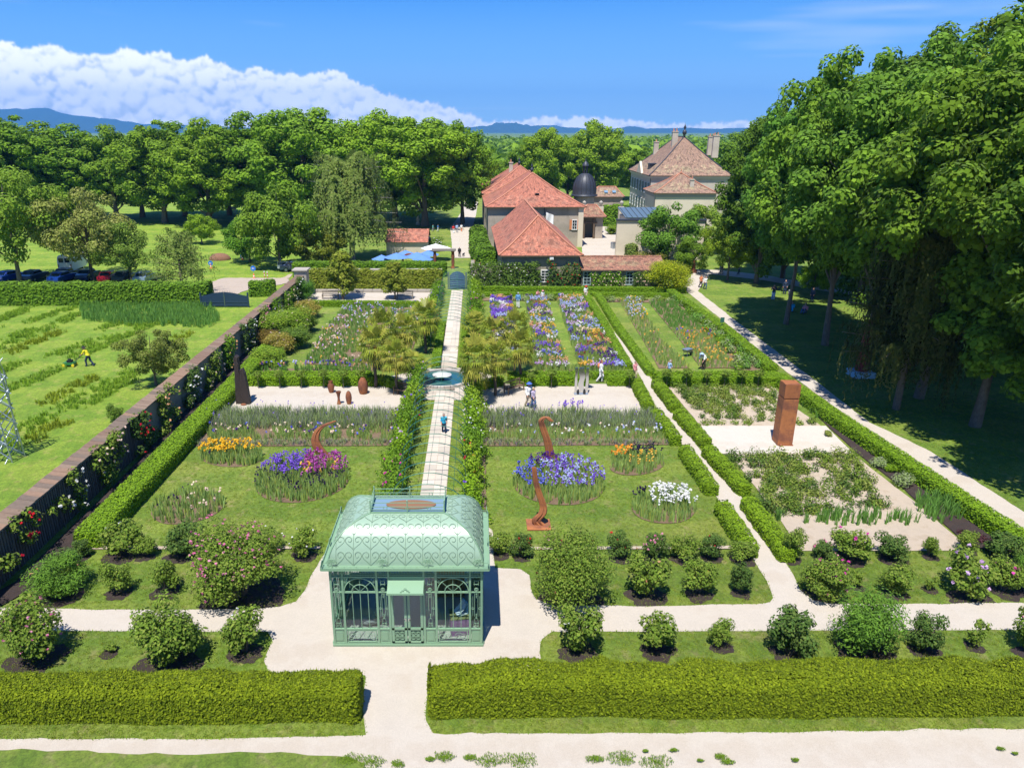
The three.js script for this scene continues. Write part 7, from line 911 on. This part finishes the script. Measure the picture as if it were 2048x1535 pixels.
// ---------------------------------------------------------------- vehicles
function carGeo() {
  const prof = (pts, w, b) => { const q = new THREE.Shape(); pts.forEach(([x, y], i) => i ? q.lineTo(x, y) : q.moveTo(x, y)); q.closePath(); const e = new THREE.ExtrudeGeometry(q, { depth: w - 2 * b, bevelEnabled: true, bevelSize: b, bevelThickness: b, bevelSegments: 3 }); e.translate(0, 0, -(w - 2 * b) / 2); return e; };
  return { body: prof([[-2.0, .38], [2.0, .38], [2.05, .62], [1.9, .84], [1.0, .95], [-1.6, .98], [-2.02, .88], [-2.06, .6]], 1.72, .09), cabin: prof([[.95, .93], [.35, 1.4], [-.95, 1.42], [-1.6, .95]], 1.5, .07), glassS: prof([[.72, .98], [.3, 1.33], [-.9, 1.34], [-1.35, 1.0]], 1.54, .03), front: bx(.02, .52, 1.25, .70, 1.17, 0, 0, .86), rear: bx(.02, .5, 1.2, -1.36, 1.2, 0, 0, -.94), wheel: new THREE.CylinderGeometry(.31, .31, .2, 16).rotateX(Math.PI / 2), rim: new THREE.CylinderGeometry(.19, .19, .215, 12).rotateX(Math.PI / 2), lamp: bx(.06, .13, .34) };
}
const CG = carGeo(), tail = mat([.45, .01, .01], .3), head = mat([.7, .72, .75], .15);
function car(lab, px, py, ry, c) { const s = at(px, py), g = thing('parked_car', lab, 'car', s.x, 0, s.z, ry, 'cars parked behind the laurel hedge'), pm = new THREE.MeshPhysicalMaterial({ color: new THREE.Color().setRGB(...c), roughness: .3, metalness: .2, clearcoat: 1, clearcoatRoughness: .08 }); part('body', CG.body, pm, g); part('cabin', CG.cabin, pm, g); part('side_window', CG.glassS, M.darkGlass, g); part('windscreen', CG.front, M.darkGlass, g); part('rear_window', CG.rear, M.darkGlass, g); for (const x of [-1.25, 1.3]) for (const z of [-.76, .76]) { const w = part('wheel', CG.wheel, M.black, g); w.position.set(x, .31, z); part('rim', CG.rim, M.galv, w); } for (const z of [-.62, .62]) { part('headlight', CG.lamp, head, g).position.set(2.05, .68, z); part('tail_light', CG.lamp, tail, g).position.set(-2.08, .74, z); } }
const bl = [.01, .05, .32], bd = [.012, .025, .09];
car('bright blue car at the left edge behind the laurel hedge', 22, 561, 1.3, bl); car('dark blue car second from the left behind the laurel hedge', 70, 560, 1.5, bd); car('dark blue car in front of the white van', 133, 556, 1.55, bd); car('bright blue car just behind the laurel hedge below the van', 126, 563, 1.45, bl); car('dark blue car right of the van under the blossom tree', 178, 558, 1.6, bd); car('red car behind the laurel hedge', 218, 562, 1.7, [.42, .012, .03]); car('dark grey car right of the red one', 252, 562, 1.5, [.03, .04, .06]); car('silver-blue car under the willow', 292, 563, 1.55, [.22, .30, .40]); car('dark car behind the bright terrace hedge', 590, 541, .2, [.02, .06, .14]);
{ const s = at(132, 546), g = thing('white_van', 'white van seen from behind with two dark rear windows', 'van', s.x, 0, s.z, .03), q = new THREE.Shape(); q.moveTo(-1, .45); q.lineTo(1, .45); q.lineTo(.98, 1.6); q.quadraticCurveTo(.95, 2.35, .7, 2.5); q.lineTo(-.7, 2.5); q.quadraticCurveTo(-.95, 2.35, -.98, 1.6); q.closePath(); const e = new THREE.ExtrudeGeometry(q, { depth: 4.2, bevelEnabled: true, bevelSize: .04, bevelThickness: .04, bevelSegments: 2 }); e.translate(0, 0, -4.2); part('body', e, M.white, g); for (const x of [-.43, .43]) { part('rear_window', bx(.68, .62, .03, x, 1.85, .05), M.darkGlass, g); part('rear_door', bx(.82, 1.2, .03, x, 1.0, .048), M.white, g); part('tail_light', bx(.1, .4, .04, x * 2.05, 1.1, .055), tail, g); } part('bumper', bx(1.9, .2, .12, 0, .5, .06), M.black, g); for (const x of [-.85, .85]) for (const z of [-.8, -3.4]) { const w = part('wheel', new THREE.CylinderGeometry(.34, .34, .22, 16).rotateZ(Math.PI / 2), M.black, g); w.position.set(x, .34, z); part('rim', new THREE.CylinderGeometry(.2, .2, .235, 10).rotateZ(Math.PI / 2), M.galv, w); } part('bonnet', bx(1.8, .6, 1.0, 0, .9, -4.6), M.white, g); }
{ const s = at(568, 543), g = thing('flatbed_trailer', 'grey flatbed trailer with railings behind the wall corner', 'trailer', s.x, 0, s.z, .1); part('bed', bx(1.7, .55, 2.8, 0, .75, -1.2), M.galv, g); part('tailboard', bx(1.72, .5, .05, 0, .78, .24), mat([.55, .58, .6], .4, .4), g); for (const x of [-.8, .8]) { part('rail', [bx(.05, .05, 2.8, x, 1.4, -1.2), bx(.05, .6, .05, x, 1.2, .15), bx(.05, .6, .05, x, 1.2, -2.5)], M.galv, g); const w = part('wheel', new THREE.CylinderGeometry(.3, .3, .2, 14).rotateZ(Math.PI / 2), M.black, g); w.position.set(x, .3, -1.2); part('rim', new THREE.CylinderGeometry(.17, .17, .215, 10).rotateZ(Math.PI / 2), M.galv, w); } part('front_rail', bx(1.6, .05, .05, 0, 1.45, .15), M.galv, g); }
// ---------------------------------------------------------------- people
const cap = (p, a, b, ra, rb) => { const abx = b[0] - a[0], aby = b[1] - a[1], abz = b[2] - a[2], t = clamp(((p[0] - a[0]) * abx + (p[1] - a[1]) * aby + (p[2] - a[2]) * abz) / (abx * abx + aby * aby + abz * abz + 1e-9), 0, 1); return Math.hypot(p[0] - a[0] - abx * t, p[1] - a[1] - aby * t, p[2] - a[2] - abz * t) - lerp(ra, rb, t); };
const smin = (a, b, k) => { const h = Math.max(k - Math.abs(a - b), 0) / k; return Math.min(a, b) - h * h * k * .25; };
function sdfMesh(bones, N = 70, size = 1.0, cy = .93, k = .05, keep) { // bones [a,b,ra,rb]
  const mc = new MarchingCubes(N, new THREE.MeshStandardMaterial(), false, false, 60000); mc.isolation = 0; const hs = N / 2;
  for (let z = 0; z < N; z++) for (let y = 0; y < N; y++) for (let x = 0; x < N; x++) { const p = [(x - hs) / hs * size, (y - hs) / hs * size + cy, (z - hs) / hs * size]; let d = 9; for (const b of bones) { const q = cap(p, b[0], b[1], b[2], b[3]); d = d > 8 ? q : smin(d, q, k); } if (keep) d = Math.max(d, keep(p)); mc.field[x + y * N + z * N * N] = -d; }
  mc.update(); const g = new THREE.BufferGeometry(), n = mc.count, pos = new Float32Array(n * 3), nor = new Float32Array(n * 3); for (let i = 0; i < n; i++) { for (let c = 0; c < 3; c++) { pos[i * 3 + c] = mc.positionArray[i * 3 + c] * size; nor[i * 3 + c] = mc.normalArray[i * 3 + c]; } pos[i * 3 + 1] += cy; } g.setAttribute('position', new THREE.BufferAttribute(pos, 3)); g.setAttribute('normal', new THREE.BufferAttribute(nor, 3)); g.computeVertexNormals(); return g;
}
function pose(o) {
  const { hl, kl, al, hr = [-.09, .92, 0], kr, ar, sh = [.19, 1.41, 0], el, ha, sr = [-.19, 1.41, 0], er, hb, ch = [0, 1.3, 0], pv = [0, .97, 0], nk = [0, 1.5, 0], hd = [0, 1.63, .02] } = o, H_L = hl ?? [.09, .92, 0];
  const legs = [[H_L, kl, .085, .06], [kl, al, .06, .042], [hr, kr, .085, .06], [kr, ar, .06, .042]], torso = [[pv, ch, .135, .15], [[pv[0] - .06, pv[1], pv[2]], [pv[0] + .06, pv[1], pv[2]], .125, .125], [sr, sh, .075, .075], [ch, [nk[0], nk[1] - .06, nk[2]], .13, .07]], upArm = [[sh, el, .058, .046], [sr, er, .058, .046]], low = [[el, ha, .044, .034], [er, hb, .044, .034]], foot = (a, d) => [[a[0], a[1] - .02, a[2] - .02], [a[0], Math.max(.035, a[1] - .05), a[2] + .15], .05, .042], hand = (a, b) => { const v = [b[0] - a[0], b[1] - a[1], b[2] - a[2]], l = Math.hypot(...v); return [b, [b[0] + v[0] / l * .12, b[1] + v[1] / l * .12, b[2] + v[2] / l * .12], .042, .026]; }, head = [[hd, [hd[0], hd[1] + .06, hd[2] - .01], .088, .092], [[hd[0], hd[1] - .06, hd[2] + .03], [hd[0], hd[1] - .05, hd[2] + .04], .06, .05], [nk, hd, .055, .05], [[hd[0], hd[1] + .0, hd[2] + .09], [hd[0], hd[1] - .02, hd[2] + .105], .016, .02]];
  const up = (b, d) => b.map((q) => [q[0], q[1], q[2] + d, q[3] + d]), seat = [[[pv[0] - .06, pv[1] - .02, pv[2]], [pv[0] + .06, pv[1] - .02, pv[2]], .13, .13]];
  return { body: sdfMesh([...legs, ...torso, ...upArm, ...low, hand(el, ha), hand(er, hb), ...head]), shirt: sdfMesh([...up(torso, .016), ...up(upArm, .016)], 70, 1, .93, .05), sleeves: sdfMesh([...up(torso, .017), ...up(upArm, .018), ...up(low, .014)], 70, 1, .93, .05), trousers: sdfMesh([...up(legs, .022), ...up(seat, .014)]), shoeL: sdfMesh([foot(al)]), shoeR: sdfMesh([foot(ar)]), hair: sdfMesh([[[hd[0], hd[1] + .05, hd[2] - .02], [hd[0], hd[1] + .07, hd[2] - .03], .10, .1], [[hd[0], hd[1] + .02, hd[2] - .06], [hd[0], hd[1] - .08, hd[2] - .07], .07, .05]]), hat: lathe([[0, .0], [.2, -.01], [.21, .0], [.11, .02], [.1, .1], [0, .12]], 14).translate(hd[0], hd[1] + .09, hd[2]), pack: new THREE.SphereGeometry(.17, 10, 8).scale(1, 1.3, .6).translate(ch[0], ch[1] + .02, ch[2] - .2) };
}
const poses = {
  walk: pose({ kl: [.1, .5, .14], al: [.1, .08, .08], kr: [-.1, .5, -.02], ar: [-.1, .1, -.28], el: [.25, 1.13, -.1], ha: [.25, .92, .03], er: [-.25, 1.13, .06], hb: [-.24, .94, .2] }),
  stand: pose({ kl: [.1, .5, .02], al: [.11, .08, 0], kr: [-.1, .5, .02], ar: [-.11, .08, 0], el: [.26, 1.13, -.03], ha: [.22, .95, .14], er: [-.26, 1.13, -.03], hb: [-.25, .9, .06] }),
  photo: pose({ kl: [.1, .5, .02], al: [.12, .08, 0], kr: [-.1, .5, .02], ar: [-.1, .08, .05], el: [.25, 1.18, .16], ha: [.08, 1.42, .3], er: [-.25, 1.18, .16], hb: [-.08, 1.42, .3], hd: [0, 1.62, .05] }),
  push: pose({ kl: [.1, .52, .22], al: [.1, .08, .2], kr: [-.1, .5, -.08], ar: [-.1, .1, -.36], ch: [0, 1.28, .14], nk: [0, 1.46, .22], hd: [0, 1.58, .28], sh: [.19, 1.38, .18], sr: [-.19, 1.38, .18], el: [.24, 1.14, .36], ha: [.2, 1.0, .56], er: [-.24, 1.14, .36], hb: [-.2, 1.0, .56] }),
  bend: pose({ kl: [.1, .5, .08], al: [.1, .08, 0], kr: [-.1, .5, .08], ar: [-.1, .08, 0], ch: [0, 1.16, .26], nk: [0, 1.28, .4], hd: [0, 1.34, .5], sh: [.19, 1.22, .32], sr: [-.19, 1.22, .32], el: [.22, .98, .42], ha: [.15, .78, .5], er: [-.22, .98, .42], hb: [-.15, .78, .5] }),
  sit: pose({ pv: [0, .2, 0], hl: [.09, .16, 0], hr: [-.09, .16, 0], kl: [.14, .42, .34], al: [.12, .08, .52], kr: [-.14, .38, .36], ar: [-.12, .08, .56], ch: [0, .52, -.04], nk: [0, .72, 0], hd: [0, .85, .03], sh: [.19, .63, 0], sr: [-.19, .63, 0], el: [.25, .38, .08], ha: [.2, .3, .3], er: [-.25, .38, .08], hb: [-.2, .3, .3] }),
};
const skin = mat([.45, .25, .17], .6), shoeM = mat([.05, .045, .04], .7), cm = {}; const cloth = (c) => cm[c.join()] ??= mat(c, .9);
function person(label, px, base, topY, p, ry, o) {
  const s = stand(px, base, topY), P = poses[p], ref = { bend: 1.5, sit: .97, push: 1.68 }[p] ?? 1.76, k = clamp((o.h ? o.h : s.h) / ref, .8, 1.15), g = thing('person', label, 'person', s.x, o.y ?? .02, s.z, ry, 'people in the garden'); part('body', P.body, skin, g); part(o.long ? 'jacket' : 'shirt', o.long ? P.sleeves : P.shirt, cloth(o.top), g); part('trousers', P.trousers, cloth(o.legs), g); part('shoe', P.shoeL, shoeM, g); part('shoe', P.shoeR, shoeM, g); if (o.hat) part('hat', P.hat, cloth(o.hat), g); if (!o.hat || o.hair) part('hair', P.hair, cloth(o.hair ?? [.08, .05, .03]), g); if (o.pack) part('backpack', P.pack, cloth(o.pack), g); g.scale.setScalar(k); return g;
}
const C = { white: [.72, .72, .70], beige: [.48, .40, .28], jean: [.06, .11, .22], navy: [.015, .03, .07], turq: [.02, .34, .55], pink: [.6, .24, .26], lilac: [.45, .38, .5], red: [.55, .03, .03], yellow: [.72, .62, .02], black: [.015, .015, .018], sky: [.30, .42, .62], grey: [.3, .3, .3], orange: [.6, .2, .08], brown: [.12, .08, .05] };
person('man in yellow shirt and dark trousers pushing a lawn mower in the field', 179, 732, 694, 'push', -Math.PI / 2 - .15, { top: C.yellow, legs: C.navy, hat: C.black, h: 1.7 });
person('person in turquoise shirt under the pergola arches', 888, 866, 833, 'walk', .2, { top: C.turq, legs: C.navy, hair: [.3, .28, .26] });
person('man in white shirt, beige trousers and blue cap on the right terrace', 1057, 814, 766, 'walk', .5, { top: C.white, long: true, legs: C.beige, hat: [.05, .12, .4], pack: C.navy });
person('woman in lilac top and jeans walking beside the man in blue cap', 1066, 817, 775, 'walk', .9, { top: C.lilac, legs: C.jean, hair: [.45, .35, .2], pack: C.navy });
person('woman in white with orange scarf on the step behind the steel figures', 1201, 764, 721, 'walk', 1.2, { top: C.white, long: true, legs: C.white, hair: [.25, .08, .05], pack: C.orange });
person('woman in pink on the thin middle path', 1269, 757, 723, 'walk', .6, { top: C.pink, long: true, legs: C.beige, hair: [.15, .1, .08] });
person('man in pale blue shirt behind the low hedge of the rose quarter', 1338, 753, 721, 'walk', -1.2, { top: C.sky, legs: C.jean, hair: [.35, .33, .32] });
person('gardener in white shirt and pale hat among the yellow irises', 1407, 738, 703, 'bend', -.8, { top: C.white, legs: C.brown, hat: C.sky, h: 1.55 });
person('person in white top and red hat at the top of the thin path', 1171, 598, 572, 'walk', .1, { top: C.white, legs: C.beige, hat: C.red, hair: [.3, .1, .05] });
person('person in dark blue at the left of the many-coloured irises', 1021, 611, 587, 'stand', 1, { top: C.navy, long: true, legs: C.navy });
person('person in blue top and white trousers before the iris strips', 1036, 616, 585, 'stand', 2.8, { top: [.1, .25, .45], long: true, legs: C.white, hair: [.3, .3, .3] });
person('woman in pink and white left of a pair behind the iris strips', 1075, 603, 582, 'photo', .3, { top: C.pink, legs: C.grey });
person('woman in lilac right of a pair behind the iris strips', 1085, 604, 581, 'stand', .2, { top: C.white, legs: C.lilac, hat: C.pink });
person('person in purple and pink behind the right iris strip', 1122, 603, 585, 'bend', .2, { top: C.lilac, legs: C.pink });
person('person in turquoise half hidden between the right palms', 977, 712, 683, 'stand', 2.5, { top: C.turq, legs: C.jean, hat: C.sky });
person('person in orange top left of a couple on the sunny right lawn', 1401, 575, 550, 'walk', .4, { top: C.orange, legs: C.black, pack: C.black });
person('person in white top and jeans right of a couple on the sunny right lawn', 1410, 578, 553, 'walk', .3, { top: C.white, legs: C.jean });
person('left person of two walking on the far right path', 1440, 549, 529, 'walk', 1.4, { top: C.grey, legs: C.beige });
person('right person of two walking on the far right path', 1444, 548, 528, 'walk', 1.4, { top: C.brown, legs: C.grey });
person('lone walker on the far right path beside the lawn tree', 1477, 549, 531, 'walk', 1.5, { top: C.grey, legs: C.black });
person('person with raised camera in the shade of the right wood', 1546, 600, 569, 'photo', -.6, { top: C.navy, legs: C.sky });
person('dark-clothed person standing at the edge of the shade', 1569, 588, 560, 'stand', -.4, { top: C.navy, long: true, legs: C.navy });
person('person in grey standing in the shade behind the seated group', 1579, 602, 576, 'stand', -.7, { top: C.grey, legs: C.black });
person('person in turquoise kneeling in the shade', 1583, 622, 599, 'sit', -.5, { top: C.turq, legs: C.turq });
person('person in blue and pink seated on the shaded lawn', 1610, 626, 605, 'sit', -.9, { top: C.pink, legs: C.jean });
person('dark-clothed person at the trunk in the deep shade', 1624, 604, 576, 'stand', -.9, { top: C.navy, long: true, legs: C.navy });
person('dark-clothed walker with dog on the drive beside the portal', 919, 514, 494, 'walk', .1, { top: C.black, long: true, legs: C.black, hair: [.4, .38, .36] });
person('person in red shirt on the far drive', 907, 466, 450, 'walk', 3, { top: C.red, legs: C.white });
person('person in white on the far drive, middle of three', 914, 465, 448, 'walk', 3, { top: C.sky, legs: C.grey });
person('small person in white on the far drive, right of three', 923, 463, 448, 'walk', 3, { top: C.white, legs: C.orange });
person('person in green by the wall below the stone figures', 866, 463, 451, 'walk', 1.5, { top: [.1, .4, .35], legs: C.grey });
person('person in blue by the wall below the stone figures', 876, 463, 450, 'walk', 1.5, { top: [.05, .2, .5], legs: C.white });
// ---------------------------------------------------------------- mower and animals
{ const s = at(140, 732), g = thing('lawn_mower', 'green and black lawn mower with yellow wheels in the field', 'lawn mower', s.x, .02, s.z, 0); part('deck', bx(.95, .2, .55, 0, .25, 0), mat([.03, .16, .04], .4), g); part('engine', [bx(.4, .22, .36, .05, .45, 0), new THREE.CylinderGeometry(.12, .12, .1, 10).translate(.05, .6, 0)], M.black, g); for (const x of [-.42, .4]) for (const z of [-.3, .3]) part('wheel', new THREE.CylinderGeometry(.13, .13, .07, 12).rotateX(Math.PI / 2).translate(x, .13, z), mat([.7, .55, .02], .5), g); for (const z of [-.2, .2]) part('handle', bar(V(.42, .35, z), V(1.15, 1.0, z), .018, 5), M.black, g); part('handle_bar', bar(V(1.15, 1.0, -.2), V(1.15, 1.0, .2), .02, 5), M.black, g); }
const beast = (name, lab, cat, px, py, ry, k, m, m2) => { const s = at(px, py), g = thing(name, lab, cat, s.x, .0, s.z, ry); part('body', beast.g ??= sdfMesh([[[-.45, .85, 0], [.4, .88, 0], .24, .26], [[.4, .95, 0], [.68, 1.1, 0], .16, .11], [[.7, 1.12, 0], [.9, 1.02, 0], .11, .07], [[.66, 1.22, .08], [.62, 1.25, .17], .03, .03], [[.66, 1.22, -.08], [.62, 1.25, -.17], .03, .03], [[-.66, .95, 0], [-.74, .5, 0], .03, .02], ...[-.13, .13].flatMap((z) => [[[.34, .75, z], [.33, .42, z], .09, .05], [[.33, .42, z], [.34, .03, z], .05, .045], [[-.42, .8, z], [-.34, .5, z], .13, .07], [[-.34, .5, z], [-.5, .38, z], .065, .05], [[-.5, .38, z], [-.48, .03, z], .045, .045]])], 60, 1.0, .7, .08), m, g); g.scale.setScalar(k); return g; };
beast('cow', 'pale brown cow grazing in the pasture, left of two', 'cow', 541, 446, .2, 1.5, mat([.5, .36, .24], .9)); beast('cow', 'pale brown cow in the pasture, right of two', 'cow', 551, 445, 2.9, 1.5, mat([.42, .26, .17], .9)); beast('cow', 'white and grey cow under the tall trees', 'cow', 466, 426, .1, 1.5, mat([.5, .5, .5], .9)); beast('dog', 'small dark dog beside the walker on the drive', 'dog', 927, 513, 1.2, .5, M.black);
scene.traverse((o) => { if (o.isMesh) { o.castShadow = true; o.receiveShadow = true; } });
renderer.render(scene, camera);
